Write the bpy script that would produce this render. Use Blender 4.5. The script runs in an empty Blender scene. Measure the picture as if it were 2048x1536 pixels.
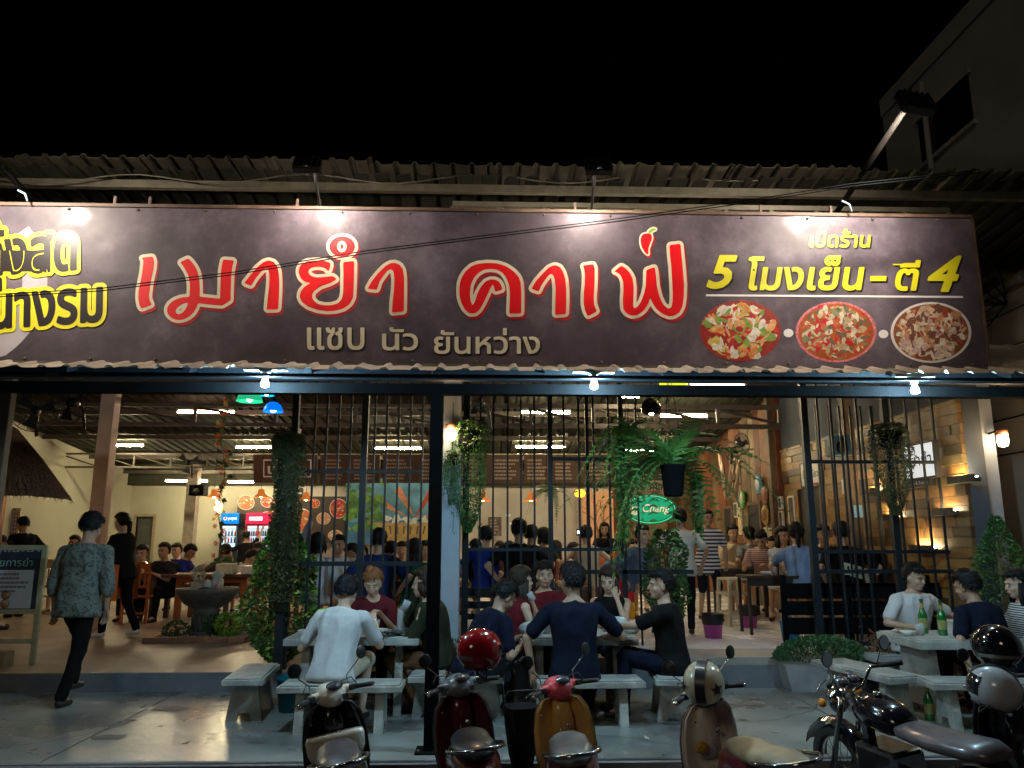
import bpy, bmesh, math, random
import numpy as np
from mathutils import Vector, Matrix, noise
rnd = random.Random(7)
S = bpy.context.scene
C = S.collection
R = math.radians
# ------------------------------------------------------------ camera, world, light, exposure
FPX = 1540.0; PIT = R(11.2); YAW = R(1.8); CAMH = 1.66
cd = bpy.data.cameras.new('camera'); cam = bpy.data.objects.new('camera', cd); C.objects.link(cam)
cam.location = (0, 0, CAMH); cam.rotation_euler = (R(90) + PIT, 0, -YAW)
cd.sensor_width = 36; cd.lens = 36 * FPX / 2048; cd.clip_end = 500; cd.clip_start = 0.05
S.camera = cam
W = bpy.data.worlds.new('World'); S.world = W; W.use_nodes = True
nt = W.node_tree; bg = nt.nodes['Background']
sky = nt.nodes.new('ShaderNodeTexSky'); sky.sky_type = 'NISHITA'; sky.sun_disc = False
sky.sun_elevation = R(-7); sky.sun_rotation = R(180)
nt.links.new(sky.outputs[0], bg.inputs[0]); bg.inputs[1].default_value = 0.10
S.view_settings.view_transform = 'Standard'; S.view_settings.look = 'None'; S.view_settings.gamma = 1
S.view_settings.exposure = 0.28; S.view_settings.use_curve_mapping = False
sl = bpy.data.lights.new('street_fill', 'SUN'); sl.energy = 0.14; sl.angle = R(12); sl.color = (1.0, .86, .66)  # dim warm fill added for unseen street lamps behind the camera
so = bpy.data.objects.new('street_fill', sl); C.objects.link(so)
so.rotation_euler = Vector((.55, 1.0, -.5)).to_track_quat('-Z', 'Y').to_euler()
S.cycles.use_denoising = True
S.cycles.max_bounces = 6; S.cycles.diffuse_bounces = 3; S.cycles.glossy_bounces = 3; S.cycles.transmission_bounces = 4
S.cycles.transparent_max_bounces = 8; S.cycles.sample_clamp_indirect = 3.0; S.cycles.caustics_reflective = False; S.cycles.caustics_refractive = False

def ray(u, v):
    dx = (u - 1024) / FPX; dy = (768 - v) / FPX
    y = math.cos(PIT) - dy * math.sin(PIT); z = math.sin(PIT) + dy * math.cos(PIT)
    return Vector((dx * math.cos(YAW) + y * math.sin(YAW), -dx * math.sin(YAW) + y * math.cos(YAW), z))
def PX(u, v, Y):                       # the point of the plane y = Y that the photograph shows at (u, v)
    r = ray(u, v); t = Y / r.y; return Vector((r.x * t, Y, CAMH + r.z * t))
def XX(u, v, X):
    r = ray(u, v); t = X / r.x; return Vector((X, r.y * t, CAMH + r.z * t))
def GZ(u, v, Z):
    r = ray(u, v); t = (Z - CAMH) / r.z; return Vector((r.x * t, r.y * t, Z))

# ------------------------------------------------------------ materials
MC = {}
def mat(name, col, rough=.6, metal=0., var=.25, scale=8., bump=.0, bscale=None, spec=.5, coat=0., emit=None, es=0., alpha=1., trans=0., detail=4., bd=.02):
    if name in MC: return MC[name]
    m = bpy.data.materials.new(name); m.use_nodes = True; MC[name] = m
    n = m.node_tree.nodes; l = m.node_tree.links; b = n['Principled BSDF']
    b.inputs['Roughness'].default_value = rough; b.inputs['Metallic'].default_value = metal
    b.inputs['Specular IOR Level'].default_value = spec
    if coat: b.inputs['Coat Weight'].default_value = coat; b.inputs['Coat Roughness'].default_value = .08
    if trans: b.inputs['Transmission Weight'].default_value = trans
    if alpha < 1: b.inputs['Alpha'].default_value = alpha
    c = (*col, 1)
    if var > 0:
        tc = n.new('ShaderNodeTexCoord'); nz = n.new('ShaderNodeTexNoise'); nz.inputs['Scale'].default_value = scale
        nz.inputs['Detail'].default_value = detail; nz.inputs['Roughness'].default_value = .6
        l.new(tc.outputs['Object'], nz.inputs['Vector'])
        cr = n.new('ShaderNodeValToRGB'); cr.color_ramp.elements[0].position = .3; cr.color_ramp.elements[1].position = .72
        cr.color_ramp.elements[0].color = (*[x * (1 - var) for x in col], 1)
        cr.color_ramp.elements[1].color = (*[min(1, x * (1 + var * .7)) for x in col], 1)
        l.new(nz.outputs['Fac'], cr.inputs['Fac']); l.new(cr.outputs['Color'], b.inputs['Base Color'])
        mr = n.new('ShaderNodeMapRange'); mr.inputs['To Min'].default_value = max(0, rough - .08); mr.inputs['To Max'].default_value = min(1, rough + .1)
        l.new(nz.outputs['Fac'], mr.inputs['Value']); l.new(mr.outputs[0], b.inputs['Roughness'])
    else: b.inputs['Base Color'].default_value = c
    if bump:
        tc = n.new('ShaderNodeTexCoord'); nb = n.new('ShaderNodeTexNoise'); nb.inputs['Scale'].default_value = bscale or scale * 4
        nb.inputs['Detail'].default_value = 3; l.new(tc.outputs['Object'], nb.inputs['Vector'])
        bp = n.new('ShaderNodeBump'); bp.inputs['Strength'].default_value = bump; bp.inputs['Distance'].default_value = bd
        l.new(nb.outputs['Fac'], bp.inputs['Height']); l.new(bp.outputs[0], b.inputs['Normal'])
    if emit is not None:
        b.inputs['Emission Color'].default_value = (*emit, 1); b.inputs['Emission Strength'].default_value = es
    return m
def stripes(name, c1, c2, period, axis='Z', duty=.5, rough=.8, space='Object', off=0.):
    if name in MC: return MC[name]
    m = mat(name, c1, rough, var=0); n = m.node_tree.nodes; l = m.node_tree.links; b = n['Principled BSDF']
    tc = n.new('ShaderNodeTexCoord'); sp = n.new('ShaderNodeSeparateXYZ'); l.new(tc.outputs[space], sp.inputs[0])
    a = n.new('ShaderNodeMath'); a.operation = 'MULTIPLY_ADD'; a.inputs[1].default_value = 1 / period; a.inputs[2].default_value = off
    l.new(sp.outputs[axis], a.inputs[0]); f = n.new('ShaderNodeMath'); f.operation = 'FRACT'; l.new(a.outputs[0], f.inputs[0])
    g = n.new('ShaderNodeMath'); g.operation = 'GREATER_THAN'; g.inputs[1].default_value = duty; l.new(f.outputs[0], g.inputs[0])
    mx = n.new('ShaderNodeMix'); mx.data_type = 'RGBA'; l.new(g.outputs[0], mx.inputs[0])
    mx.inputs[6].default_value = (*c1, 1); mx.inputs[7].default_value = (*c2, 1); l.new(mx.outputs[2], b.inputs['Base Color'])
    return m
def spotty(name, cols, scale=12., rough=.7, rand=1.):
    """voronoi cells coloured from a list: printed cloth, hammered or patchwork surfaces"""
    if name in MC: return MC[name]
    m = mat(name, cols[0], rough, var=0); n = m.node_tree.nodes; l = m.node_tree.links; b = n['Principled BSDF']
    tc = n.new('ShaderNodeTexCoord'); nz = n.new('ShaderNodeTexNoise'); nz.inputs['Scale'].default_value = scale; nz.inputs['Detail'].default_value = 5
    nz.inputs['Roughness'].default_value = .7
    l.new(tc.outputs['Object'], nz.inputs['Vector'])
    cr = n.new('ShaderNodeValToRGB'); e = cr.color_ramp.elements
    while len(e) < len(cols): e.new(.5)
    for i, c in enumerate(cols): e[i].position = .34 + .32 * i / max(1, len(cols) - 1); e[i].color = (*c, 1)
    l.new(nz.outputs['Fac'], cr.inputs['Fac']); l.new(cr.outputs[0], b.inputs['Base Color'])
    return m
def emis(name, col, es):
    if name in MC: return MC[name]
    m = bpy.data.materials.new(name); m.use_nodes = True; MC[name] = m
    n = m.node_tree.nodes; n.clear(); e = n.new('ShaderNodeEmission'); o = n.new('ShaderNodeOutputMaterial')
    e.inputs[0].default_value = (*col, 1); e.inputs[1].default_value = es; m.node_tree.links.new(e.outputs[0], o.inputs[0]); return m

# ------------------------------------------------------------ object helpers
def tag(o, label=None, cat=None, group=None, kind=None):
    if label: o['label'] = label
    if cat: o['category'] = cat
    if group: o['group'] = group
    if kind: o['kind'] = kind
    return o
def empty(name, loc=(0, 0, 0), rz=0., label=None, cat=None, group=None):
    o = bpy.data.objects.new(name, None); C.objects.link(o); o.location = loc; o.rotation_euler = (0, 0, rz)
    o.empty_display_size = .1
    return tag(o, label, cat, group)
def link(name, me, m=None, parent=None, loc=None, rot=None):
    o = bpy.data.objects.new(name, me); C.objects.link(o)
    if m is not None and not me.materials: me.materials.append(m)
    if parent: o.parent = parent
    if loc: o.location = loc
    if rot: o.rotation_euler = rot
    return o
def dup(root, loc=None, rz=None, label=None):
    r = root.copy(); C.objects.link(r)
    if loc is not None: r.location = loc
    if rz is not None: r.rotation_euler = (0, 0, rz)
    if label: r['label'] = label
    for ch in root.children:
        c = ch.copy(); C.objects.link(c); c.parent = r
        for g in ch.children:
            d = g.copy(); C.objects.link(d); d.parent = c
    return r
class MB:
    """collects shapes, links them as one mesh object"""
    def __init__(s): s.v = []; s.f = []; s.sm = []
    def add(s, vs, fs, smooth=False, M=None):
        b = len(s.v)
        s.v += [tuple(M @ Vector(v)) for v in vs] if M is not None else [tuple(v) for v in vs]
        s.f += [tuple(i + b for i in f) for f in fs]; s.sm += [smooth] * len(fs); return s
    def box(s, a, b, M=None):
        x0, y0, z0 = a; x1, y1, z1 = b
        return s.add([(x0, y0, z0), (x1, y0, z0), (x1, y1, z0), (x0, y1, z0), (x0, y0, z1), (x1, y0, z1), (x1, y1, z1), (x0, y1, z1)],
                     [(0, 3, 2, 1), (4, 5, 6, 7), (0, 1, 5, 4), (1, 2, 6, 5), (2, 3, 7, 6), (3, 0, 4, 7)], False, M)
    def cbox(s, c, d, M=None): return s.box([c[i] - d[i] / 2 for i in range(3)], [c[i] + d[i] / 2 for i in range(3)], M)
    def rbox(s, a, b, r=.01, M=None):      # box with chamfered edges
        bm = bmesh.new(); x0, y0, z0 = a; x1, y1, z1 = b
        bmesh.ops.create_cube(bm, size=1, matrix=Matrix.Translation(((x0 + x1) / 2, (y0 + y1) / 2, (z0 + z1) / 2)) @ Matrix.Diagonal((x1 - x0, y1 - y0, z1 - z0, 1)))
        bmesh.ops.bevel(bm, geom=bm.edges[:] , offset=r, segments=2, affect='EDGES', profile=.5)
        return s.bm(bm, M)
    def bm(s, bm, M=None, smooth=False):
        bm.verts.index_update()
        s.add([v.co[:] for v in bm.verts], [[v.index for v in f.verts] for f in bm.faces], smooth, M); bm.free(); return s
    def loft(s, rings, cap=True, smooth=True, M=None, closed=True):
        n = len(rings[0]); vs = [p for r in rings for p in r]; fs = []
        for i in range(len(rings) - 1):
            for j in range(n if closed else n - 1):
                k = (j + 1) % n; fs.append((i * n + j, i * n + k, (i + 1) * n + k, (i + 1) * n + j))
        if cap: fs.append(tuple(range(n - 1, -1, -1))); fs.append(tuple((len(rings) - 1) * n + j for j in range(n)))
        return s.add(vs, fs, smooth, M)
    def tube(s, pts, r, n=8, M=None, cap=True, smooth=True):
        pts = [Vector(p) for p in pts]; rs = r if isinstance(r, (list, tuple)) else [r] * len(pts)
        rings = []; up = None
        for i, p in enumerate(pts):
            t = (pts[min(i + 1, len(pts) - 1)] - pts[max(i - 1, 0)]).normalized()
            if up is None: up = Vector((0, 0, 1)) if abs(t.z) < .9 else Vector((1, 0, 0))
            a = t.cross(up); a = a.normalized() if a.length > 1e-5 else Vector((1, 0, 0)); b = a.cross(t).normalized(); up = b
            rings.append([p + (a * math.cos(2 * math.pi * k / n) + b * math.sin(2 * math.pi * k / n)) * rs[i] for k in range(n)])
        return s.loft(rings, cap, smooth, M)
    def lathe(s, prof, n=20, M=None, smooth=True, cap=True):
        rings = [[(max(r, 1e-4) * math.cos(2 * math.pi * k / n), max(r, 1e-4) * math.sin(2 * math.pi * k / n), z) for k in range(n)] for r, z in prof]
        return s.loft(rings, cap, smooth, M)
    def ell(s, c, r, n=12, m=8, M=None):
        rings = []
        for i in range(m + 1):
            a = math.pi * i / m - math.pi / 2; cr = max(math.cos(a), .02)
            rings.append([(c[0] + r[0] * cr * math.cos(2 * math.pi * k / n), c[1] + r[1] * cr * math.sin(2 * math.pi * k / n), c[2] + r[2] * math.sin(a)) for k in range(n)])
        return s.loft(rings, True, True, M)
    def caps(s, p0, p1, r0, r1, n=10, M=None):   # tapered capsule
        p0 = Vector(p0); p1 = Vector(p1); d = p1 - p0; L = d.length
        if L < 1e-6: d = Vector((0, 0, 1)); L = 1e-6
        d = d / L; pts = []; rs = []
        for a in (-80, -45, -15): pts.append(p0 + d * (math.sin(R(a)) * r0)); rs.append(r0 * math.cos(R(a)))
        for a in (15, 45, 80): pts.append(p1 + d * (math.sin(R(a)) * r1)); rs.append(r1 * math.cos(R(a)))
        up = Vector((0, 0, 1)) if abs(d.z) < .9 else Vector((1, 0, 0)); a_ = d.cross(up).normalized(); b_ = a_.cross(d)
        return s.loft([[p + (a_ * math.cos(2 * math.pi * k / n) + b_ * math.sin(2 * math.pi * k / n)) * q for k in range(n)] for p, q in zip(pts, rs)], True, True, M)
    def prism(s, poly, d0, d1, axis='y', M=None):   # flat polygon (a,b) extruded along axis
        f = {'y': lambda a, b, d: (a, d, b), 'z': lambda a, b, d: (a, b, d), 'x': lambda a, b, d: (d, a, b)}[axis]
        n = len(poly); vs = [f(a, b, d0) for a, b in poly] + [f(a, b, d1) for a, b in poly]
        fs = [tuple(range(n)), tuple(range(2 * n - 1, n - 1, -1))] + [(i, (i + 1) % n, n + (i + 1) % n, n + i) for i in range(n)]
        return s.add(vs, fs, False, M)
    def mesh(s, name, m=None):
        me = bpy.data.meshes.new(name); me.from_pydata(s.v, [], s.f); me.polygons.foreach_set('use_smooth', s.sm)
        if m is not None: me.materials.append(m)
        me.validate(); bm = bmesh.new(); bm.from_mesh(me); bmesh.ops.recalc_face_normals(bm, faces=bm.faces); bm.to_mesh(me); bm.free()
        return me
    def build(s, name, m=None, parent=None, loc=None, rot=None): return link(name, s.mesh(name, m), m, parent, loc, rot)
def struct(name, mb, m): return tag(mb.build(name, m), kind='structure')
def T(x, y, z): return Matrix.Translation((x, y, z))
def RZ(a): return Matrix.Rotation(a, 4, 'Z')
def RX(a): return Matrix.Rotation(a, 4, 'X')
def RY(a): return Matrix.Rotation(a, 4, 'Y')
def aim(p0, p1):       # matrix that takes +Z to the direction p0->p1, at p0
    d = Vector(p1) - Vector(p0); return Matrix.Translation(p0) @ d.to_track_quat('Z', 'Y').to_matrix().to_4x4()

# ------------------------------------------------------------ flat print: distance fields and text
def sdf(polys, gx, gy):
    """signed distance (negative inside, even-odd) of polygons on the grid"""
    best = np.full(gx.shape, 1e9); ins = np.zeros(gx.shape, bool)
    for P in polys:
        P = np.asarray(P, float)
        for (x0, y0), (x1, y1) in zip(P, np.roll(P, -1, 0)):
            dx, dy = x1 - x0, y1 - y0; L = dx * dx + dy * dy
            if L < 1e-12: continue
            t = np.clip(((gx - x0) * dx + (gy - y0) * dy) / L, 0, 1)
            np.minimum(best, (gx - x0 - t * dx) ** 2 + (gy - y0 - t * dy) ** 2, out=best)
            if y0 != y1: ins ^= ((gy >= min(y0, y1)) & (gy < max(y0, y1)) & (gx < x0 + (gy - y0) * dx / dy))
    d = np.sqrt(best); d[ins] *= -1; return d
def field_mesh(F, xs, ys, mapf, name, m, parent):
    """mesh of the region F < 0 of a grid, edges interpolated"""
    v = []; f = []; idx = {}
    def V(x, y):
        k = (round(x, 3), round(y, 3))
        if k not in idx: idx[k] = len(v); v.append(tuple(mapf(x, y)))
        return idx[k]
    sgn = F < 0; full = sgn[:-1, :-1] & sgn[1:, :-1] & sgn[:-1, 1:] & sgn[1:, 1:]
    anyi = sgn[:-1, :-1] | sgn[1:, :-1] | sgn[:-1, 1:] | sgn[1:, 1:]
    H, Wd = full.shape
    for j in range(H):
        i = 0; row = full[j]
        while i < Wd:
            if row[i]:
                k = i
                while k + 1 < Wd and row[k + 1]: k += 1
                f.append((V(xs[i], ys[j]), V(xs[k + 1], ys[j]), V(xs[k + 1], ys[j + 1]), V(xs[i], ys[j + 1]))); i = k + 1
            else: i += 1
    for j, i in zip(*np.nonzero(anyi & ~full)):
        c = [(xs[i], ys[j], F[j, i]), (xs[i + 1], ys[j], F[j, i + 1]), (xs[i + 1], ys[j + 1], F[j + 1, i + 1]), (xs[i], ys[j + 1], F[j + 1, i])]
        P = []
        for a, b in zip(c, c[1:] + c[:1]):
            if a[2] < 0: P.append(V(a[0], a[1]))
            if (a[2] < 0) != (b[2] < 0):
                t = a[2] / (a[2] - b[2]); P.append(V(a[0] + t * (b[0] - a[0]), a[1] + t * (b[1] - a[1])))
        P = [p for q, p in enumerate(P) if p != P[q - 1]]
        if len(P) >= 3: f.append(tuple(P))
    me = bpy.data.meshes.new(name); me.from_pydata(v, [], f); me.materials.append(m); me.validate()
    return link(name, me, m, parent)
def smooth_poly(P, n=2):
    P = [tuple(p) for p in P]
    for _ in range(n):
        Q = []
        for a, b in zip(P, P[1:] + P[:1]):
            L = math.dist(a, b)
            c = min(.25, 14 / max(L, 1e-6))
            Q += [(a[0] + (b[0] - a[0]) * c, a[1] + (b[1] - a[1]) * c), (b[0] - (b[0] - a[0]) * c, b[1] - (b[1] - a[1]) * c)]
        P = Q
    return P
def text_mesh(body, bold=0., shear=0., spacing=1., res=4):
    """flat mesh of a line of text with the built-in font, bounding box normalised to origin"""
    c = bpy.data.curves.new('text', 'FONT'); c.body = body; c.offset = bold; c.shear = shear; c.space_character = spacing; c.resolution_u = res
    o = bpy.data.objects.new('text', c); C.objects.link(o)
    dg = bpy.context.evaluated_depsgraph_get(); me = bpy.data.meshes.new_from_object(o.evaluated_get(dg))
    bpy.data.objects.remove(o); bpy.data.curves.remove(c)
    co = np.array([v.co[:2] for v in me.vertices]); return me, co.min(0), co.max(0)
def put_text(body, name, m, parent, mapf, u0, u1, v0, v1, bold=0., shear=0., depth=0., spacing=1.):
    """text fitted to the box (u0..u1, v0..v1), v downwards; mapf(u, v, d) gives the point, d towards the viewer"""
    me, lo, hi = text_mesh(body, bold, shear, spacing)
    if depth > 0:
        bm = bmesh.new(); bm.from_mesh(me); g = bmesh.ops.extrude_face_region(bm, geom=bm.faces[:])
        for e in g['geom']:
            if isinstance(e, bmesh.types.BMVert): e.co.z += 1
        bm.to_mesh(me); bm.free()
    for v in me.vertices:
        a = (v.co.x - lo[0]) / (hi[0] - lo[0]); b = (v.co.y - lo[1]) / (hi[1] - lo[1])
        v.co = mapf(u0 + a * (u1 - u0), v1 - b * (v1 - v0), depth if v.co.z > .5 else 0.)
    me.materials.clear(); me.materials.append(m)
    return link(name, me, m, parent)
# ============================================================ the setting
M_asph = mat('asphalt', (.035, .036, .038), .8, scale=3, var=.5, bump=.5, bscale=60)
M_conc = mat('slab concrete', (.25, .265, .25), .27, scale=1.1, var=.6, bump=.35, bscale=7, detail=12)
M_floorL = mat('terrace concrete', (.34, .27, .2), .4, scale=1.0, var=.5, bump=.2, bscale=7, detail=10)
M_riser = mat('riser cement', (.17, .18, .2), .7, scale=2.5, var=.3, bump=.2)
M_tile = mat('white floor tile', (.8, .8, .84), .25, scale=2, var=.12)
M_ledge = mat('ledge cement', (.36, .31, .27), .6, scale=3, var=.25)
M_wallY = mat('yellow plaster', (.38, .365, .28), .8, scale=.8, var=.14, bump=.08, bscale=12)
M_wallG = mat('grey plaster', (.6, .54, .48), .8, scale=.8, var=.2)
M_wallB = mat('blue grey plaster', (.30, .33, .38), .75, scale=1.2, var=.18, bump=.1)
M_blk = mat('black painted steel', (.005, .006, .007), .8, var=.3, spec=.06)
M_steelB = mat('blue black steel', (.011, .017, .023), .5, var=.3, scale=14, spec=.3)
M_sheet = mat('old corrugated sheet', (.075, .068, .048), .55, metal=.25, scale=2.4, var=.5, bump=.15, bscale=20, detail=7)
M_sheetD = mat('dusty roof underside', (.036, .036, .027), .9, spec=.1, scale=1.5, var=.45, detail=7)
M_fringe = mat('faded eave sheet', (.42, .36, .29), .6, scale=3, var=.4)
M_trs = mat('truss paint', (.08, .065, .052), .6, var=.3)
M_rustb = mat('rust brown steel', (.12, .075, .05), .6, var=.4, scale=10)
M_galv = mat('galvanised steel', (.12, .11, .08), .5, metal=.4, var=.3, scale=9)
struct('street', MB().box((-60, -30, -.5), (60, 5.80, -.2)), M_asph)
struct('ground', MB().box((-60, 5.85, -.5), (60, 60, -.004)), M_asph)
ZS = .12; ZL = .30; ZR = .42; YF = 8.36; XB = -.30
struct('pavement', MB().rbox((-14, 5.85, 0), (14, YF, ZS), .012), M_conc)
struct('kerb', MB().box((-14, 5.80, -.5), (14, 5.848, .1)), M_riser)
struct('terrace', MB().box((-9.6, YF + .02, 0), (XB, 21, ZL)), M_floorL)
struct('terrace_riser', MB().box((-9.6, YF, 0), (XB, YF + .02, ZL - .004)), M_riser)
struct('terrace', MB().box((XB + .002, 9.05, 0), (5.15, 21, ZR)), M_tile)
struct('ledge', MB().box((XB + .002, YF + .06, 0), (5.6, 9.048, ZR - .004)), M_ledge)
struct('terrace_riser', MB().box((XB + .002, YF + .04, 0), (5.6, YF + .058, ZR - .08)), M_riser)
# back wall with the door opening, left wall, right walls
YB = 21.0; xl = PX(262, 1000, YB).x; xr = 5.15
zroof = lambda y: 4.93 - .112 * (y - 6.6)
dx0, dx1 = PX(272, 1050, YB).x, PX(306, 1050, YB).x; dz = PX(290, 1033, YB).z; xm = PX(560, 1000, YB).x
bw = MB().box((xl - .2, YB, ZL), (dx0, YB + .2, 3.5)).box((dx1, YB, ZL), (xm, YB + .2, 3.5)).box((dx0, YB, dz), (dx1, YB + .2, 3.5))
o = struct('back_wall', bw, M_wallY)
struct('back_wall', MB().box((xm, YB, ZR), (xr, YB + .2, 3.6)), M_wallG)
struct('left_wall', MB().box((xl - .2, 9.2, ZL), (xl, YB, 4.7)), M_wallY)
t = empty('door', (dx0, YB + .1, ZL), 0, 'dark grey door in the pale yellow wall at the far left of the hall', 'door')
mg = mat('grey door paint', (.07, .075, .07), .5)
MB().box((.0, 0, 0), (dx1 - dx0, .05, dz - ZL)).build('door_panel', mg, t)
MB().box((-.07, -.12, 0), (0, 0, dz - ZL + .07)).box((dx1 - dx0, -.12, 0), (dx1 - dx0 + .07, 0, dz - ZL + .07)).box((0, -.12, dz - ZL), (dx1 - dx0, 0, dz - ZL + .07)).build('door_frame', mat('brown frame', (.3, .24, .15), .6), t)
MB().ell((.1, -.03, 1.0), (.03, .03, .03)).build('handle', M_galv, t)
# upper wall above the planks
struct('right_wall', MB().box((5.20, 8.2, 0), (5.40, 21, 4.9)), mat('dark blue plaster', (.075, .09, .115), .8, var=.3, scale=1.5))

# ---- upper roof: single corrugated sheets side by side
def corrugated(x0, x1, y0, y1, zf, pitch=.25, h=.045, th=.004, nseg=2, wob=.0, seed=0):
    """sheet with trapezoid ribs running along y"""
    r = random.Random(seed); xs = []; hs = []; x = x0
    while x < x1 - 1e-4:
        for dxx, hh in ((0, 0), (.30, 0), (.42, 1), (.58, 1), (.7, 0)):
            if x + dxx * pitch < x1: xs.append(x + dxx * pitch); hs.append(hh)
        x += pitch
    xs.append(x1); hs.append(0)
    ys = [y0 + (y1 - y0) * i / nseg for i in range(nseg + 1)]
    w = [r.uniform(-wob, wob) for _ in xs]
    top = []
    for j, y in enumerate(ys): top.append([(a, y + (w[i] if j == 0 else 0), zf(y) + b * h + (abs(w[i]) * .5 if j == 0 else 0)) for i, (a, b) in enumerate(zip(xs, hs))])
    mb = MB(); n = len(xs)
    vs = [p for row in top for p in row]; k = len(vs); vs += [(p[0], p[1], p[2] - th) for p in vs[:k]]; fs = []
    for j in range(nseg):
        for i in range(n - 1):
            a = j * n + i; fs.append((a, a + 1, a + n + 1, a + n)); fs.append((k + a, k + a + n, k + a + n + 1, k + a + 1))
    for i in range(n - 1): fs.append((i, k + i, k + i + 1, i + 1))
    return mb.add(vs, fs)
roof = empty('roof', (0, 0, 0)); tag(roof, 'old corrugated metal roof of the restaurant above the long signboard', 'roof')
roof['kind'] = 'structure'
x = -9.6; i = 0
while x < 5.6:
    w = 1.0; dy = rnd.uniform(-.05, .05)
    corrugated(x, x + w + .06, 6.62 + dy, 21.3, lambda y, q=rnd.uniform(0, .012): zroof(y) + q + (i % 2) * .006, .2, .042, wob=.018, seed=i).build('roof_sheet', M_sheetD, roof)
    x += w; i += 1
# a second, shorter layer lapping over the front edge
x = -6.2; i = 0
while x < 5.9:
    w = rnd.choice((.9, 1.1)); dy = rnd.uniform(-.03, .06)
    if x > -6.2 + 2.2: dy += .0
    corrugated(x, x + w + .05, 6.42 + dy, 7.0, lambda y, q=rnd.uniform(.03, .045): zroof(6.7) + q - (y - 6.42) * .04, .17, .028, wob=.014, seed=50 + i).build('roof_sheet', M_sheet, roof)
    x += w; i += 1
MB().box((-9.6, 6.74, 4.83), (5.7, 6.80, 4.905)).build('purlin', M_galv, roof)
for y in (8.6, 10.6, 12.6, 14.6, 16.6, 18.6, 20.4): MB().box((-9.5, y, zroof(y) - .11), (5.2, y + .06, zroof(y) - .02)).build('purlin', M_trs, roof)
# lattice girder behind the sign top
def lattice(name, y, x0, x1, z0, z1, step, m, label, w=.045, kind=True):
    t = empty(name, (0, 0, 0)); tag(t, label, 'truss'); 
    MB().box((x0, y, z1 - w), (x1, y + w, z1)).build('chord', m, t); MB().box((x0, y, z0), (x1, y + w, z0 + w)).build('chord', m, t)
    n = max(1, round((x1 - x0) / step)); s_ = (x1 - x0) / n
    for i in range(n + 1): MB().cbox((x0 + i * s_, y + w / 2, (z0 + z1) / 2), (w * .8, w * .8, z1 - z0 - 2 * w)).build('strut', m, t)
    for i in range(n):
        a = (x0 + i * s_, y + w / 2, z1 - w); b = (x0 + (i + 1) * s_, y + w / 2, z0 + w)
        MB().tube([a, b], w * .35, 4, smooth=False).build('brace', m, t)
    return t
pa = PX(905, 402, 6.5); pb = PX(1900, 420, 6.5)
lattice('lattice_girder', 6.5, pa.x, pb.x, pa.z - .28, pa.z, .42, M_galv, 'galvanised lattice girder peeping out above the right half of the signboard')
pa = PX(935, 812, 12); pb = PX(1562, 852, 12); z0 = PX(1200, 856, 12).z; z1 = PX(1200, 808, 12).z
lattice('roof_truss', 12.0, pa.x, pb.x, z0, z1, .98, M_trs, 'brown steel roof truss crossing the hall above the hanging fern', .07)
pa = PX(60, 850, 12.6); pb = PX(870, 850, 12.6)
lattice('roof_truss', 12.6, pa.x, pb.x, PX(400, 852, 12.6).z, PX(400, 806, 12.6).z, 1.3, M_trs, 'dark steel roof truss over the left half of the hall by the pink tube lights', .06)
pa = PX(212, 908, 17.6)
lattice('roof_truss', 17.6, pa.x - 1, PX(560, 908, 17.6).x, PX(300, 936, 17.6).z, PX(300, 906, 17.6).z, .8, M_trs, 'thin rear roof truss in front of the pale yellow back wall', .04)
# fascia across the hall below the roof (dark band over the back wall)
struct('beam', MB().box((xl, 20.7, PX(300, 970, 20.7).z), (xr, 20.8, 3.6)), M_sheetD)

# ---- canopy: sloping sheets, front edge under the sign
ZE = PX(1000, 743, 5.68).z
zc = lambda y: ZE + .34 * (y - 5.68)
can = empty('canopy', (0, 0, 0)); tag(can, 'low lean-to canopy of ragged faded corrugated sheets directly under the signboard', 'canopy'); can['kind'] = 'structure'
x = -6.4; i = 0
while x < 6.6:
    w = rnd.choice((.75, .8, .9)); tilt = rnd.uniform(-.012, .012)
    corrugated(x, x + w + .03, 5.68 + rnd.uniform(-.03, .03), 8.3, lambda y, q=rnd.uniform(0, .014): zc(y) + q, .19, .02, wob=.018, seed=90 + i).build('roof_sheet', M_fringe, can)
    x += w; i += 1
zb0 = PX(1100, 790, 6.05).z; zb1 = PX(1100, 770, 6.05).z
MB().box((-6.6, 6.02, zb0), (7, 6.12, zb1)).build('beam', M_blk, can)
MB().box((-6.6, 6.16, zb1 + .06), (7, 6.24, zb1 + .17)).build('beam', M_steelB, can)
MB().box((-6.6, 8.0, 3.3), (7, 8.1, 3.42)).build('beam', M_steelB, can)
MB().box((-6.6, 5.74, ZE - .035), (7, 5.78, ZE - .012)).build('batten', M_blk, can)
for i in range(13): MB().box((-6 + i, 6.13, zc(6.13) - .11), (-5.94 + i, 8.28, zc(6.13) - .05), Matrix.Identity(4)).build('rafter', M_steelB, can) if 0 else None
for i in range(14):
    xx = -6.2 + i * .95
    MB().add([(xx + a, y, zc(y) - b) for y in (6.0, 8.28) for a in (0, .05) for b in (.07, .02)], [(0, 1, 3, 2), (4, 6, 7, 5), (0, 4, 5, 1), (2, 3, 7, 6), (0, 2, 6, 4), (1, 5, 7, 3)]).build('rafter', M_steelB, can)

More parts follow.
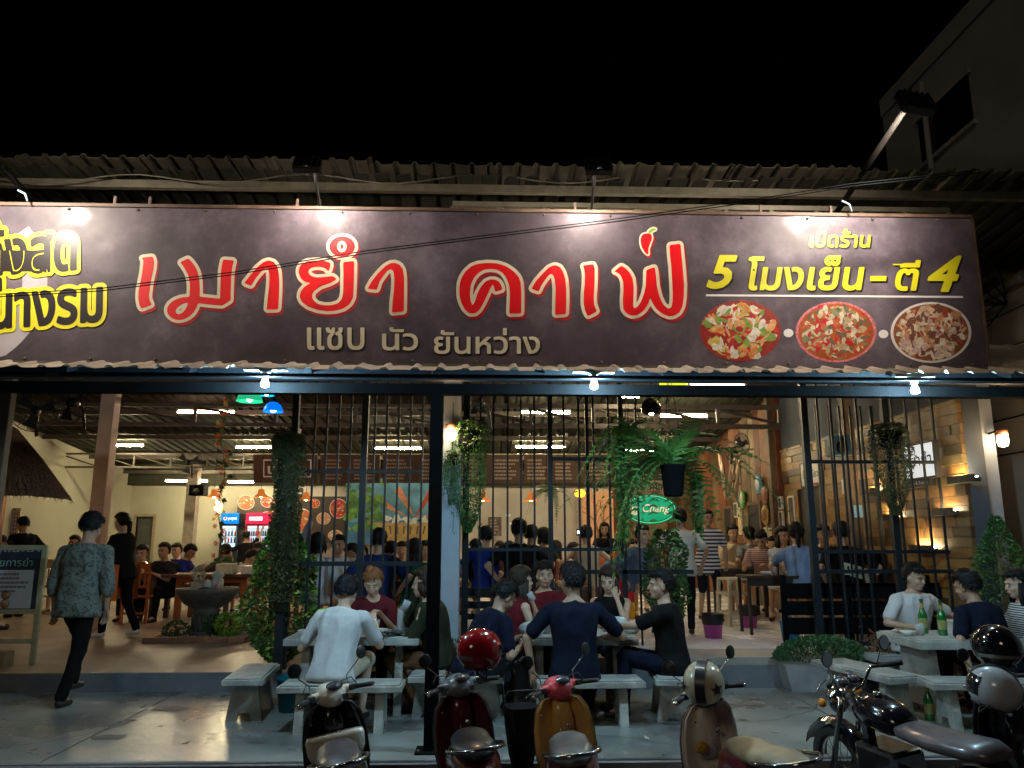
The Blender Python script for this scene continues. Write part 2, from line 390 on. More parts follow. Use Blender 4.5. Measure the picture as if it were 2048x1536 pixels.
# worn patches, joints and cracks of the slab
r_ = random.Random(17)
for k in range(7): xx = -9.2 + k * 3.05; struct('slab_joint', MB().box((xx, 5.86, ZS + .0005), (xx + .012, YF - .01, ZS + .0022)), mat('joint dirt', (.05, .05, .045), .8))
def crack(x, y, a, L, z):
    pts = [Vector((x, y, z))]
    for _ in range(9): a += r_.uniform(-.5, .5); pts.append(pts[-1] + Vector((math.cos(a), math.sin(a), 0)) * L / 9)
    mb = MB()
    for p_, q_ in zip(pts, pts[1:]): d_ = (q_ - p_).normalized(); n_ = Vector((-d_.y, d_.x, 0)) * .004; mb.add([p_ - n_, q_ - n_, q_ + n_, p_ + n_], [(0, 1, 2, 3)])
    return mb
for x_, y_, a_ in ((-3.6, 6.3, .2), (-1.2, 6.05, 1.2), (2.3, 6.9, .6), (1.7, 6.1, 2.4), (-5, 7.4, -.4)): struct('crack', crack(x_, y_, a_, 1.3, ZS + .0032), MC['joint dirt'])
m_st = mat('dried spill', (.12, .125, .12), .55, var=.5, scale=4, detail=10)
for k in range(16):
    x_, y_, s_ = r_.uniform(-4, 4.5), r_.uniform(6., 8.1), r_.uniform(.04, .22)
    if y_ < 5.9 + s_ or y_ > YF - s_ * .8: continue
    struct('stain', MB().add([(x_ + s_ * r_.uniform(.6, 1.1) * math.cos(q * .45), y_ + s_ * .6 * r_.uniform(.6, 1.1) * math.sin(q * .45), ZS + .0042 + k * .0001) for q in range(14)], [tuple(range(14))]), m_st)
# ---- posts and columns
p0 = GZ(861, 1503, ZS)
t = empty('canopy_post', (p0.x, 6.06, ZS), 0, 'black square steel post standing on the slab in the middle of the frontage', 'post')
MB().box((-.05, -.05, 0), (.05, .05, zb0 - ZS)).build('post', M_blk, t)
MB().rbox((-.11, -.11, 0), (.11, .11, .012), .003).build('base_plate', M_blk, t)
for a in (-.085, .085): MB().lathe([(.012, .01), (.012, .03)], 6, T(a, -.085, 0)).build('bolt', M_galv, t)
def column(u0, u1, v, Y, z0, z1, m, label, dep=None, rz=0):
    a = PX(u0, v, Y).x; b = PX(u1, v, Y).x; w = b - a
    t = empty('column', ((a + b) / 2, Y + w / 2, z0), rz, label, 'column')
    MB().rbox((-w / 2, -(dep or w) / 2, 0), (w / 2, (dep or w) / 2, z1 - z0), .012).build('shaft', m, t)
    return t
M_colB = mat('pale blue column paint', (.34, .39, .46), .6, scale=2, var=.2, bump=.1)
column(882, 919, 1100, 8.42, ZS, 3.6, M_colB, 'pale blue grey concrete column right behind the black canopy post')
column(1966, 2006, 1000, 8.3, ZS, 3.7, M_colB, 'pale blue column carrying the lit lantern at the right end of the frontage')
M_colP = mat('pinkish column paint', (.45, .36, .31), .7, scale=2, var=.2)
column(180, 209, 1000, 12.0, ZL, 4.0, M_colP, 'pinkish square column behind the walking man in the patterned shirt')
column(368, 389, 1030, 19.2, ZL, 3.4, mat('grey column', (.36, .3, .24), .7), 'grey column before the yellow back wall, below the black speaker')
M_wpost = mat('dark wood post', (.16, .1, .06), .6, scale=9, var=.4)
column(1545, 1562, 1000, 13.5, ZR, 4.3, M_wpost, 'dark wooden post at the corner between the rusty wall and the plank wall')
column(1701, 1722, 1000, 10.2, ZR, 3.9, M_wpost, 'brown wooden post standing in front of the plank wall with a small blue notice on it')
column(1522, 1537, 1000, 14.6, ZR, 4.2, mat('pale post', (.4, .33, .22), .6, var=.4, scale=6), 'pale bare wooden post next to the rusty sheet wall')
column(-12, 8, 900, 9.0, ZL, 3.6, mat('dim grey post', (.16, .16, .16), .7), 'grey post cut by the left edge of the picture above the thatched hut')

# ---- plank wall (right), each plank a part
M_pl = [mat('plank %d' % i, c, .5, scale=5, var=.4, detail=8) for i, c in enumerate([(.25, .12, .032), (.31, .165, .045), (.14, .065, .02), (.26, .165, .06), (.08, .04, .016), (.36, .2, .06), (.18, .1, .035)])]
pw = empty('plank_wall', (5.2, 8.2, ZR)); tag(pw, 'wall clad in patchwork brown wooden planks along the right side', 'wall'); pw['kind'] = 'structure'
meshes = {}
z = ZR; row = 0; dA, dB = XX(1608, 1100, 5.17).y, XX(1652, 1100, 5.17).y; dTop = 2.42
yend = 13.4
while z < 3.12:
    hgt = .112; y = 8.2 - rnd.uniform(0, .5)
    while y < yend:
        L = rnd.choice((.45, .6, .75, .95)); a = max(y, 8.2); b = min(y + L, yend); y += L
        if b - a < .05: continue
        if z < dTop:                                 # leave the doorway open
            if a < dA < b and b > dB: segs = [(a, dB), (dA, b)]
            else: segs = [(a, min(b, dB))] if a < dB else ([(max(a, dA), b)] if b > dA else [])
        else: segs = [(a, b)]
        for a2, b2 in segs:
            if b2 - a2 < .06: continue
            d = rnd.uniform(.0, .022)
            MB().box((5.165 - d, a2 + .002, z + .002), (5.2, b2 - .002, min(z + hgt - .003, 3.15))).build('plank', rnd.choice(M_pl), None)
            q = C.objects[-1]; q.parent = pw; q.matrix_parent_inverse = Matrix.Translation((-5.2, -8.2, -ZR))
    z += hgt; row += 1
t = empty('door', (5.19, min(dA, dB), ZR), 0, 'dark doorway cut in the plank wall under the white shop sign', 'door')
MB().box((-.03, 0, 0), (.0, abs(dB - dA), 2.0)).build('door_panel', mat('dark door', (.015, .017, .02), .5), t)
MB().box((-.06, -.05, 0), (-.005, 0, 2.05)).box((-.06, abs(dB - dA), 0), (-.005, abs(dB - dA) + .05, 2.05)).box((-.06, 0, 2.0), (-.005, abs(dB - dA), 2.05)).build('door_frame', M_pl[1], t)

# ---- rusty sheet wall behind it
M_rust = [mat('rusty sheet %d' % i, c, .65, metal=.1, scale=3.2, var=.55, detail=8) for i, c in enumerate([(.22, .07, .028), (.26, .11, .045), (.15, .05, .022), (.28, .19, .10), (.19, .12, .065)])]
rw = empty('rusty_wall', (0, 0, 0)); tag(rw, 'wall of rusty upright sheets and boards at the right rear of the hall', 'wall'); rw['kind'] = 'structure'
y = 13.45; i = 0
while y < 20.9:
    w = rnd.choice((.38, .5, .3)); d = rnd.uniform(0, .03)
    MB().box((5.12 - d, y + .006, ZR), (5.198, min(y + w, 20.95) - .006, 4.2)).build('panel', M_rust[i % 5] if rnd.random() < .6 else rnd.choice(M_rust), rw)
    y += w; i += 1
for k, (ua, ub, v, lb) in enumerate(((1449, 1463, 1017, 'narrow dark opening in the rusty wall left of the pale post'), (1497, 1519, 1010, 'dark doorway in the rusty wall beside the framed oval pictures'))):
    ya = XX(ub, v, 5.06).y; yb = XX(ua, v, 5.06).y; zt = XX((ua + ub) / 2, v, 5.06).z
    t = empty('doorway', (5.06, ya, ZR), 0, lb, 'doorway')
    MB().box((0, 0, 0), (.03, yb - ya, zt - ZR)).build('door_panel', MC['dark door'], t)
    MB().box((-.02, -.06, 0), (.03, 0, zt - ZR + .06)).box((-.02, yb - ya, 0), (.03, yb - ya + .06, zt - ZR + .06)).box((-.02, 0, zt - ZR), (.03, yb - ya, zt - ZR + .06)).build('door_frame', M_wpost, t)
# brown boards on the right part of the back wall
i = 0; u = 1222
bb = empty('board_panelling', (0, 0, 0)); tag(bb, 'upright rust brown boards on the back wall around the oval green beer sign', 'panelling'); bb['kind'] = 'structure'
xx = PX(1222, 1000, 20.9).x
while xx < 5.1:
    w = rnd.choice((.3, .42, .55)); MB().box((xx + .006, 20.9 - rnd.uniform(0, .03), ZR), (min(xx + w, 5.1) - .006, 20.99, 3.45)).build('board', rnd.choice(M_rust), bb); xx += w

# ---- neighbour building on the right, with a dark window, and the faint one on the far left
M_nb = mat('neighbour cement', (.25, .245, .235), .85, scale=.7, var=.3, bump=.1, detail=8)
nb = empty('neighbour_building', (6.3, 3, 0), 0, 'dim grey cement building rising beside the right end of the restaurant', 'building')
zt = 1.66 + 1.087 * 6.3; yE = XX(1772, 300, 6.3).y
MB().box((0, 0, 0), (5, yE - 3, zt)).build('wall', M_nb, nb)
q = [XX(u_, v_, 6.3) for u_, v_ in ((1843, 240), (1931, 152), (1960, 330), (1850, 341))]
y0 = min(p.y for p in q) - 3; y1 = max(p.y for p in q) - 3; za = q[3].z + .1; zb = q[0].z
MB().box((-.03, y0, za), (-.002, y1, zb)).build('window', mat('dark pane', (.006, .006, .007), .2, var=0), nb)
MB().box((-.05, y0 - .06, za - .06), (-.002, y1 + .06, za)).build('window_sill', M_nb, nb); MB().box((-.05, y0 - .06, zb), (-.002, y1 + .06, zb + .06)).build('window_lintel', M_nb, nb)
MB().box((-.012, 0, 4.55), (-.001, yE - 3, 4.6)).build('string_course', M_rustb, nb)
for k in range(5):
    zz = 2.6 + k * .42
    MB().tube([(-.03, .4, zz + .25), (-.04, 2.5, zz + .1), (-.03, yE - 3.3, zz)], .008, 5).build('cable', M_blk, nb)
MB().tube([(-.06, yE - 4.2, 2), (-.06, yE - 4.2, zt - .4)], .04, 8).build('drain_pipe', M_nb, nb); MB().box((-.03, 0, zt - .25), (.3, yE - 3, zt + .04)).build('parapet', M_nb, nb)
ln = empty('neighbour_building', (-21, 24, 0), 0, 'almost black building behind the upper left part of the roof', 'building')
MB().box((0, 0, 0), (9.2, 6, 12.5)).build('wall', mat('dark wall', (.05, .048, .045), .9), ln)
MB().box((9.2, 0, 0), (13.5, 5, 9.6)).build('wall', MC['dark wall'], ln)
for k in range(4): MB().box((1 + k * 2, -.03, 9), (2 + k * 2, -.002, 10.4)).build('window', MC['dark pane'], ln)
# tree behind, almost lost in the dark
def tree_crown(c, r, n, size, rng, squash=.8):
    mb = MB()
    for _ in range(n):
        d = Vector((rng.gauss(0, 1), rng.gauss(0, 1), rng.gauss(0, 1))).normalized() * (rng.random() ** .45)
        p = Vector(c) + Vector((d.x * r[0], d.y * r[1], d.z * r[2]))
        a = Vector((rng.gauss(0, 1), rng.gauss(0, 1), rng.gauss(0, .6))).normalized() * size * rng.uniform(.6, 1.2); b = a.orthogonal().normalized() * size * .45
        mb.add([p - a * .5, p + b * .5, p + a * .6, p - b * .5], [(0, 1, 2, 3)])
    return mb
M_leafD = mat('dark leaf', (.035, .07, .02), .6, var=.4, scale=3)
t = empty('tree', (4.9, 24, 0), 0, 'dark leafy tree barely visible behind the right end of the roof', 'tree')
MB().tube([(0, 0, 0), (.1, 0, 3), (.3, 0, 6)], [.2, .16, .08]).build('trunk', M_wpost, t)
cr = tree_crown((.3, 0, 7.3), (2.6, 2, 2.1), 2600, .28, random.Random(3)).build('crown', M_leafD, t)
# ============================================================ signboard
YSG = 5.95
sg = empty('signboard', (0, 0, 0)); tag(sg, 'long dark purple grey restaurant signboard with big red cream-edged Thai letters', 'signboard')
a = PX(0, 412, YSG); b = PX(1945, 437, YSG); ct = PX(0, 720, YSG); d_ = PX(1972, 737, YSG)
SZ1 = (a.z + b.z) / 2; SZ0 = (ct.z + d_.z) / 2; SX1 = (b.x + d_.x) / 2
# printed vinyl
m = mat('sign vinyl', (.088, .066, .078), .5, var=0, spec=.32, coat=.09)
n = m.node_tree.nodes; l = m.node_tree.links; bs = n['Principled BSDF']; bs.inputs['Coat Roughness'].default_value = .16
tc = n.new('ShaderNodeTexCoord'); n1 = n.new('ShaderNodeTexNoise'); n1.inputs['Scale'].default_value = 1.6; n1.inputs['Detail'].default_value = 12; n1.inputs['Roughness'].default_value = .72
l.new(tc.outputs['Object'], n1.inputs['Vector']); cr = n.new('ShaderNodeValToRGB'); e = cr.color_ramp.elements
e[0].position = .36; e[0].color = (.058, .047, .058, 1); e[1].position = .7; e[1].color = (.19, .155, .19, 1); k = e.new(.5); k.color = (.088, .07, .088, 1)
l.new(n1.outputs['Fac'], cr.inputs['Fac']); l.new(cr.outputs['Color'], bs.inputs['Base Color'])
n2 = n.new('ShaderNodeTexNoise'); n2.inputs['Scale'].default_value = 2.2; n2.inputs['Detail'].default_value = 2; l.new(tc.outputs['Object'], n2.inputs['Vector'])
bp = n.new('ShaderNodeBump'); bp.inputs['Strength'].default_value = .6; bp.inputs['Distance'].default_value = .03; l.new(n2.outputs['Fac'], bp.inputs['Height'])
l.new(bp.outputs[0], bs.inputs['Normal']); l.new(bp.outputs[0], bs.inputs['Coat Normal'])
MB().box((-6.2, YSG, SZ0), (SX1, YSG + .05, SZ1)).build('panel', m, sg)
MB().box((-6.2, YSG - .012, SZ1 + .002), (SX1 + .01, YSG + .06, SZ1 + .03)).box((SX1 + .002, YSG - .012, SZ0), (SX1 + .022, YSG + .06, SZ1)).build('frame', M_rustb, sg)
MB().box((-6.2, YSG - .012, SZ0 - .03), (SX1 + .02, YSG + .06, SZ0 - .002)).build('frame', M_galv, sg)
for i in range(16): MB().lathe([(.01, 0), (.012, .006), (.001, .01)], 8, T(-3.6 + i * .5, YSG - .001, SZ0 + .02) @ RX(R(90))).build('screw', M_galv, sg)
for i in range(14): MB().lathe([(.01, 0), (.012, .006), (.001, .01)], 8, T(-3.4 + i * .55, YSG - .001, SZ1 - .02) @ RX(R(90))).build('screw', M_galv, sg)
for u_ in (230, 300, 595, 640, 1150, 1185, 1520, 1660): 
    q = PX(u_, 405, YSG + .08); MB().cbox((q.x, q.y, SZ1 + .07), (.02, .02, .12)).build('bracket', M_rustb, sg)
def fm(depth): return lambda u_, v_: tuple(PX(u_, v_, YSG - depth))
GL = []
def glyph(ox, oy, *polys): GL.append([[(ox + x / 8., oy + y / 8.) for x, y in smooth_poly(P, 2)] for P in polys])
def circ(cx, cy, rx, ry, n=28): return [(cx + rx * math.cos(2 * math.pi * i / n), cy + ry * math.sin(2 * math.pi * i / n)) for i in range(n)]
glyph(260, 490, [(185,205),(365,183),(385,260),(375,380),(345,520),(320,660),(303,800),(305,860),(345,950),(335,962),(180,1020),(150,960),(133,850),(140,720),(165,600),(195,450),(210,320),(213,240)])
glyph(260, 490, [(800,275),(932,212),(985,265),(1040,340),(1085,430),(1110,560),(1118,700),(1115,825),(1250,840),(1440,860),(1445,700),(1450,500),(1460,380),(1490,232),(1665,245),(1640,340),(1620,480),(1615,650),(1610,800),(1612,885),(1475,970),(1300,955),(1085,930),(1060,1010),(1010,1090),(940,1150),(860,1188),(770,1200),(690,1180),(625,1130),(592,1070),(595,1000),(640,930),(720,875),(820,840),(950,828),(958,700),(955,600),(930,480),(890,400),(845,330)],
      [(930,925),(880,928),(800,965),(745,1010),(725,1060),(745,1100),(790,1108),(840,1085),(885,1030),(915,970)])
glyph(460, 460, [(225,850),(345,700),(440,590),(540,510),(620,485),(700,510),(755,580),(780,680),(790,850),(785,1050),(770,1270),(585,1275),(600,1100),(625,900),(630,750),(620,650),(590,610),(540,625),(480,690),(420,760),(370,840),(340,895)])
glyph(460, 460, [(1810,515),(1985,495),(1985,700),(1980,900),(1970,1080),(1920,1180),(1820,1255),(1700,1290),(1560,1300),(1400,1280),(1250,1225),(1150,1150),(1112,1070),(1130,980),(1200,900),(1290,850),(1200,830),(1130,770),(1100,690),(1105,610),(1150,540),(1240,500),(1400,487),(1520,495),(1610,530),(1600,600),(1580,665),(1520,610),(1450,590),(1350,590),(1270,620),(1250,680),(1290,730),(1370,760),(1480,755),(1650,735),(1710,790),(1600,850),(1450,900),(1340,980),(1310,1050),(1330,1120),(1400,1180),(1500,1205),(1620,1205),(1730,1170),(1790,1100),(1810,1000),(1815,700)])
glyph(460, 460, circ(1795, 265, 205, 165), circ(1790, 265, 76, 92))
glyph(620, 460, [(920,940),(1000,800),(1100,680),(1200,580),(1290,530),(1370,525),(1440,560),(1485,630),(1505,760),(1505,1000),(1500,1305),(1312,1322),(1320,1150),(1345,950),(1350,780),(1335,660),(1300,628),(1240,650),(1170,740),(1110,830),(1070,960)])
glyph(900, 490, [(150,720),(155,620),(185,520),(250,420),(340,340),(450,300),(600,285),(760,295),(900,340),(1020,420),(1100,510),(1130,600),(1140,750),(1140,950),(1140,1095),(945,1100),(955,900),(960,760),(950,650),(910,540),(850,450),(760,395),(650,380),(540,395),(450,450),(380,530),(330,650),(318,780),(330,900),(360,970),(400,900),(440,770),(500,660),(570,580),(650,550),(730,555),(790,590),(820,650),(840,715),(720,750),(710,690),(688,622),(650,680),(600,790),(540,920),(470,1040),(400,1095),(310,1095),(230,1020),(180,920),(152,820)])
glyph(900, 490, [(1300,700),(1380,570),(1480,460),(1580,360),(1680,322),(1760,350),(1810,430),(1845,550),(1858,700),(1862,900),(1855,1105),(1680,1118),(1685,900),(1690,700),(1675,540),(1640,465),(1590,470),(1520,560),(1460,650),(1420,745)])
glyph(1140, 450, [(205,650),(375,625),(395,700),(395,850),(390,1000),(380,1150),(385,1270),(430,1385),(285,1460),(240,1370),(218,1250),(220,1100),(235,950),(240,800),(225,690)])
glyph(1140, 450, [(705,745),(820,650),(900,700),(960,770),(1000,850),(1020,1000),(1015,1150),(1010,1300),(1030,1340),(1080,1310),(1140,1220),(1190,1080),(1215,950),(1220,720),(1355,672),(1375,800),(1390,980),(1430,1140),(1490,1270),(1570,1342),(1620,1320),(1640,1240),(1645,1100),(1635,900),(1620,650),(1600,480),(1592,320),(1765,300),(1780,450),(1805,700),(1825,950),(1820,1150),(1800,1300),(1750,1400),(1660,1455),(1580,1460),(1480,1420),(1390,1350),(1320,1250),(1285,1165),(1250,1260),(1180,1370),(1080,1440),(980,1450),(900,1410),(850,1340),(845,1200),(855,1050),(850,900),(810,800),(750,755)])
M_red = mat('sign red', (.82, .008, .014), .35, var=0, coat=.3); M_crm = mat('sign cream', (.78, .72, .52), .4, var=0, coat=.3)
M_red2 = mat('sign shadow red', (.45, .008, .015), .4, var=0, coat=.3); M_yel = mat('sign yellow', (.80, .74, .02), .4, var=0, coat=.3)
M_ink = mat('sign ink', (.014, .011, .012), .35, var=0, coat=.3); M_grn = mat('sign green', (.2, .5, .06), .4, var=0)
def layered(polys, name, out, mfill, mout, msh=None, shift=(3.6, 5.4), h=.75):
    P = np.concatenate([np.array(p) for p in polys]); lo = P.min(0) - out - 8; hi = P.max(0) + out + 12
    xs = np.arange(lo[0], hi[0], h); ys = np.arange(lo[1], hi[1], h); gx, gy = np.meshgrid(xs, ys)
    F = sdf(polys, gx, gy)
    o = field_mesh(F, xs, ys, fm(.0064), name, mfill, sg)
    field_mesh(F - out, xs, ys, fm(.0048), 'letter_edge', mout, o)
    if msh: field_mesh(F - out, xs + shift[0], ys + shift[1], fm(.0032), 'letter_shadow', msh, o)
for g in GL: layered(g, 'letter', 6.4, M_red, M_crm, M_red2)
ch = [[(1140 + x / 8., 450 + y / 8.) for x, y in smooth_poly(P, 2)] for P in [[(1160,150),(1250,130),(1305,150),(1310,220),(1280,300),(1250,380),(1255,480),(1200,440),(1150,360),(1130,270),(1135,200)]]]
layered(ch, 'chilli', 3.4, M_red, M_crm, M_red2, (3, 4), .5)
st = [[(1140 + x / 8., 450 + y / 8.) for x, y in smooth_poly(P, 2)] for P in [[(1240,128),(1270,80),(1330,50),(1375,60),(1370,78),(1330,90),(1290,130)]]]
P = np.array(st[0]); xs = np.arange(P[:, 0].min() - 6, P[:, 0].max() + 6, .5); ys = np.arange(P[:, 1].min() - 6, P[:, 1].max() + 6, .5); gx, gy = np.meshgrid(xs, ys); F = sdf(st, gx, gy)
o = field_mesh(F, xs, ys, fm(.0080), 'chilli_stalk', M_grn, sg); field_mesh(F - 3.2, xs, ys, fm(.0040), 'letter_edge', M_crm, o)
# smaller lines of print
def text_polys(body, u0, u1, v0, v1, bold, shear, rot):
    me, lo, hi = text_mesh(body, bold, shear, 1., 3); bm = bmesh.new(); bm.from_mesh(me)
    cu, cv = (u0 + u1) / 2, (v0 + v1) / 2; ca, sa = math.cos(rot), math.sin(rot); segs = []
    bmesh.ops.remove_doubles(bm, verts=bm.verts, dist=1e-5)
    for e_ in bm.edges:
        if len(e_.link_faces) == 1:
            q = []
            for v_ in e_.verts:
                x_ = u0 + (v_.co.x - lo[0]) / (hi[0] - lo[0]) * (u1 - u0) - cu; y_ = v1 - (v_.co.y - lo[1]) / (hi[1] - lo[1]) * (v1 - v0) - cv
                q.append((cu + x_ * ca + y_ * sa, cv - x_ * sa + y_ * ca))
            segs.append(q)
    bm.free(); bpy.data.meshes.remove(me); return segs
def seg_sdf(segs, gx, gy):
    best = np.full(gx.shape, 1e9); ins = np.zeros(gx.shape, bool)
    for (x0, y0), (x1, y1) in segs:
        dx, dy = x1 - x0, y1 - y0; L = dx * dx + dy * dy
        if L < 1e-12: continue
        t_ = np.clip(((gx - x0) * dx + (gy - y0) * dy) / L, 0, 1)
        np.minimum(best, (gx - x0 - t_ * dx) ** 2 + (gy - y0 - t_ * dy) ** 2, out=best)
        if y0 != y1: ins ^= ((gy >= min(y0, y1)) & (gy < max(y0, y1)) & (gx < x0 + (gy - y0) * dx / dy))
    d = np.sqrt(best); d[ins] *= -1; return d
def sign_line(body, u0, u1, v0, v1, m, bold=1.5, shear=0.):
    k = bold; segs = text_polys(body, u0 + k, u1 - k, v0 + k, v1 - k, 0, shear, 0)
    xs = np.arange(u0 - 4, u1 + 4, .6); ys = np.arange(v0 - 4, v1 + 4, .6); gx, gy = np.meshgrid(xs, ys); F = seg_sdf(segs, gx, gy) - bold
    o = field_mesh(F, xs, ys, fm(.006), 'lettering', m, sg); field_mesh(F - .4, xs + 3, ys + 3, fm(.003), 'lettering_shadow', M_ink, o)
sign_line('แซบ', 614, 729, 655, 700, M_crm, 1.0)
sign_line('นัว', 764, 836, 654, 701, M_crm, 1.0)
sign_line('ยันหว่าง', 868, 1080, 656, 708, M_crm, 1.0)
sign_line('เปิดร้าน', 1617, 1742, 458, 495, M_yel, .9, .12)
sign_line('5', 1413, 1475, 510, 578, M_yel, 2.6, .3)
sign_line('โมงเย็น', 1497, 1729, 511, 581, M_yel, 1.9, .15)
sign_line('–', 1740, 1773, 552, 562, M_yel, 1., .2)
sign_line('ตี', 1790, 1842, 520, 582, M_yel, 1.9, .15)
sign_line('4', 1855, 1923, 511, 584, M_yel, 2.6, .3)
pr = [(1412, 588.5), (1926, 592), (1926, 596), (1412, 592.5)]
MB().add([PX(u_, v_, YSG - .004) for u_, v_ in pr], [(0, 1, 2, 3)]).build('rule', mat('sign white', (.8, .78, .76), .4, var=0), sg)
# heavy outlined words at the left end
for body, u0, u1, v0, v1 in (('กุ้งสด', -38, 152, 442, 576), ('หอยนางรม', -175, 206, 588, 655)):
    sgm = text_polys(body, u0, u1, v0, v1, .0, .12, R(4))
    xs = np.arange(-170, 225, 1.); ys = np.arange(440, 680, 1.); gx, gy = np.meshgrid(xs, ys); F = seg_sdf(sgm, gx, gy)
    o = field_mesh(F - 3.0, xs, ys, fm(.0100 if u0 > -60 else .0085), 'lettering', M_ink, sg)
    field_mesh(F - 11, xs, ys, fm(.0078 if u0 > -60 else .0066), 'letter_edge', M_yel, o)
# pale printed swoosh behind the words
sw = []
for i in range(25):
    a_ = -.6 + i / 24 * 2.6; sw.append((-120 + 215 * math.cos(a_), 560 + 190 * math.sin(a_)))
for i in range(24, -1, -1):
    a_ = -.6 + i / 24 * 2.6; sw.append((-120 + 165 * math.cos(a_), 560 + 140 * math.sin(a_)))
MB().add([PX(u_, min(v_, 716), YSG - .0015) for u_, v_ in sw], [(i, i + 1, 48 - i, 49 - i) for i in range(24)]).build('printed_swirl', mat('pale swirl', (.42, .4, .43), .4, scale=3, var=.3), sg)
# food photographs
FOOD = {'salad': [(.55, .03, .02), (.75, .68, .55), (.78, .72, .62), (.7, .26, .07), (.22, .34, .06), (.35, .02, .015), (.62, .5, .1), (.72, .4, .16)],
        'crab': [(.55, .13, .05), (.55, .02, .03), (.6, .5, .3), (.22, .24, .12), (.7, .62, .46), (.16, .14, .09), (.5, .36, .2)],
        'prawn': [(.55, .27, .14), (.72, .6, .46), (.42, .07, .04), (.68, .48, .3), (.2, .08, .05), (.6, .42, .36), (.75, .68, .58)]}
fmats = {}
def fmat(c):
    k_ = 'food %.2f %.2f %.2f' % c
    return mat(k_, c, .4, scale=30, var=.3)
def food_plate(parent, cu, cv, ru, rv, pal, mapf, d0, n=90, rim=None, seed=1, base=None, size=1.):
    r = random.Random(seed)
    def disc(a, b, d, m, nm, nn=36):
        pts = [mapf(cu + a * math.cos(2 * math.pi * i / nn), cv + b * math.sin(2 * math.pi * i / nn), d) for i in range(nn)]
        return MB().add(pts, [tuple(range(nn))]).build(nm, m, parent)
    pl = disc(ru, rv, d0, mat('plate white', (.75, .7, .66), .4, var=0) if not rim else rim, 'plate')
    disc(ru * .93, rv * .93, d0 + .0006, fmat(base or pal[0]), 'dish')
    per = {}
    for i in range(n):
        a_ = r.uniform(0, 6.28); q = math.sqrt(r.random()) * .84; c_ = r.choice(pal); s_ = r.uniform(.06, .17) * ru * size; el = r.uniform(.28, .85); th = r.uniform(0, 3.14)
        x_, y_ = cu + q * ru * math.cos(a_), cv + q * rv * math.sin(a_); pts = []
        for k_ in range(8):
            g_ = 2 * math.pi * k_ / 8; rr_ = r.uniform(.8, 1.1); px_, py_ = s_ * rr_ * math.cos(g_), s_ * el * rr_ * math.sin(g_) * .8
            pts.append(mapf(x_ + px_ * math.cos(th) - py_ * math.sin(th), y_ + px_ * math.sin(th) + py_ * math.cos(th), d0 + .0009 + i * .000012))
        per.setdefault(c_, MB()).add(pts, [tuple(range(8))])
    for c_, mb in per.items(): tag(mb.build('dish_pieces', fmat(c_), parent), kind='stuff')
sm_ = lambda u_, v_, d: PX(u_, v_, YSG - .001 - d)
food_plate(sg, 1481, 662, 81, 61, FOOD['salad'], sm_, .001, 190, rim=fmat((.35, .03, .02)), seed=4, base=(.32, .03, .015), size=1.25)
food_plate(sg, 1672, 664, 81, 61, FOOD['crab'], sm_, .001, 260, base=(.42, .09, .02), rim=mat('pink rim', (.7, .22, .24), .4, scale=60, var=.6), seed=9, size=.85)
food_plate(sg, 1862, 665, 81, 61, FOOD['prawn'], sm_, .001, 280, seed=14, base=(.26, .09, .04), size=.95)
for u_, v_ in ((1577, 666), (1767, 668)): MB().add([PX(u_ + 10 * math.cos(k * .5236), v_ + 8.5 * math.sin(k * .5236), YSG - .003) for k in range(12)], [tuple(range(12))]).build('dot', MC['sign white'], sg)

# ---- floodlights on arms
M_fl = emis('flood lamp glow', (1.0, .84, .70), 260)
M_hous = mat('black housing', (.01, .01, .011), .4, var=.2)
def flood(u, v, Y, label, base, w=.21, power=None, ds=1.0):
    c = PX(u, v, Y); t = empty('floodlight', c, 0, label, 'floodlight')
    tgt = Vector((c.x, YSG, c.z - .27)); A = aim(Vector((0, 0, 0)), tgt - c)
    MB().rbox((-w / 2, -.075, -.03), (w / 2, .075, .03), .01, A).build('housing', M_hous, t)
    for k in range(6): MB().box((-w / 2 + .02 + k * (w - .04) / 5 - .003, -.06, -.055), (-w / 2 + .02 + k * (w - .04) / 5 + .003, .06, -.031), A).build('cooling_fin', M_hous, t)
    MB().box((-w / 2 + .02, -.055, .031), (w / 2 - .02, .055, .034), A).build('lens', M_fl, t)
    b_ = Vector(base) - c
    MB().tube([(0, .0, .05), (0, .1, .12), b_ * .5 + Vector((0, 0, .12)), b_], .012, 6).build('arm', M_hous, t)
    ob = t.children[-1]
    sp = bpy.data.lights.new('flood beam', 'SPOT'); sp.energy = 600 * ds; sp.spot_size = R(156); sp.spot_blend = 1.; sp.color = (1., .87, .80); sp.shadow_soft_size = .05
    s_ = bpy.data.objects.new('flood_beam', sp); C.objects.link(s_); s_.parent = t; s_.matrix_local = A @ T(0, 0, .05); s_.matrix_local = Matrix.Translation(s_.matrix_local.translation) @ aim(Vector((0, 0, 0)), Vector((0, .8, -.62))) @ RX(R(180)); return t
flood(615, 330, 5.48, 'black floodlight on a short arm above the left middle of the signboard', (PX(636, 412, YSG).x, YSG + .07, SZ1 + .05))
flood(1197, 335, 5.48, 'black floodlight on a short arm above the middle of the signboard', (PX(1185, 420, YSG).x, YSG + .07, SZ1 + .05))
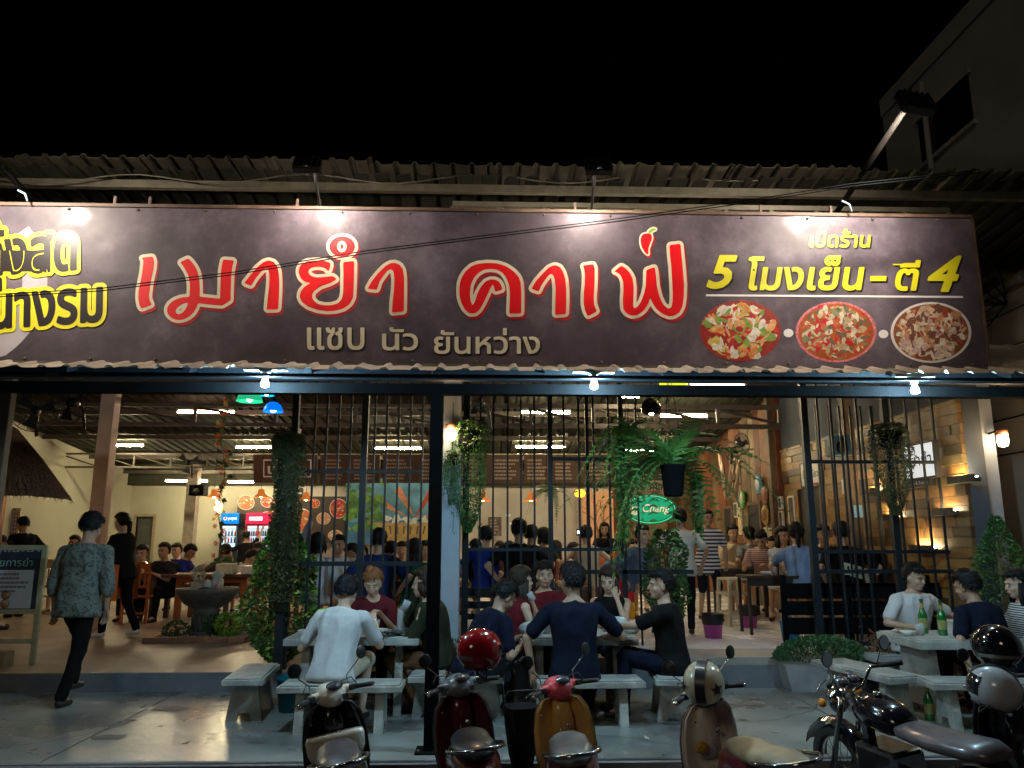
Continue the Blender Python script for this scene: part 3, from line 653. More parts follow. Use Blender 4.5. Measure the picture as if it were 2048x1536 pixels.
def long_arm(u, v, Y, ub, vb, label, ds=.55):
    c = PX(u, v, Y); t = empty('floodlight', c, 0, label, 'floodlight')
    tgt = c + Vector((-.25 if ub > 1000 else .25, 1, -.45)); A = aim(Vector((0, 0, 0)), tgt - c)
    MB().rbox((-.13, -.09, -.035), (.13, .09, .035), .01, A).build('housing', M_hous, t)
    for k in range(5): MB().box((-.1 + k * .05 - .003, -.07, -.06), (-.1 + k * .05 + .003, .07, -.036), A).build('cooling_fin', M_hous, t)
    MB().box((-.10, -.065, .036), (.10, .065, .039), A).build('lens', emis('long arm lamp glow', (1., .84, .62), 90), t)
    b_ = PX(ub, vb, YSG + .12) - c
    MB().tube([(0, 0, .06), b_], [.02, .024], 8).build('pole', mat('dark pole', (.005, .0045, .004), .9, var=.4, spec=.05), t)
    k_ = b_ * .86; MB().tube([k_ + Vector((-.03, -.03, 0)), k_ + Vector((.03, -.03, -.03)), k_ + Vector((.05, -.02, -.09))], .008, 5).build('rope', mat('pale cord', (.35, .5, .55), .6, var=0), t)
    sp = bpy.data.lights.new('flood beam', 'SPOT'); sp.energy = 430 * ds; sp.spot_size = R(110); sp.spot_blend = .9; sp.color = (1., .85, .72); sp.shadow_soft_size = .06
    s_ = bpy.data.objects.new('flood_beam', sp); C.objects.link(s_); s_.parent = t; s_.matrix_local = A @ T(0, 0, .05) @ RX(R(180)); return t
long_arm(1830, 207, 4.93, 1668, 432, 'floodlight held out on a long slanting pole over the right end of the sign')
long_arm(-150, 192, 4.93, 75, 410, 'floodlight on a long slanting pole over the left end of the sign')
# wires over the sign
for k, (dv, lb) in enumerate(((0, 'upper of the two thin black cables slanting across the signboard'), (5, 'lower of the two thin black cables slanting across the signboard'))):
    pts = [PX(u_, v_ + dv, 5.4) for u_, v_ in ((-60, 592), (200, 577), (470, 544), (730, 502), (1000, 467), (1240, 437), (1520, 397), (1700, 368), (1960, 340))]
    tag(MB().tube(pts, .0042, 5).build('cable', M_blk), lb, 'cable')
pts = [PX(u_, 358 + 9 * math.sin(u_ * .018) * (1 if u_ < 1300 else .5), 6.66) for u_ in range(-40, 1800, 40)]
tag(MB().tube(pts, .007, 5).build('cable', M_galv), 'sagging grey cable run along the purlin under the roof edge', 'cable')
# ============================================================ lamps
def tube_light(u0, u1, v, Y, m, label, n=1):
    a = PX(u0, v, Y); b = PX(u1, v, Y); L = (b.x - a.x); t = empty('tube_light', ((a.x + b.x) / 2, Y, (a.z + b.z) / 2), 0, label, 'tube light')
    MB().box((-L / 2, -.02, .03), (L / 2, .02, .065)).build('fitting', mat('lamp fitting', (.4, .4, .36), .5), t)
    MB().tube([(-L / 2 + .02, 0, 0), (L / 2 - .02, 0, 0)], .016, 8).build('tube', m, t)
    for s in (-1, 1): MB().box((s * (L / 2 - .012) - .012, -.018, -.018), (s * (L / 2 - .012) + .012, .018, .03)).build('socket', MC['lamp fitting'], t)
    MB().tube([(-L / 3, 0, .065), (-L / 3, 0, max(.1, zroof(Y) - t.location.z))], .004, 4).build('wire', M_blk, t)
    return t
E_y = emis('yellow tube glow', (1., .84, .50), 280); E_p = emis('pink tube glow', (1., .62, .46), 110); E_w = emis('warm bulb glow', (1., .58, .25), 90)
for u0, u1, v, Y, m, lb in (
    (210, 289, 891, 17, E_y, 'yellow tube light left of all, right of the pinkish column'),
    (470, 548, 895, 17, E_y, 'yellow tube light just left of the tall ivy column'),
    (745, 846, 897, 17, E_y, 'yellow tube light seen through the fence left of the black post'),
    (1030, 1132, 894, 17, E_y, 'yellow tube light in the middle of the hall above the menu boards'),
    (1243, 1342, 901, 17, E_y, 'yellow tube light glowing behind the hanging fern'),
    (330, 417, 962, 19.6, E_y, 'rear yellow tube light beside the black speaker'),
    (454, 541, 964, 19.6, E_y, 'rear yellow tube light right of the flower garland'),
    (353, 472, 824, 13.5, E_p, 'pinkish tube light over the left of the hall, crossed by the garland'),
    (1040, 1142, 825, 13.2, E_y, 'front yellow tube light in the middle, above the truss'),
    (1318, 1416, 832, 13.2, E_y, 'front yellow tube light right of the black ball lamp'),
    (1376, 1492, 773, 9.6, E_p, 'long pinkish tube light high up right of the yellow lamp shade'),
    (1235, 1280, 793, 11.5, E_y, 'short piece of yellow tube light above the black ball lamp')):
    tube_light(u0, u1, v, Y, m, lb)
# cool white bulbs under the canopy, each on a flat batten
E_c = emis('cool bulb glow', (.48, .80, 1.), 2500)
for u, v, lb in ((530, 766, 'cool white bulb under the canopy above the coloured lamp shades'), (1188, 770, 'cool white bulb under the canopy in the middle, right of the black post'), (1830, 779, 'cool white bulb under the canopy at the right end')):
    c = PX(u, v, 5.80); t = empty('bulb', c, 0, lb, 'light bulb')
    MB().box((-.16, -.03, .095), (.16, .03, .12)).build('batten', mat('white plastic', (.6, .65, .66), .4), t)
    MB().lathe([(.055, .094), (.03, .075), (.022, .03), (.022, .02)], 14).build('holder', MC['white plastic'], t)
    MB().lathe([(.016, .02), (.026, .005), (.030, -.01), (.026, -.026), (.001, -.036)], 16).build('glass', E_c, t)
    MB().tube([(0, 0, .12), (0, 0, max(.13, zc(5.80) - c.z))], .005, 5).build('wire', M_blk, t)
# lanterns on the two blue columns
def lantern(u, v, Y, lb, off=.0):
    c = PX(u, v, Y); t = empty('wall_lantern', c, 0, lb, 'wall lantern')
    MB().lathe([(.03, .09), (.055, .085), (.06, .03), (.055, .028)], 14).build('cap', mat('terracotta paint', (.5, .13, .07), .5), t)
    MB().lathe([(.054, .027), (.058, -.03), (.046, -.085), (.001, -.10)], 16).build('glass', emis('lantern glow', (1., .72, .42), 26), t)
    MB().tube([(0, 0, .07), (-.0, .06, .09), (off, .12, .06)], .012, 6).build('bracket', M_blk, t)
    l_ = bpy.data.lights.new('lantern light', 'POINT'); l_.energy = 10; l_.color = (1, .62, .3); l_.shadow_soft_size = .06
    q = bpy.data.objects.new('lantern_light', l_); C.objects.link(q); q.parent = t; q.location = (0, -.09, 0)
lantern(901, 864, 8.28, 'lit lantern with a terracotta cap on the column behind the black post')
lantern(2005, 876, 8.16, 'lit lantern with a terracotta cap on the right end column', -.08)
# coloured pendants
def pendant(name, u, v, Y, prof, m, lb, inner=None, cord=True, glow=0, gc=(1, 1, 1), cat='pendant lamp'):
    c = PX(u, v, Y); t = empty(name, c, 0, lb, cat)
    MB().lathe(prof, 22, cap=False).build('shade', m, t)
    if inner: MB().ell((0, 0, prof[-1][1] + .03), (.035, .035, .035)).build('bulb', inner, t)
    if cord: MB().tube([(0, 0, prof[0][1]), (0, 0, min(2.2, zroof(Y) - c.z))], .004, 4).build('cord', M_blk, t)
    return t
def glass(name, c, e): 
    m = mat(name, c, .25, var=.15, scale=5, emit=c, es=e); return m
D = lambda r, h: [(r * .12, h), (r * .45, h * .93), (r * .8, h * .6), (r * .97, h * .2), (r, 0)]
Dr = lambda r, h: [(r * .1, h), (r * .7, h * .97), (r * .78, h * .8), (r, 0)]
WB = emis('white bulb glow', (1, .95, .8), 14)
pendant('pendant_lamp', 546, 824, 8.6, D(.11, .115), glass('blue shade', (.0, .16, .9), .9), 'glowing blue dome pendant lamp, the lowest of the coloured ones', WB)
pendant('pendant_lamp', 499, 803, 8.6, Dr(.145, .12), glass('green shade', (.02, .55, .25), .7), 'glowing green bell pendant lamp next to the blue dome', WB)
pendant('pendant_lamp', 533, 791, 9.6, Dr(.1, .09), glass('teal shade', (.0, .35, .7), .7), 'teal pendant lamp half hidden behind the green one', WB)
pendant('pendant_lamp', 441, 752, 8.8, Dr(.135, .12), glass('orange shade', (.9, .4, .14), .8), 'orange pendant lamp peeping over the canopy beam', WB)
pendant('pendant_lamp', 477, 752, 9.4, Dr(.13, .12), glass('purple shade', (.22, .03, .8), .9), 'purple pendant lamp peeping over the beam beside the orange one', WB)
pendant('pendant_lamp', 1347, 776, 9.2, [(.17, .2), (.17, .0)], glass('yellow shade', (.8, .85, .02), 1.0), 'yellow drum shaped lamp shade behind the canopy beam', WB)
pendant('pendant_lamp', 1250, 760, 9.0, Dr(.09, .06), glass('white shade', (.4, .46, .55), .15), 'small white lamp shade left of the bright oval one', None)
pendant('pendant_lamp', 1296, 761, 9.0, Dr(.13, .05), glass('white shade', (.4, .46, .55), .15), 'wide flat white lamp shade behind the canopy beam', None)
t = pendant('pendant_lamp', 1303, 829, 9.2, [(.01, .2), (.06, .19), (.105, .15), (.125, .09), (.118, .03), (.09, 0)], mat('black chrome', (.035, .03, .04), .12, metal=.8, var=.1), 'shiny black ball pendant lamp above the hanging fern', emis('ball lamp glow', (1, .85, .6), 60))
for u, v, lb in ((428, 992, 'orange cone lamp beside the flower garland'), (522, 992, 'orange cone lamp above the fridges'), (612, 998, 'orange cone lamp right of the ivy column'), (966, 999, 'orange cone lamp behind the leafy hanging plant'), (1062, 999, 'orange cone lamp under the small fern')):
    pendant('pendant_lamp', u, v + 3, 15.5, [(.02, .17), (.06, .15), (.07, .07), (.16, 0)], mat('orange metal shade', (.7, .22, .05), .4, var=.2, emit=(.8, .22, .04), es=.35), lb, E_w)
pendant('paper_lantern', 1160, 995, 15.0, [(.02, .16), (.08, .14), (.11, .08), (.08, .02), (.02, 0)], mat('amber lantern', (.9, .45, .02), .4, var=.1, emit=(1, .42, .02), es=3.2), 'round amber lantern beside the orange tree painting', cat='lantern')
# fairy bulbs low on the garland
t = empty('bulb_cluster', PX(436, 1010, 12), 0, 'cluster of bare warm bulbs on the flower garland', 'light bulbs')
for k, (du, dv) in enumerate(((0, 0), (6, 4), (-4, 8), (2, 14), (-3, -4))): q = PX(436 + du, 1008 + dv, 12) - t.location; MB().ell(q, (.022, .022, .03), 8, 6).build('bulb', E_w, t)

# ============================================================ things on the walls
def board(name, pts, Y, m, label, cat, th=.02, frame=None, mk=None, fw=5):
    """flat board whose face the photograph shows at the pixel box u0,v0,u1,v1 on the plane y = Y"""
    u0, v0, u1, v1 = pts; a = PX(u0, v1, Y); b = PX(u1, v0, Y); t = empty(name, (a.x, Y, a.z), 0, label, cat); w, h = b.x - a.x, b.z - a.z
    MB().box((0, 0, 0), (w, th, h)).build('panel', m, t)
    if frame:
        f = fw * (w / (u1 - u0)); MB().box((-f, -.01, -f), (0, th + .002, h + f)).box((w, -.01, -f), (w + f, th + .002, h + f)).box((0, -.01, -f), (w, th + .002, 0)).box((0, -.01, h), (w, th + .002, h + f)).build('frame', frame, t)
    return t, w, h
def lines(t, x0, x1, z0, z1, n, m, seed=0, y=-.003, th=.5, name='print_lines'):
    r = random.Random(seed); mb = MB(); dz = (z1 - z0) / n
    for i in range(n):
        x = x0; zz = z1 - (i + .5) * dz; lim = x0 + (x1 - x0) * r.uniform(.6, 1)
        while x < lim:
            w = r.uniform(.03, .12) * (x1 - x0); mb.box((x, y, zz - dz * th / 2), (min(x + w, lim), y + .002, zz + dz * th / 2)); x += w + .02 * (x1 - x0)
    return tag(mb.build(name, m, t), kind='stuff')
def local_text(t, body, m, x0, x1, z0, z1, y=-.02, bold=.0, shear=0., name='lettering', depth=0):
    return put_text(body, name, m, t, lambda a, b, d: Vector((a, y - d, z0 + z1 - b)), x0, x1, z0, z1, bold, shear, depth)
M_menu = mat('menu board brown', (.085, .045, .032), .6, var=.25); M_pt = mat('pale print', (.38, .3, .24), .6, var=0); M_whp = mat('white print', (.8, .78, .72), .6, var=0)
menus = [(507, 638), (641, 762), (765, 906), (909, 1045), (1048, 1159), (1162, 1330)]
lbs = ['leftmost brown menu board with the white logo frame', 'brown menu board between the ivy column and the fence', 'brown menu board just left of the black post', 'brown menu board right of the blue column', 'brown menu board above the small fern', 'rightmost brown menu board behind the fern fronds']
for k, (u0, u1) in enumerate(menus):
    t, w, h = board('menu_board', (u0, 909, u1, 966), 16.2, M_menu, lbs[k], 'menu board', .03)
    t.rotation_euler = (R(14), 0, 0)
    MB().box((0, -.02, h), (w, .03, h + .015)).build('edge_highlight', mat('lit edge yellow', (.7, .65, .4), .35), t)  # pale strip paints the light caught along the board's top edge
    if k:
        n_ = 2 if k < 5 else 3
        for j in range(n_): lines(t, w * (.06 + j / n_), w * (.9 / n_ + j / n_), h * .1, h * .86, 6, M_pt, k * 7 + j)
    else:
        MB().rbox((.2, -.012, .12), (w - .12, -.002, h - .1), .004).build('logo_frame', M_whp, t); MB().box((.23, -.016, .15), (w - .15, -.0125, h - .13)).build('logo_ground', M_menu, t); local_text(t, 'เมายำ', M_whp, .3, w - .22, .19, h - .17, -.018, .02)
# food posters
def poster(u0, v0, u1, v1, Y, label, plates, seed, bgc=(.05, .035, .03)):
    t, w, h = board('food_poster', (u0, v0, u1, v1), Y, mat('poster ground %d' % seed, bgc, .5, var=.3), label, 'poster')
    for k, (cu, cv, ru, rv, pal) in enumerate(plates):
        mp = lambda a, b, d, t=t: PX(a, b, t.location.y - d - .002) - t.location
        food_plate(t, cu, cv, ru, rv, FOOD[pal], mp, .002 + k * .0015, 26, seed=seed * 10 + k, size=1.3)
    return t
poster(473, 995, 560, 1040, 20.7, 'dark food poster with white plates above the two fridges', [(492, 1005, 17, 15, 'crab'), (535, 1003, 14, 12, 'salad'), (540, 1031, 18, 9, 'crab')], 2)
poster(585, 993, 692, 1086, 20.7, 'big dark food poster with six dishes seen through the fence', [(604, 1042, 22, 25, 'crab'), (647, 1037, 14, 12, 'prawn'), (677, 1017, 18, 20, 'salad'), (630, 1007, 10, 9, 'salad'), (608, 1077, 15, 10, 'salad'), (671, 1071, 15, 11, 'prawn')], 3)
# sea mural
Ym = 20.6
t, w, h = board('mural', (690, 957, 920, 1088), Ym, mat('mural sea blue', (.05, .2, .42), .6, scale=1.1, var=.6, detail=6), 'colourful sea mural with red rays, palms and a tan basket boat', 'mural')
mm = lambda u_, v_, d=.004: PX(u_, v_, Ym - d) - t.location
def blob(pts, m, nm, d): MB().add([mm(a, b, d) for a, b in pts], [tuple(range(len(pts)))]).build(nm, m, t)
m_sky = mat('mural sky', (.12, .34, .52), .6, scale=1.6, var=.75, detail=8); m_rr = mat('mural red', (.45, .07, .035), .6, scale=4, var=.6); m_gg = mat('mural leaf', (.07, .2, .035), .6, scale=7, var=.7, detail=6); m_tan = mat('mural tan', (.42, .28, .1), .6, scale=4, var=.4)
blob([(692, 958), (918, 958), (918, 1035), (692, 1045)], m_sky, 'painted_sky', .003)
for k in (0, 2, 5, 8):
    a = R(160 - k * 19); c0 = (818 + 5 * (k % 3), 1034 + 3 * (k % 2))
    blob([c0, (c0[0] + (58 + 9 * (k % 4)) * math.cos(a), max(959, c0[1] - 62 * math.sin(a))), (c0[0] + (60 + 9 * (k % 4)) * math.cos(a - .2), max(959, c0[1] - 66 * math.sin(a - .2))), (c0[0] + 30 * math.cos(a - .25), c0[1] - 26 * math.sin(a - .25))], m_rr if k % 2 else mat('mural orange', (.6, .22, .12), .6, scale=4, var=.4), 'painted_ray', .004 + k * .0003)
blob([(780 + 75 * math.cos(R(q)) + 30, 1045 + 42 * math.sin(R(q))) for q in range(0, 181, 15)], m_tan, 'painted_boat', .010)
for k in range(9): blob([(750 + k * 14, 1052), (754 + k * 14, 1052), (757 + k * 13, 1068), (754 + k * 13, 1068)], mat('mural brown', (.12, .07, .03), .6), 'boat_weave', .011)
rr = random.Random(5)
for k in range(46):
    cx, cy = rr.uniform(694, 770), rr.uniform(962, 1060); s = rr.uniform(6, 15); blob([(cx + s * rr.uniform(.5, 1) * math.cos(q), cy + s * .8 * rr.uniform(.5, 1) * math.sin(q)) for q in [i * .785 for i in range(8)]], m_gg if k % 3 else mat('mural bright leaf', (.16, .36, .06), .6, scale=6, var=.5), 'painted_leaves', .012 + k * .0002)
for k in range(12): cx = rr.uniform(770, 900); blob([(cx + 9 * math.cos(q), 1042 + rr.uniform(-9, 4) + 6 * math.sin(q)) for q in [i * .9 for i in range(7)]], mat('mural foam', (.6, .68, .7), .6), 'painted_foam', .022 + k * .0003)
# orange tree painting
t, w, h = board('tree_painting', (1166, 982, 1226, 1104), 20.4, mat('glowing peach', (.72, .38, .2), .6, scale=2, var=.3, emit=(.9, .35, .12), es=.10), 'orange painting of a bare branching tree glowing by itself beside the amber lantern', 'painting')  # faint emission stands in for lantern light falling on the painting
def branch(p, a, L, wd, dep, mb):
    q = (p[0] + L * math.cos(a), p[1] - L * math.sin(a)); pr2 = (-math.sin(a) * wd, -math.cos(a) * wd)
    mb.add([PX(p[0] + pr2[0], p[1] + pr2[1], 20.396 - dep * .001) - t.location, PX(p[0] - pr2[0], p[1] - pr2[1], 20.396 - dep * .001) - t.location, PX(q[0] - pr2[0] * .6, q[1] - pr2[1] * .6, 20.396 - dep * .001) - t.location, PX(q[0] + pr2[0] * .6, q[1] + pr2[1] * .6, 20.396 - dep * .001) - t.location], [(0, 1, 2, 3)])
    if dep < 5:
        for s in (-1, 1): branch(q, a + s * rr.uniform(.3, .6), L * .72, wd * .62, dep + 1, mb)
mb = MB(); branch((1196, 1100), R(88), 34, 4.5, 0, mb); mb.build('painted_tree', mat('painting brown', (.4, .14, .05), .6, var=.3), t)
# small things on the middle back wall
t, w, h = board('wall_poster', (976, 1034, 1003, 1072), 20.7, mat('poster sepia', (.13, .09, .07), .6, scale=6, var=.8), 'small sepia poster hanging on the grey back wall', 'poster'); lines(t, w * .15, w * .85, h * .1, h * .9, 5, M_pt, 3)
for u, v, lb in ((1016, 1031, 'upper small white butterfly ornament on the back wall'), (1025, 1048, 'lower small white butterfly ornament on the back wall')):
    c = PX(u, v, 20.9); t = empty('wall_ornament', c, 0, lb, 'ornament')
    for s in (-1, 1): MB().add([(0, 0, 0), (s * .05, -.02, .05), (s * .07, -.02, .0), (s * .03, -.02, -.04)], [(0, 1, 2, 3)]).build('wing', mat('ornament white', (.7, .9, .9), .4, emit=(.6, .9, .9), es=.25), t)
c = PX(1050, 1038, 20.8); t = empty('wall_ornament', c, 0, 'pale dragonfly ornament slanting on the back wall', 'ornament')
MB().tube([(-.2, 0, -.12), (.05, 0, .0)], .008, 5).build('tail', mat('ornament cream', (.7, .65, .35), .5), t)
for a in (.3, 1.2, 2.1): MB().add([(.05, 0, 0), (.05 + .1 * math.cos(a), -.01, .1 * math.sin(a)), (.05 + .1 * math.cos(a + .35), -.01, .1 * math.sin(a + .35))], [(0, 1, 2)]).build('wing', MC['ornament cream'], t)
t, w, h = board('switch_panel', (1153, 1058, 1160, 1071), 20.7, M_blk, 'small black switch panel with a white light', 'switch'); MB().box((w * .3, -.01, h * .3), (w * .7, 0, h * .7)).build('button', WB, t)

# ---- fridges
def fridge(u0, u1, v0, v1, Y, body, head, glassc, label, doors, title):
    a = PX(u0, v1, Y); b = PX(u1, v0, Y); w = b.x - a.x; H = b.z - ZL; t = empty('drinks_fridge', (a.x, Y, ZL), 0, label, 'fridge')
    MB().rbox((0, 0, 0), (w, .5, H), .015).build('cabinet', body, t)
    MB().rbox((.01, -.03, H - .27), (w - .01, -.002, H - .005), .01).build('header', head, t)
    gz1 = H - .32; gz0 = H - .84
    n = doors
    for k in range(n):
        x0 = .04 + k * (w - .08) / n + .01; x1 = .04 + (k + 1) * (w - .08) / n - .01
        d = MB().box((x0, -.012, gz0), (x1, -.002, gz1)).build('door', glassc, t)
        MB().box((x0, -.03, gz0), (x0 + .015, -.0125, gz1)).box((x1 - .015, -.03, gz0), (x1, -.0125, gz1)).build('door_frame', body, t)
        for j in range(3): MB().box((x0 + .015, -.02, gz0 + .1 + j * .17), (x1 - .015, -.0125, gz0 + .11 + j * .17)).build('shelf', M_galv, t)
        for j in range(2):
            for q in range(5):
                xx = x0 + .03 + q * (x1 - x0 - .06) / 4; MB().tube([(xx, -.022, gz0 + .11 + j * .17), (xx, -.022, gz0 + .2 + j * .17), (xx, -.022, gz0 + .24 + j * .17)], [.02, .02, .008], 6).build('bottle', [mat('bottle cola', (.05, .01, .01), .2), mat('bottle orange', (.8, .25, .02), .3), mat('bottle red', (.6, .02, .03), .3), mat('bottle blue', (.05, .15, .5), .3)][(q + j) % 4], t)
    return t, w, H
t, w, H = fridge(438, 480, 1026, 1090, 19.9, mat('fridge blue black', (.02, .03, .05), .35), mat('fridge header blue', (.0, .16, .6), .35, var=0, emit=(0, .2, .8), es=.7), mat('fridge glow', (.6, .75, .85), .3, var=.15, emit=(.6, .85, 1), es=.75), 'blue-topped drinks fridge behind the flower garland', 1, 'pepsi')
MB().lathe([(.045, 0), (.045, .006)], 18, T(.12, -.032, H - .14) @ RX(R(90))).build('emblem', mat('print white lit', (.8, .8, .8), .4, var=0, emit=(1, 1, 1), es=.8), t); MB().lathe([(.03, 0), (.03, .003)], 14, T(.12, -.039, H - .125) @ RX(R(90))).build('emblem_red', mat('print red', (.6, .02, .03), .4, var=0), t)
local_text(t, 'pepsi', MC['print white lit'], .19, w - .06, H - .19, H - .09, -.033, .01)
t, w, H = fridge(488, 544, 1026, 1090, 19.9, mat('fridge red', (.5, .01, .03), .35), mat('fridge header red', (.7, .01, .05), .35, var=0, emit=(1, .02, .08), es=.8), MC['fridge glow'], 'red double-door drinks fridge beside the ivy column', 2, '')
lines(t, .1, w - .08, H - .2, H - .08, 1, MC['print white lit'], 4, -.034, .8)
# counter and clutter on it
def box_table(name, x, y, z, w, d, h, m, label, cat='table', legs=True, top=.04, rz=0, lw=.05, apron=True):
    t = empty(name, (x, y, z), rz, label, cat)
    MB().rbox((-w / 2, -d / 2, h - top), (w / 2, d / 2, h), .006).build('tabletop', m, t)
    for sx in (-1, 1):
        for sy in (-1, 1): MB().box((sx * (w / 2 - lw) - lw / 2, sy * (d / 2 - lw) - lw / 2, 0), (sx * (w / 2 - lw) + lw / 2, sy * (d / 2 - lw) + lw / 2, h - top)).build('leg', m, t)
    if apron: MB().box((-w / 2 + lw, -d / 2 + lw * .7, h - top - .09), (w / 2 - lw, -d / 2 + lw * 1.2, h - top)).build('apron', m, t)
    return t
M_or = mat('orange varnished wood', (.42, .115, .025), .35, scale=5, var=.3, coat=.4, detail=7); M_br = mat('brown wood', (.14, .07, .035), .5, scale=5, var=.4); M_pine = mat('pine wood', (.5, .38, .2), .5, scale=5, var=.2); M_dk = mat('dark wood', (.045, .028, .02), .5, scale=5, var=.3)
def chair(name, x, y, z, rz, m, label, arch=True, seat=.43, back=.92, w=.4, slats=4, group=None):
    t = empty(name, (x, y, z), R(rz), label, 'chair', group)
    MB().rbox((-w / 2, -w / 2, seat - .03), (w / 2, w / 2, seat), .006).build('seat', m, t)
    for sx in (-1, 1):
        MB().box((sx * (w / 2 - .02) - .02, w / 2 - .04, 0), (sx * (w / 2 - .02) + .02, w / 2, seat - .03)).build('leg', m, t)
        MB().box((sx * (w / 2 - .02) - .02, -w / 2, 0), (sx * (w / 2 - .02) + .02, -w / 2 + .04, back)).build('leg', m, t)
    MB().box((-w / 2 + .04, -w / 2 + .006, .14), (w / 2 - .04, -w / 2 + .034, .18)).build('stretcher', m, t)
    MB().box((-w / 2 + .04, -w / 2 + .006, seat + .12), (w / 2 - .04, -w / 2 + .034, seat + .16)).build('rail', m, t)
    n_ = 9; top = [(-w / 2 + w * i / (n_ - 1), back + (.05 * math.sin(math.pi * i / (n_ - 1)) if arch else 0)) for i in range(n_)] + [(w / 2 - w * i / (n_ - 1), back - .09 + (.03 * math.sin(math.pi * i / (n_ - 1)) if arch else 0)) for i in range(n_)]
    MB().prism(top, -w / 2 - .002, -w / 2 + .036).build('top_rail', m, t)
    for i in range(slats): xx = -w / 2 + .04 + (i + .5) * (w - .08) / slats; MB().box((xx - .016, -w / 2 + .01, seat + .16), (xx + .016, -w / 2 + .028, back - .07)).build('slat', m, t)
    return t
# left front group: orange table and chairs
cz = lambda u, v, z=ZL: GZ(u, v, z)
q = GZ(265, 1248, ZL); chair('wooden_chair', q.x, q.y + .2, ZL, 0, M_or, 'orange wooden slat-back chair in front of the orange table', w=.42)
box_table('wooden_table', q.x + 1.05, q.y + .75, ZL, 1.25, .8, .74, M_or, 'orange wooden table where two men in black sit', lw=.09)
chair('wooden_chair', q.x + 1.85, q.y + 1.1, ZL, 90, M_or, 'orange wooden chair at the right end of the orange table', w=.42)
q = GZ(120, 1260, ZL); chair('wooden_chair', PX(110, 1120, 13).x, 13.2, ZL, -20, M_pine, 'pale wooden chair behind the walking man')
box_table('wooden_table', PX(100, 1090, 15).x, 15.2, ZL, 1.6, .8, .95, M_pine, 'pale wooden counter table at the far left under the window')
t, w, h = board('window', (-20, 1020, 38, 1090), 15.9, stripes('curtain stripes', (.4, .08, .06), (.3, .4, .5), .05, 'X', .5), 'striped curtained window at the left edge', 'window', frame=M_pine)
t.location.y = 15.9
for i in range(9): MB().box((0, -.008, h * (i + .5) / 9 - .004), (w, -.001, h * (i + .5) / 9 + .004)).build('blind_slat', M_whp, t)
t, w, h = board('curtain', (199, 1030, 222, 1092), 20.6, stripes('curtain bands', (.35, .4, .45), (.3, .05, .05), .09, 'X', .5), 'narrow striped curtain behind the waitress in black', 'curtain')
t, w, h = board('curtain', (222, 1040, 236, 1092), 20.55, mat('curtain teal', (.08, .2, .24), .8), 'dark teal curtain next to the striped one', 'curtain')
# ============================================================ right side: things on the walls
def side_board(name, u, v, X, wy, h, m, label, cat, th=.03, frame=None, fw=.02):
    """board on the right wall; local y runs along the wall away from the viewer, face towards -x"""
    c = XX(u, v, X); t = empty(name, (X, c.y - wy / 2, c.z - h / 2), 0, label, cat)
    MB().box((0, 0, 0), (th, wy, h)).build('panel', m, t)
    if frame: MB().box((-.008, -fw, -fw), (th, 0, h + fw)).box((-.008, wy, -fw), (th, wy + fw, h + fw)).box((-.008, 0, -fw), (th, wy, 0)).box((-.008, 0, h), (th, wy, h + fw)).build('frame', frame, t)
    return t
def side_text(t, body, m, y0, y1, z0, z1, x=-.004, bold=.015, name='lettering'):
    """text on the face that looks towards -x: reads from far to near"""
    return put_text(body, name, m, t, lambda a, b, d: Vector((x - d, y1 - (a - y0), z0 + z1 - b)), y0, y1, z0, z1, bold)
WX = 5.13
M_sw = mat('sign board white', (.72, .70, .64), .5, var=.08); M_kk = mat('sign black', (.02, .018, .016), .5)
t = side_board('shop_sign', 1621, 949, WX, .75, .38, M_sw, 'square white shop sign with black lettering above the dark doorway', 'sign', frame=M_kk)
side_text(t, 'ข้าวเหนียว', M_kk, .08, .67, .14, .27); MB().box((-.006, .12, -.0), (-.001, .62, .05)).build('ribbon', mat('ribbon red', (.35, .05, .03), .5), t)
t = side_board('shop_sign', 1697, 972, WX, .42, .2, M_sw, 'small white sign with grey lettering right of the doorway', 'sign'); side_text(t, 'ยำ ตำ', mat('sign grey', (.12, .12, .13), .5), .06, .36, .05, .14)
t = side_board('lightbox_sign', 1838, 922, WX - .06, .62, .38, mat('lightbox white', (.75, .75, .72), .4, var=0, emit=(.9, .95, 1), es=.5), 'big white lightbox sign behind the right hanging plant', 'sign', .06, M_kk)
side_text(t, 'เมายำ', M_kk, .05, .56, .13, .29); t2 = MB().box((-.01, .1, -.11), (.05, .6, -.03)).build('name_strip', M_kk, t); side_text(t, 'Café & Eatery', M_whp, .14, .57, -.095, -.045, -.014, .0)
# framed picture, certificates, ovals
for k, (u, v, wy, h, m, lb) in enumerate(((1583, 1020, .34, .52, 'poster sepia', 'tall black and white framed poster left of the doorway'), (1539, 1030, .5, .72, 'poster sepia', 'cream framed narrow picture on the corner post'), (1560, 1006, .18, .2, 'poster ground 3', 'small white card on the corner, topmost of three'), (1562, 1041, .2, .34, 'poster sepia', 'small tall card on the corner, second of three'), (1544, 987, .3, .5, 'poster ground 3', 'narrow white and red notice above the cream framed picture'), (1529, 1080, .3, .5, 'poster sepia', 'reddish sheet pinned low on the rusty wall'), (1543, 1077, .3, .4, 'food 0.72 0.50 0.12', 'yellow picture pinned low on the corner post'), (1471, 1020, .3, .3, 'poster sepia', 'small orange framed picture between the two openings'), (1480, 1042, .2, .6, 'food 0.72 0.50 0.12', 'narrow yellow strip picture between the two openings'))):
    X_ = WX - .04 if u < 1575 else WX
    t = side_board('wall_picture', u, v, X_, wy * .62, h * .8, MC.get(m) or fmat((.72, .5, .12)), lb, 'picture', frame=M_sw, fw=.03)
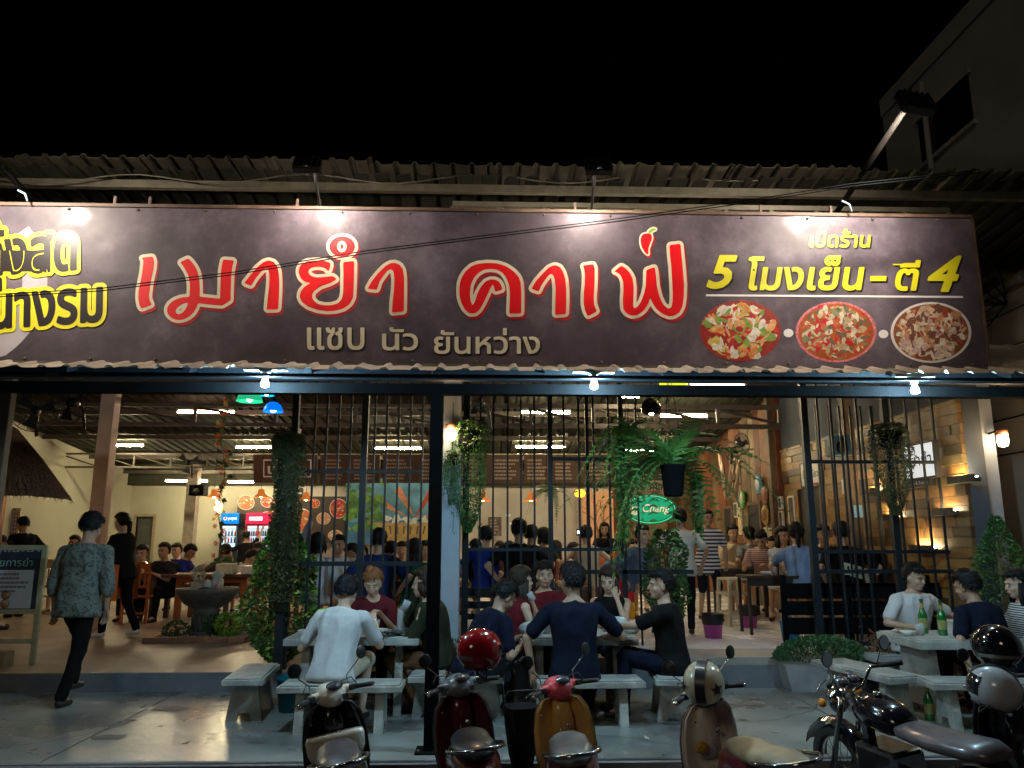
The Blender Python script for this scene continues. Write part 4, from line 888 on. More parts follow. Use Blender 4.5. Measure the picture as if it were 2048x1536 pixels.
for k, (u, v, c, lb) in enumerate(((1518, 968, (.12, .35, .6), 'blue round bottle cap sign on the rusty wall'), (1485, 998, (.2, .55, .1), 'green round bottle cap sign on the rusty wall'), (1531, 990, (.25, .1, .06), 'brown oval badge sign beside the notice'), (1532, 1030, (.5, .33, .08), 'yellow round plate sign half behind the cream frame'))):
    c_ = XX(u, v, WX - .07); t = empty('round_sign', c_, 0, lb, 'sign'); A_ = RY(R(-90))
    MB().lathe([(.16, 0), (.165, .02), (.15, .035)], 24, A_).build('disc', mat('cap %d' % k, c, .4, scale=9, var=.5), t)
    MB().lathe([(.115, .036), (.115, .04)], 20, A_).build('emblem', M_sw if k < 2 else mat('emblem rust', (.3, .12, .06), .5, var=.5), t)
    for q in range(16): MB().lathe([(.018, 0), (.018, .03)], 6, A_ @ RZ(q * math.pi / 8) @ T(.165, 0, 0)).build('crimp', MC['cap %d' % k], t)
c_ = XX(1716, 1021, 5.0); t = empty('notice', (PX(1716, 1021, 10.1).x - .06, 10.08, PX(1716, 1021, 10.1).z - .09), 0, 'small blue notice on the brown post', 'notice'); MB().box((0, 0, 0), (.11, .01, .16)).build('sheet', mat('notice blue', (.25, .5, .6), .5, emit=(.3, .6, .8), es=.1), t)
# wall wash lamps of the plank wall
M_wash = emis('wash lamp glow', (1., .80, .45), 170)
for k, (u, v, wy, up, lb) in enumerate(((1925, 953, .5, 1, 'long black box wall lamp near the right column'), (1888, 1018, .42, 1, 'wall lamp shining upwards right of the hanging plant'), (1845, 1092, .5, 1, 'low wall lamp shining upwards on the planks'), (1780, 1030, .35, 1, 'wall lamp half hidden by the right hanging plant'), (1743, 978, .3, 1, 'small wall lamp left of the right hanging plant'))):
    c_ = XX(u, v, 5.1); t = empty('wall_lamp', (5.08, c_.y - wy / 2, c_.z), 0, lb, 'wall lamp')
    MB().rbox((0, 0, -.07), (.06, wy, -.02), .005).build('housing', M_kk if k == 0 else mat('lamp brown', (.1, .075, .055), .5), t)
    MB().box((.02, .03, -.019), (.05, wy - .03, -.014)).build('glow_strip', M_wash, t); MB().box((-.006, .0, -.07), (-.0005, wy, .012)).build('lip', M_kk, t)
# speaker, fans, cameras
def speaker(p, w, h, m, label, rz=0):
    t = empty('speaker', p, rz, label, 'speaker'); MB().rbox((-w / 2, 0, -h / 2), (w / 2, w, h / 2), .01).build('cabinet', m, t)
    MB().lathe([(w * .34, 0), (w * .3, -.01), (w * .1, .02), (.001, .02)], 18, T(0, 0, -h * .12) @ RX(R(90))).build('cone', M_hous, t); MB().lathe([(w * .14, 0), (.001, -.01)], 12, T(0, 0, h * .3) @ RX(R(90))).build('tweeter', M_hous, t)
    MB().tube([(0, w, 0), (0, w + .2, .1)], .015, 6).build('bracket', M_blk, t); return t
speaker(PX(392, 980, 18.5), .34, .25, M_blk, 'black speaker on the grey column in front of the yellow wall')
speaker(PX(1684, 890, 10.0), .25, .27, mat('speaker blue', (.03, .09, .14), .5), 'blue tinted speaker on the brown wooden post')
speaker(PX(1917, 812, 8.9), .3, .3, M_blk, 'dark boxy speaker high beside the right column')
speaker(PX(592, 862, 8.7), .08, .07, MC['white plastic'], 'little white box speaker just above the ivy column')
def fan(p, r, rz, label, m=M_hous, ang=0):
    t = empty('wall_fan', p, R(rz), label, 'fan')
    for q in range(14):
        a = q * math.pi / 7; MB().tube([(.03 * math.cos(a), -.03, .03 * math.sin(a)), (r * .6 * math.cos(a), -.06, r * .6 * math.sin(a)), (r * math.cos(a), 0, r * math.sin(a)), (r * .5 * math.cos(a), .05, r * .5 * math.sin(a))], .003, 4).build('guard_wire', m, t)
    MB().tube([(r * math.cos(q * math.pi / 12), 0, r * math.sin(q * math.pi / 12)) for q in range(25)], .006, 5).build('guard_ring', m, t)
    for q in range(3):
        a = q * 2.094; MB().add([(0, 0, 0), (r * .85 * math.cos(a), -.02, r * .85 * math.sin(a)), (r * .85 * math.cos(a + .7), .02, r * .85 * math.sin(a + .7))], [(0, 1, 2)]).build('blade', mat('fan blade', (.07, .07, .08), .3), t)
    MB().ell((0, .04, 0), (.06, .1, .06)).build('motor', m, t); MB().tube([(0, .1, 0), (0, .2, -.05), (0, .25, -.3)], .018, 6).build('arm', m, t)
fan(PX(1484, 888, 12.0), .17, 30, 'black wall fan in front of the rusty wall beside the bicycles')
fan(PX(140, 805, 9.4), .27, -20, 'black fan hanging in the dark under the roof at the upper left')
fan(PX(70, 820, 9.6), .27, 20, 'dark fan at the far upper left above the thatched hut')
fan(PX(377, 925, 16), .27, 0, 'dark fan hanging over the grey column in front of the yellow wall')
fan(PX(950, 805, 8.9), .17, -50, 'small pale fan by the blue column at the top of the leafy plant', mat('fan pale', (.45, .5, .5), .4))
fan(PX(1225, 880, 9.4), .18, 40, 'pale fan behind the left fern fronds', MC['fan pale'])
# bicycles hung on the rusty wall
def bicycle(p, rz, tilt, label):
    t = empty('bicycle', p, R(rz), label, 'bicycle'); Mx = RX(R(tilt)); cream = mat('cream bicycle paint', (.62, .45, .28), .4, var=.3)
    def wheel(x, z, nm='wheel'):
        w = empty('wheel', (0, 0, 0)); w.parent = t
        MB().tube([(x + .3 * math.cos(q * math.pi / 12), 0, z + .3 * math.sin(q * math.pi / 12)) for q in range(25)], .015, 6, Mx).build('tyre', mat('old tyre', (.45, .35, .25), .7), w)
        for q in range(12): MB().tube([(x, 0, z), (x + .29 * math.cos(q * math.pi / 6), 0, z + .29 * math.sin(q * math.pi / 6))], .003, 3, Mx).build('spoke', M_galv, w)
    wheel(-.5, 0); wheel(.5, 0)
    fr = [((-.5, 0), (-.12, .0)), ((-.12, 0), (-.25, .45)), ((-.5, 0), (-.25, .45)), ((-.12, 0), (.33, .42)), ((-.25, .42), (.34, .5)), ((.33, .55), (.5, 0))]
    mb = MB()
    for a, b in fr: mb.tube([(a[0], 0, a[1]), (b[0], 0, b[1])], .016, 6, Mx)
    mb.build('frame', cream, t); MB().tube([(.28, -.22, .62), (.36, -.1, .6), (.33, 0, .56), (.36, .1, .6), (.28, .22, .62)], .012, 6, Mx).build('handlebar', M_galv, t)
    MB().ell((-.27, 0, .5), (.12, .06, .03), 10, 6, Mx).build('saddle', M_blk, t)
bicycle(PX(1470, 965, 13.0), 66, 8, 'cream bicycle hung on the rusty wall, the one nearer the doorways')
bicycle(PX(1447, 962, 13.6), 74, -6, 'second cream bicycle hung left of the first on the rusty wall')
# oval beer sign
c = PX(1299, 1019, 11.2); t = empty('beer_sign', c, 0, 'oval green neon beer sign hanging behind the fern', 'sign')
sx = (PX(1352, 1019, 11.2).x - PX(1247, 1019, 11.2).x) / 2; sz = sx * .56; gl = mat('beer sign green', (.0, .22, .09), .35, var=.1, emit=(0, .5, .2), es=.5); dkg = mat('beer sign dark rim', (.0, .07, .03), .3, emit=(0, .3, .12), es=.22)
def oval(a, b, y0, y1): return [[(a * math.cos(q * math.pi / 20), y, b * math.sin(q * math.pi / 20)) for q in range(40)] for y in (y0, y1)]
MB().loft(oval(sx, sz, -.06, .06), True, False).build('rim', dkg, t); MB().loft(oval(sx * .85, sz * .8, -.07, -.061), True, False).build('panel', gl, t)
MB().tube([(sx * .93 * math.cos(q * math.pi / 20), -.065, sz * .9 * math.sin(q * math.pi / 20)) for q in range(41)], .008, 5).build('rim_tube', mat('beer sign rim glow', (.1, .6, .3), .3, emit=(.1, .8, .3), es=.6), t)
cl = mat('beer sign letters', (.9, .75, .55), .4, var=0, emit=(1, .7, .42), es=.55)
local_text(t, 'Chang', cl, -.30 * sx, .74 * sx, -.34 * sz, .34 * sz, -.074, .004, .3)
MB().lathe([(sz * .3, 0), (sz * .28, .012)], 18, T(-sx * .6, -.072, -.02) @ RX(R(90))).build('medallion', cl, t)
eb = MB()        # two small elephants facing each other on the medallion
for s in (-1, 1):
    cx = -sx * .6 + s * sz * .12; eb.ell((cx, -.087, -.01), (sz * .085, .004, sz * .06), 8, 6); eb.ell((cx - s * sz * .07, -.087, .02), (sz * .05, .004, sz * .05), 8, 6); eb.tube([(cx - s * sz * .1, -.087, .01), (cx - s * sz * .11, -.087, -.03)], .004, 4)
    for q in (-.05, .04): eb.box((cx + q * sz - .004, -.09, -.05), (cx + q * sz + .004, -.085, -.015))
tag(eb.build('elephant_emblem', gl, t), kind='stuff')
for s in (-1, 1): MB().tube([(s * sx * .6, 0, sz * .7), (s * sx * .6, 0, 1.3)], .004, 4).build('hanging_wire', M_blk, t)
t, w, h = board('shop_sign', (1253, 961, 1334, 988), 12.0, mat('parchment sign', (.55, .43, .3), .6, scale=5, var=.25), 'parchment coloured hanging board with Thai letters above the green oval sign', 'sign', .02)
local_text(t, 'เมายำ คาเฟ่', M_kk, w * .06, w * .96, h * .3, h * .95, -.004, .01); MB().prism([(w * .3, h * .12), (w * .8, h * .1), (w * .86, h * .17), (w * .8, h * .24), (w * .3, h * .22)], -.006, -.001).build('red_arrow', mat('arrow red', (.55, .06, .03), .5), t)
for s in (.1, .9): MB().tube([(w * s, .01, h), (w * s, .01, 2.2)], .003, 4).build('hanging_wire', M_blk, t)

# ============================================================ iron fences
def fence(name, Y, us, v_top, v_bot, rails, label, ztop=None, zbot=None, r=.011, post=None, pr=.032, ref=1000):
    """upright bars standing at the pixel columns us (read at the row ref) on the plane y = Y"""
    t = empty(name, (0, Y, 0), 0, label, 'fence'); zt = ztop if ztop else PX(1024, v_top, Y).z; zb = zbot if zbot is not None else PX(1024, v_bot, Y).z
    xs = [PX(u, ref, Y).x for u in us]
    for x in xs: MB().box((x - r, -r, zb), (x + r, r, zt)).build('bar', M_steelB, t)
    for u in (post or []): x = PX(u, ref, Y).x; MB().box((x - pr, -pr, zb), (x + pr, pr, zt)).build('post', M_steelB, t)
    a, b = min(xs + [PX(u, ref, Y).x for u in (post or [])]), max(xs + [PX(u, ref, Y).x for u in (post or [])])
    for rl in rails:
        v = rl[0]; w = rl[1] if len(rl) > 1 else .018; aa = PX(rl[2], ref, Y).x if len(rl) > 2 else a; bb = PX(rl[3], ref, Y).x if len(rl) > 3 else b
        z = PX(1024, v, Y).z; MB().box((aa, -w - .004, z - w), (bb, w + .004, z + w)).build('rail', M_steelB, t)
    return t
import itertools
fence('iron_fence', 8.55, [598 + 24.5 * k for k in range(1, 5)] + [745 + 24.3 * k for k in range(5)], 780, 1290, [(944, .018), (1127, .024), (1290, .02)], 'left dark iron fence between the ivy column and the black post', 3.45, ZS, post=[583, 725], pr=.035)
fence('iron_fence', 8.7, [936, 960, 986, 1015, 1042, 1069] + [1129, 1159, 1189, 1220] , 780, 1290, [(918, .02, 1100, 1250), (1099, .018), (1144, .022, 1150, 1380), (1290, .02)], 'middle dark iron fence between the blue column and the fern', 3.45, ZS, post=[930, 1101, 1245], pr=.026)
fence('iron_fence', 9.3, [1276], 780, 1290, [(1144, .02, 1150, 1290)], 'short dark iron fence piece left of the entrance behind the fern', 3.4, ZR, post=[1176], pr=.02)
fence('iron_fence', 8.62, [1648 + 26.6 * k for k in range(0, 4)] + [1800 + 27.6 * k for k in range(6)], 780, 1290, [(922, .018), (1104, .018), (1144, .02), (1290, .02)], 'right dark iron fence in front of the plank wall', 3.45, ZR, post=[1620, 1785, 1948], pr=.036, ref=1000)
fence('iron_fence', 9.6, [1648 + 22 * k for k in range(6)], 780, 1290, [(1104, .014)], 'rear leaf of the iron fence seen through the right fence', 3.3, ZR, post=[1645, 1757], pr=.02)
# slatted black bench back / barrier on the right terrace
t = empty('slatted_barrier', (0, 8.9, 0), 0, 'black slatted wooden barrier in front of the right fence', 'barrier'); a = PX(1567, 1200, 8.9).x; b = PX(1905, 1200, 8.9).x
for v0, v1 in ((1166, 1197), (1202, 1230), (1235, 1268)): MB().rbox((a, -.015, PX(1700, v1, 8.9).z), (b, .015, PX(1700, v0, 8.9).z), .003).build('slat', M_blk, t)
for u in (1570, 1700, 1860): MB().box((PX(u, 1200, 8.9).x - .03, .016, ZR), (PX(u, 1200, 8.9).x + .03, .05, PX(u, 1150, 8.9).z)).build('post', M_blk, t)
t = empty('slatted_barrier', (0, 8.95, 0), 0, 'black slatted barrier low behind the couple drinking at the middle table', 'barrier'); a = PX(925, 1200, 8.9).x; b = PX(1090, 1200, 8.9).x
for v0, v1 in ((1176, 1192), (1203, 1218), (1228, 1240)): MB().rbox((a, -.015, PX(1000, v1, 8.9).z), (b, .015, PX(1000, v0, 8.9).z), .003).build('slat', M_steelB, t)
for u in (930, 1080): MB().box((PX(u, 1200, 8.9).x - .03, .016, ZR), (PX(u, 1200, 8.9).x + .03, .05, PX(u, 1172, 8.9).z)).build('post', M_steelB, t)

# ============================================================ plants
def leaf_mass(n, fn, size, rng, el=.45):
    mb = MB()
    for _ in range(n):
        p, dr = fn(rng); s = size * rng.uniform(.6, 1.25); a = (Vector(dr) + Vector((rng.gauss(0, .5), rng.gauss(0, .5), rng.gauss(0, .5)))).normalized() * s; b = a.cross(Vector((rng.gauss(0, 1), rng.gauss(0, 1), rng.gauss(0, 1)))).normalized() * s * el
        p = Vector(p); mb.add([p - a * .5, p - a * .05 + b * .5, p + a * .5, p - a * .05 - b * .5], [(0, 1, 2, 3)])
    return mb
L1 = mat('leaf green', (.06, .17, .035), .42, scale=9, var=.55, spec=.6); L2 = mat('leaf deep green', (.05, .14, .036), .45, scale=8, var=.5); L3 = mat('leaf olive', (.085, .095, .035), .5, scale=7, var=.5); L4 = mat('fern green', (.085, .22, .04), .45, scale=5, var=.4); L5 = mat('leaf lime', (.28, .5, .05), .45, scale=6, var=.35)
def shell(prof):
    """random point near the surface of a lathe profile [(r, z)], with the outward direction"""
    def f(r):
        i = r.randrange(len(prof) - 1); k = r.random(); rad = prof[i][0] + k * (prof[i + 1][0] - prof[i][0]); z = prof[i][1] + k * (prof[i + 1][1] - prof[i][1]); a = r.uniform(0, 6.283); q = 1 - .42 * r.random() ** 2 + .10 * math.sin(3 * a + z * 7) + .08 * math.sin(z * 13)
        return (rad * q * math.cos(a), rad * q * math.sin(a), z), (math.cos(a), math.sin(a), r.uniform(-.6, .6))
    return f
def shrub(name, u, vb, z, prof, n, size, m, label, cat='shrub', stem=.02, pot=None, seed=1, sw=.0, Y=None, m2=None):
    q = GZ(u, vb, z) if Y is None else Vector((PX(u, vb, Y).x, Y, z)); t = empty(name, q, 0, label, cat); r = random.Random(seed)
    leaf_mass(n, shell(prof), size, r).build('foliage', m, t)
    if m2: leaf_mass(n // 4, shell([(a * 1.04, b) for a, b in prof]), size, r).build('young_leaves', m2, t)
    for k in range(3): MB().tube([(.03 * k - .03, 0, 0), (.02 * k, .02, prof[-1][1] * .5), (r.uniform(-.05, .05), 0, prof[-1][1] * .85)], [stem, stem * .7, stem * .3], 5).build('stem', M_wpost, t)
    return t
shrub('shrub', 556, 1330, ZL, [(.08, .02), (.30, .25), (.40, .5), (.38, .8), (.3, 1.1), (.2, 1.35), (.09, 1.6)], 4600, .065, L1, 'big dark green leafy shrub at the foot of the ivy column', seed=2, m2=L5)
c = PX(581, 870, 8.75)
t = empty('ivy_column', (PX(574, 1000, 8.3).x, 8.3, ZL), 0, 'tall post wrapped in small-leaved ivy left of the fence', 'ivy column')
zt = PX(581, 872, 8.3).z - ZL
MB().box((-.04, -.04, 0), (.04, .04, zt - .1)).build('post', M_steelB, t); MB().lathe([(.07, .6), (.1, 1.4), (.125, zt - .1), (.1, zt - .03)], 14).build('coir_core', mat('coir', (.035, .04, .018), .95, var=.6, scale=40), t)
leaf_mass(11000, shell([(.11, .7), (.13, 1.1), (.15, 1.5), (.17, zt - .25), (.185, zt - .06), (.15, zt), (.05, zt + .02)]), .04, random.Random(5)).build('foliage', L3, t)
def hanging(u, v0, v1, Y, r0, r1, n, m, label, seed, size=.035, name='hanging_plant', wire=True):
    a = PX(u, v0, Y); b = PX(u, v1, Y); H = a.z - b.z; t = empty(name, (a.x, Y, b.z), 0, label, 'hanging plant'); rg = random.Random(seed)
    leaf_mass(n, shell([(.03, 0), (r1 * .5, H * .12), (r1, H * .35), (r0, H * .7), (r0, H * .92), (r0 * .7, H * 1.02), (.02, H * 1.03)]), size, rg).build('foliage', m, t)
    mb = MB()
    for k in range(9):
        an = rg.uniform(0, 6.28); x0, y0 = r0 * .8 * math.cos(an), r0 * .8 * math.sin(an); L = rg.uniform(.3, 1.) * H; pts = [(x0 + rg.uniform(-.015, .015), y0, H * .85 - L * q / 5) for q in range(6)]; mb.tube(pts, .003, 4)
        for q in range(26): p = Vector(pts[min(5, q // 5)]) + Vector((rg.uniform(-.03, .03), rg.uniform(-.03, .03), rg.uniform(-.06, .02))); s = size * .7; mb.add([p, p + Vector((s * .4, 0, s * .3)), p + Vector((0, 0, -s)), p + Vector((-s * .4, 0, s * .3))], [(0, 1, 2, 3)])
    mb.build('trailing_stems', m, t)
    MB().lathe([(r0 * .55, H * .93), (r0 * .6, H * .95), (r0 * .55, H * .8), (r0 * .4, H * .74)], 14).build('pot', M_blk, t)
    if wire: MB().tube([(0, 0, H), (0, 0, H + .55)], .004, 4).build('wire', M_blk, t)
    return t
hanging(938, 848, 1065, 8.45, .22, .18, 5200, L1, 'bushy green hanging plant right beside the black canopy post', 8)
hanging(1778, 853, 1030, 8.4, .22, .16, 4800, L3, 'bushy hanging plant with dry stems in front of the plank wall', 9)
t = hanging(905, 905, 1010, 8.3, .10, .07, 700, L2, 'thin trailing plant under the lantern on the blue column', 10, .03)
# ferns made of fronds
def frond_mesh(L, w, droop, rng, npin=22):
    mb = MB(); pts = []
    for i in range(npin + 1):
        q = i / npin; pts.append(Vector((0, L * (q - .28 * droop * q * q), L * (.42 * q * (1 - q) * 1.2 - droop * q * q * .75))))
    mb.tube(pts, [.005 * (1 - .7 * i / npin) for i in range(npin + 1)], 4)
    for i in range(1, npin + 1):
        q = i / npin; d = (pts[i] - pts[i - 1]).normalized(); wl = w * math.sin(math.pi * min(1, q * .9 + .12)) ** .7 * rng.uniform(.85, 1.1)
        for s in (-1, 1):
            a = (Vector((s, 0, 0)) * .95 + d * .35 + Vector((0, 0, rng.uniform(-.25, .05)))).normalized(); p = pts[i]; h = L / npin * .46
            mb.add([p - d * h * .6, p + a * wl * .5 - d * h * .8, p + a * wl, p + a * wl * .5 + d * h * .8, p + d * h * .6], [(0, 1, 2, 3, 4)])
    return mb
def fern(p, nf, L, w, label, seed, m, pot=True, up=.0, wire=1.2, pr=.13, droop=(.5, 1.6)):
    t = empty('hanging_fern', p, 0, label, 'fern'); rg = random.Random(seed); ms = [frond_mesh(L, w, d, rg).mesh('frond', m) for d in (droop[0], (droop[0] + droop[1]) / 2, droop[1], droop[1] * .8)]
    for k in range(nf):
        az = 2 * math.pi * (k + rg.uniform(-.3, .3)) / nf * 1.62
        if pot and math.cos(az) < -.35: continue
        o = link('frond', ms[k % 4], None, t); s = rg.uniform(.65, 1.12); o.scale = (s, s, s); o.rotation_euler = (R(rg.uniform(-8, 34)) + up * (k % 3 == 0), R(rg.uniform(-12, 12)), az)
        o.location = (rg.uniform(-.04, .04), rg.uniform(-.04, .04), 0)
    if pot: MB().lathe([(pr * .72, -.30), (pr * .8, -.28), (pr, -.03), (pr * 1.08, -.02), (pr * 1.08, .0), (pr * .9, .0), (pr * .85, -.06)], 20).build('pot', M_blk, t)
    if wire:
        for a in (0, 2.1, 4.2): MB().tube([(pr * math.cos(a), pr * math.sin(a), 0), (0, 0, wire)], .003, 4).build('hanging_wire', M_blk, t)
    return t
p = PX(1345, 930, 7.4)
fern(p, 64, 1.0, .15, 'huge hanging fern in a black pot with long arching fronds', 21, L4, True, R(34), 1.0, .115, (.35, 1.7))
fern(PX(1262, 862, 7.9), 30, .62, .085, 'leafy fern spilling over left of the black potted one', 22, mat('fern mid green', (.10, .27, .045), .45, scale=5, var=.4), False, R(10), .9, .1, (.9, 2.4))
fern(PX(1098, 985, 11.5), 18, .42, .07, 'small light green hanging fern in front of the menu boards', 23, mat('fern yellow green', (.17, .3, .05), .45, scale=5, var=.3), False, R(30), 1.2, .1, (.5, 1.5))
hanging(1243, 870, 1085, 7.9, .07, .06, 1200, mat('vine green', (.08, .22, .04), .45, scale=6, var=.4), 'long trailing green vine left of the oval sign', 31, .045)
hanging(1392, 950, 1065, 8.6, .07, .06, 700, MC['fern mid green'], 'trailing fern strands hanging right of the black pot', 32, .045)
shrub('shrub', 1338, 1292, ZR, [(.05, .05), (.16, .3), (.24, .55), (.27, .85), (.22, 1.1), (.12, 1.32)], 2400, .06, L2, 'slender leafy shrub behind the man in the black shirt', seed=12, m2=L1)
shrub('shrub', 2020, 1290, ZR, [(.1, .1), (.30, .3), (.33, .6), (.26, .9), (.15, 1.2), (.04, 1.45)], 4200, .045, L1, 'cone shaped green shrub at the foot of the right column', seed=13, Y=7.9)
shrub('shrub', 907, 1350, ZS, [(.05, .0), (.2, .15), (.22, .35), (.1, .55)], 900, .045, L2, 'low dark plant at the foot of the blue column', seed=15, Y=7.9)
# concrete trough with the clipped hedge
a = GZ(1573, 1384, ZS); b = GZ(1700, 1384, ZS); t = empty('planter', (a.x, a.y, ZS), R(-2), 'concrete trough on the slab holding a clipped green hedge', 'planter'); w = 1.25
MB().prism([(.06, 0), (w - .06, 0), (w, .26), (0, .26)], 0, .3).build('trough', mat('trough cement', (.3, .3, .3), .7, scale=3, var=.35, bump=.15), t)
t = empty('hedge', (a.x + .45, a.y + .15, ZS + .27), 0, 'low clipped green hedge growing in the concrete trough', 'hedge')
def hb(r):
    x, y, z = r.gauss(0, 1), r.gauss(0, 1), abs(r.gauss(0, 1)); d = Vector((x, y, z)).normalized(); q = 1 - .3 * r.random() ** 2
    return (d.x * .52 * q, d.y * .24 * q, d.z * .24 * q + .02), d
leaf_mass(4600, hb, .034, random.Random(3)).build('foliage', mat('hedge green', (.045, .14, .045), .5, scale=9, var=.5), t)
t = empty('dry_plant', (a.x + 1.1, a.y + .15, ZS + .27), 0, 'reddish brown dry plant at the right end of the trough', 'plant')
leaf_mass(900, lambda r: ((r.gauss(0, .14), r.gauss(0, .09), abs(r.gauss(0, .11))), (r.gauss(0, 1), r.gauss(0, 1), 1)), .05, random.Random(3)).build('foliage', mat('dry brown leaf', (.16, .09, .045), .6, scale=8, var=.5), t)
# flower garland
t = empty('flower_garland', PX(436, 1120, 12) , 0, 'hanging garland of orange paper flowers and leaves in front of the yellow wall', 'garland'); zb = t.location.z; H = PX(445, 780, 12).z - zb; rg = random.Random(4)
xs = lambda z: (PX(451, 800, 12).x - t.location.x) * (z / H) + .04 * math.sin(z * 6)
MB().tube([(xs(H * k / 14), 0, H * k / 14) for k in range(15)], .008, 5).build('cord', M_wpost, t)
m_of = mat('orange petals', (.75, .16, .04), .6, var=.4, scale=20); m_yf = mat('yellow petals', (.75, .6, .2), .6, var=.3)
for k in range(44):
    z = H * k / 44 + rg.uniform(0, .03); c_ = Vector((xs(z) + rg.uniform(-.08, .08), rg.uniform(-.05, .02), z))
    if k % 3: 
        mb = MB()
        for q in range(6): a_ = q * 1.047; mb.add([c_, c_ + Vector((.02 * math.cos(a_ - .4), -.02, .02 * math.sin(a_ - .4))) * 1.4, c_ + Vector((.05 * math.cos(a_), -.015, .05 * math.sin(a_))), c_ + Vector((.02 * math.cos(a_ + .4), -.02, .02 * math.sin(a_ + .4))) * 1.4], [(0, 1, 2, 3)])
        mb.build('flower', m_of if k % 5 else m_yf, t)
    else: MB().add([c_, c_ + Vector((.06, -.02, .03)), c_ + Vector((.1, 0, -.03)), c_ + Vector((.03, -.01, -.05))], [(0, 1, 2, 3)]).build('leaf', L1, t)
# thatched hut roof at the left
t = empty('thatched_roof', (0, 0, 0), 0, 'dark thatched hut roof jutting in at the left edge', 'thatched roof'); rg = random.Random(8); Yh = 10.4
E0 = [PX(u, v, Yh) for u, v in ((-260, 985), (-60, 990), (60, 992), (145, 1000))]; E1 = [PX(u, v, Yh + 1.4) for u, v in ((-180, 850), (-60, 852), (10, 853), (35, 857))]; m_th = mat('thatch', (.4, .27, .19), .9, scale=26, var=.7, bump=.6, bscale=70)
MB().loft([[e for e in E0], [(a + b) * .5 + Vector((0, 0, .03)) for a, b in zip(E0, E1)], [e for e in E1]], False, False, closed=False).build('thatch', m_th, t)
mb = MB()
for k in range(2600):
    q = rg.random() * 3; i = min(2, int(q)); f = q - i; s = rg.random(); a_ = (E0[i] * (1 - f) + E0[i + 1] * f) * (1 - s) + (E1[i] * (1 - f) + E1[i + 1] * f) * s
    d = ((E0[i] - E1[i]).normalized() + Vector((rg.uniform(-.18, .18), -.03, rg.uniform(-.05, .05)))) * rg.uniform(.1, .26); sd_ = Vector((.006, 0, .003)); a_ = a_ + Vector((0, -.03, .02)); mb.add([a_ - sd_, a_ + sd_, a_ + d], [(0, 1, 2)])
tag(mb.build('straw', m_th, t), kind='stuff')
for k, u in enumerate((-60, 5)): q = PX(u, 1000, Yh + .7); MB().tube([(q.x, q.y, ZL), (q.x, q.y, 2.6)], .05, 8).build('post', M_wpost, t)
t = empty('hut_bulb', PX(-4, 996, 10.8), 0, 'small warm bulb hanging under the thatched roof at the left edge', 'light bulb'); MB().ell((0, 0, 0), (.04, .04, .05)).build('glass', E_w, t); MB().tube([(0, 0, .05), (0, 0, .3)], .004, 4).build('wire', M_blk, t)

# ============================================================ fountain in its brick bed
M_brk = mat('brick', (.42, .21, .12), .7, scale=10, var=.35, bump=.2); M_stone = mat('fountain stone', (.12, .11, .095), .55, scale=9, var=.45, bump=.3, bscale=60)
fx, fy = (-4.44 - 3.3) / 2, 10.6; bw_ = 1.32
t = empty('fountain_bed', (fx - bw_ / 2 + .05, fy, ZL), 0, 'low brick-edged bed of white pebbles under the stone fountain', 'garden bed')
for k in range(6): MB().rbox((k * .22 + .003, 0, 0), (k * .22 + .217, .1, .07), .006).build('brick', M_brk, t)
for k in range(5):
    for xx in (-.002, bw_ - .1): MB().rbox((xx, .104 + k * .2, 0), (xx + .1, .3 + k * .2, .07), .006).build('brick', M_brk, t)
for k in range(6): MB().rbox((k * .22 + .003, 1.11, 0), (k * .22 + .217, 1.21, .07), .006).build('brick', M_brk, t)
rg = random.Random(2); mb = MB()
for k in range(700): x_, y_ = rg.uniform(.11, bw_ - .12), rg.uniform(.11, 1.08); mb.ell((x_, y_, .03 + rg.uniform(0, .02)), (rg.uniform(.012, .024), rg.uniform(.012, .022), .013), 5, 3)
tag(mb.build('pebble', mat('white pebble', (.5, .48, .48), .6, scale=8, var=.4), t), kind='stuff')
t = empty('fountain', (fx, fy + .55, ZL), 0, 'round dark stone bowl fountain on a fluted foot', 'fountain')
MB().lathe([(.2, .02), (.22, .06), (.17, .1), (.155, .30), (.2, .36), (.17, .38), (.3, .46), (.40, .60), (.42, .66), (.395, .665), (.36, .6), (.2, .52)], 36).build('bowl', M_stone, t)
for k in range(18): a_ = k * math.pi / 9; MB().tube([(.168 * math.cos(a_), .168 * math.sin(a_), .1), (.168 * math.cos(a_), .168 * math.sin(a_), .3)], .014, 6).build('flute', M_stone, t)
MB().lathe([(.36, .62), (.2, .622), (.001, .62)], 30).build('water', mat('dark water', (.02, .03, .035), .05, var=0), t)
m_cr = mat('carved cream stone', (.5, .42, .27), .6, scale=14, var=.4, bump=.5, bscale=50)
mb = MB(); [mb.ell((-.13 + .06 * math.cos(k * 1.1), -.02, .78 + .09 * math.sin(k * 1.1) + .06), (.045, .04, .05), 8, 6) for k in range(6)]; mb.cbox((-.13, 0, .68), (.16, .16, .12)); mb.build('carved_ring', m_cr, t)
MB().lathe([(.05, .64), (.08, .66), (.085, .76), (.06, .8), (.09, .82), (.07, .87), (.015, .9), (.015, .93), (.001, .94)], 16, T(.12, .02, .0)).build('lidded_urn', mat('white china', (.6, .58, .52), .3, var=.1), t)
MB().lathe([(.04, .64), (.055, .7), (.04, .76), (.001, .78)], 12, T(.02, -.08, 0)).build('pale_jug', MC['white china'], t)
MB().ell((.17, -.1, .69), (.035, .03, .06)).build('pink_figurine', mat('pink clay', (.6, .3, .28), .5), t)
MB().ell((.03, -.14, .65), (.13, .05, .03)).build('blue_fish', mat('blue glaze', (.05, .07, .16), .25), t)
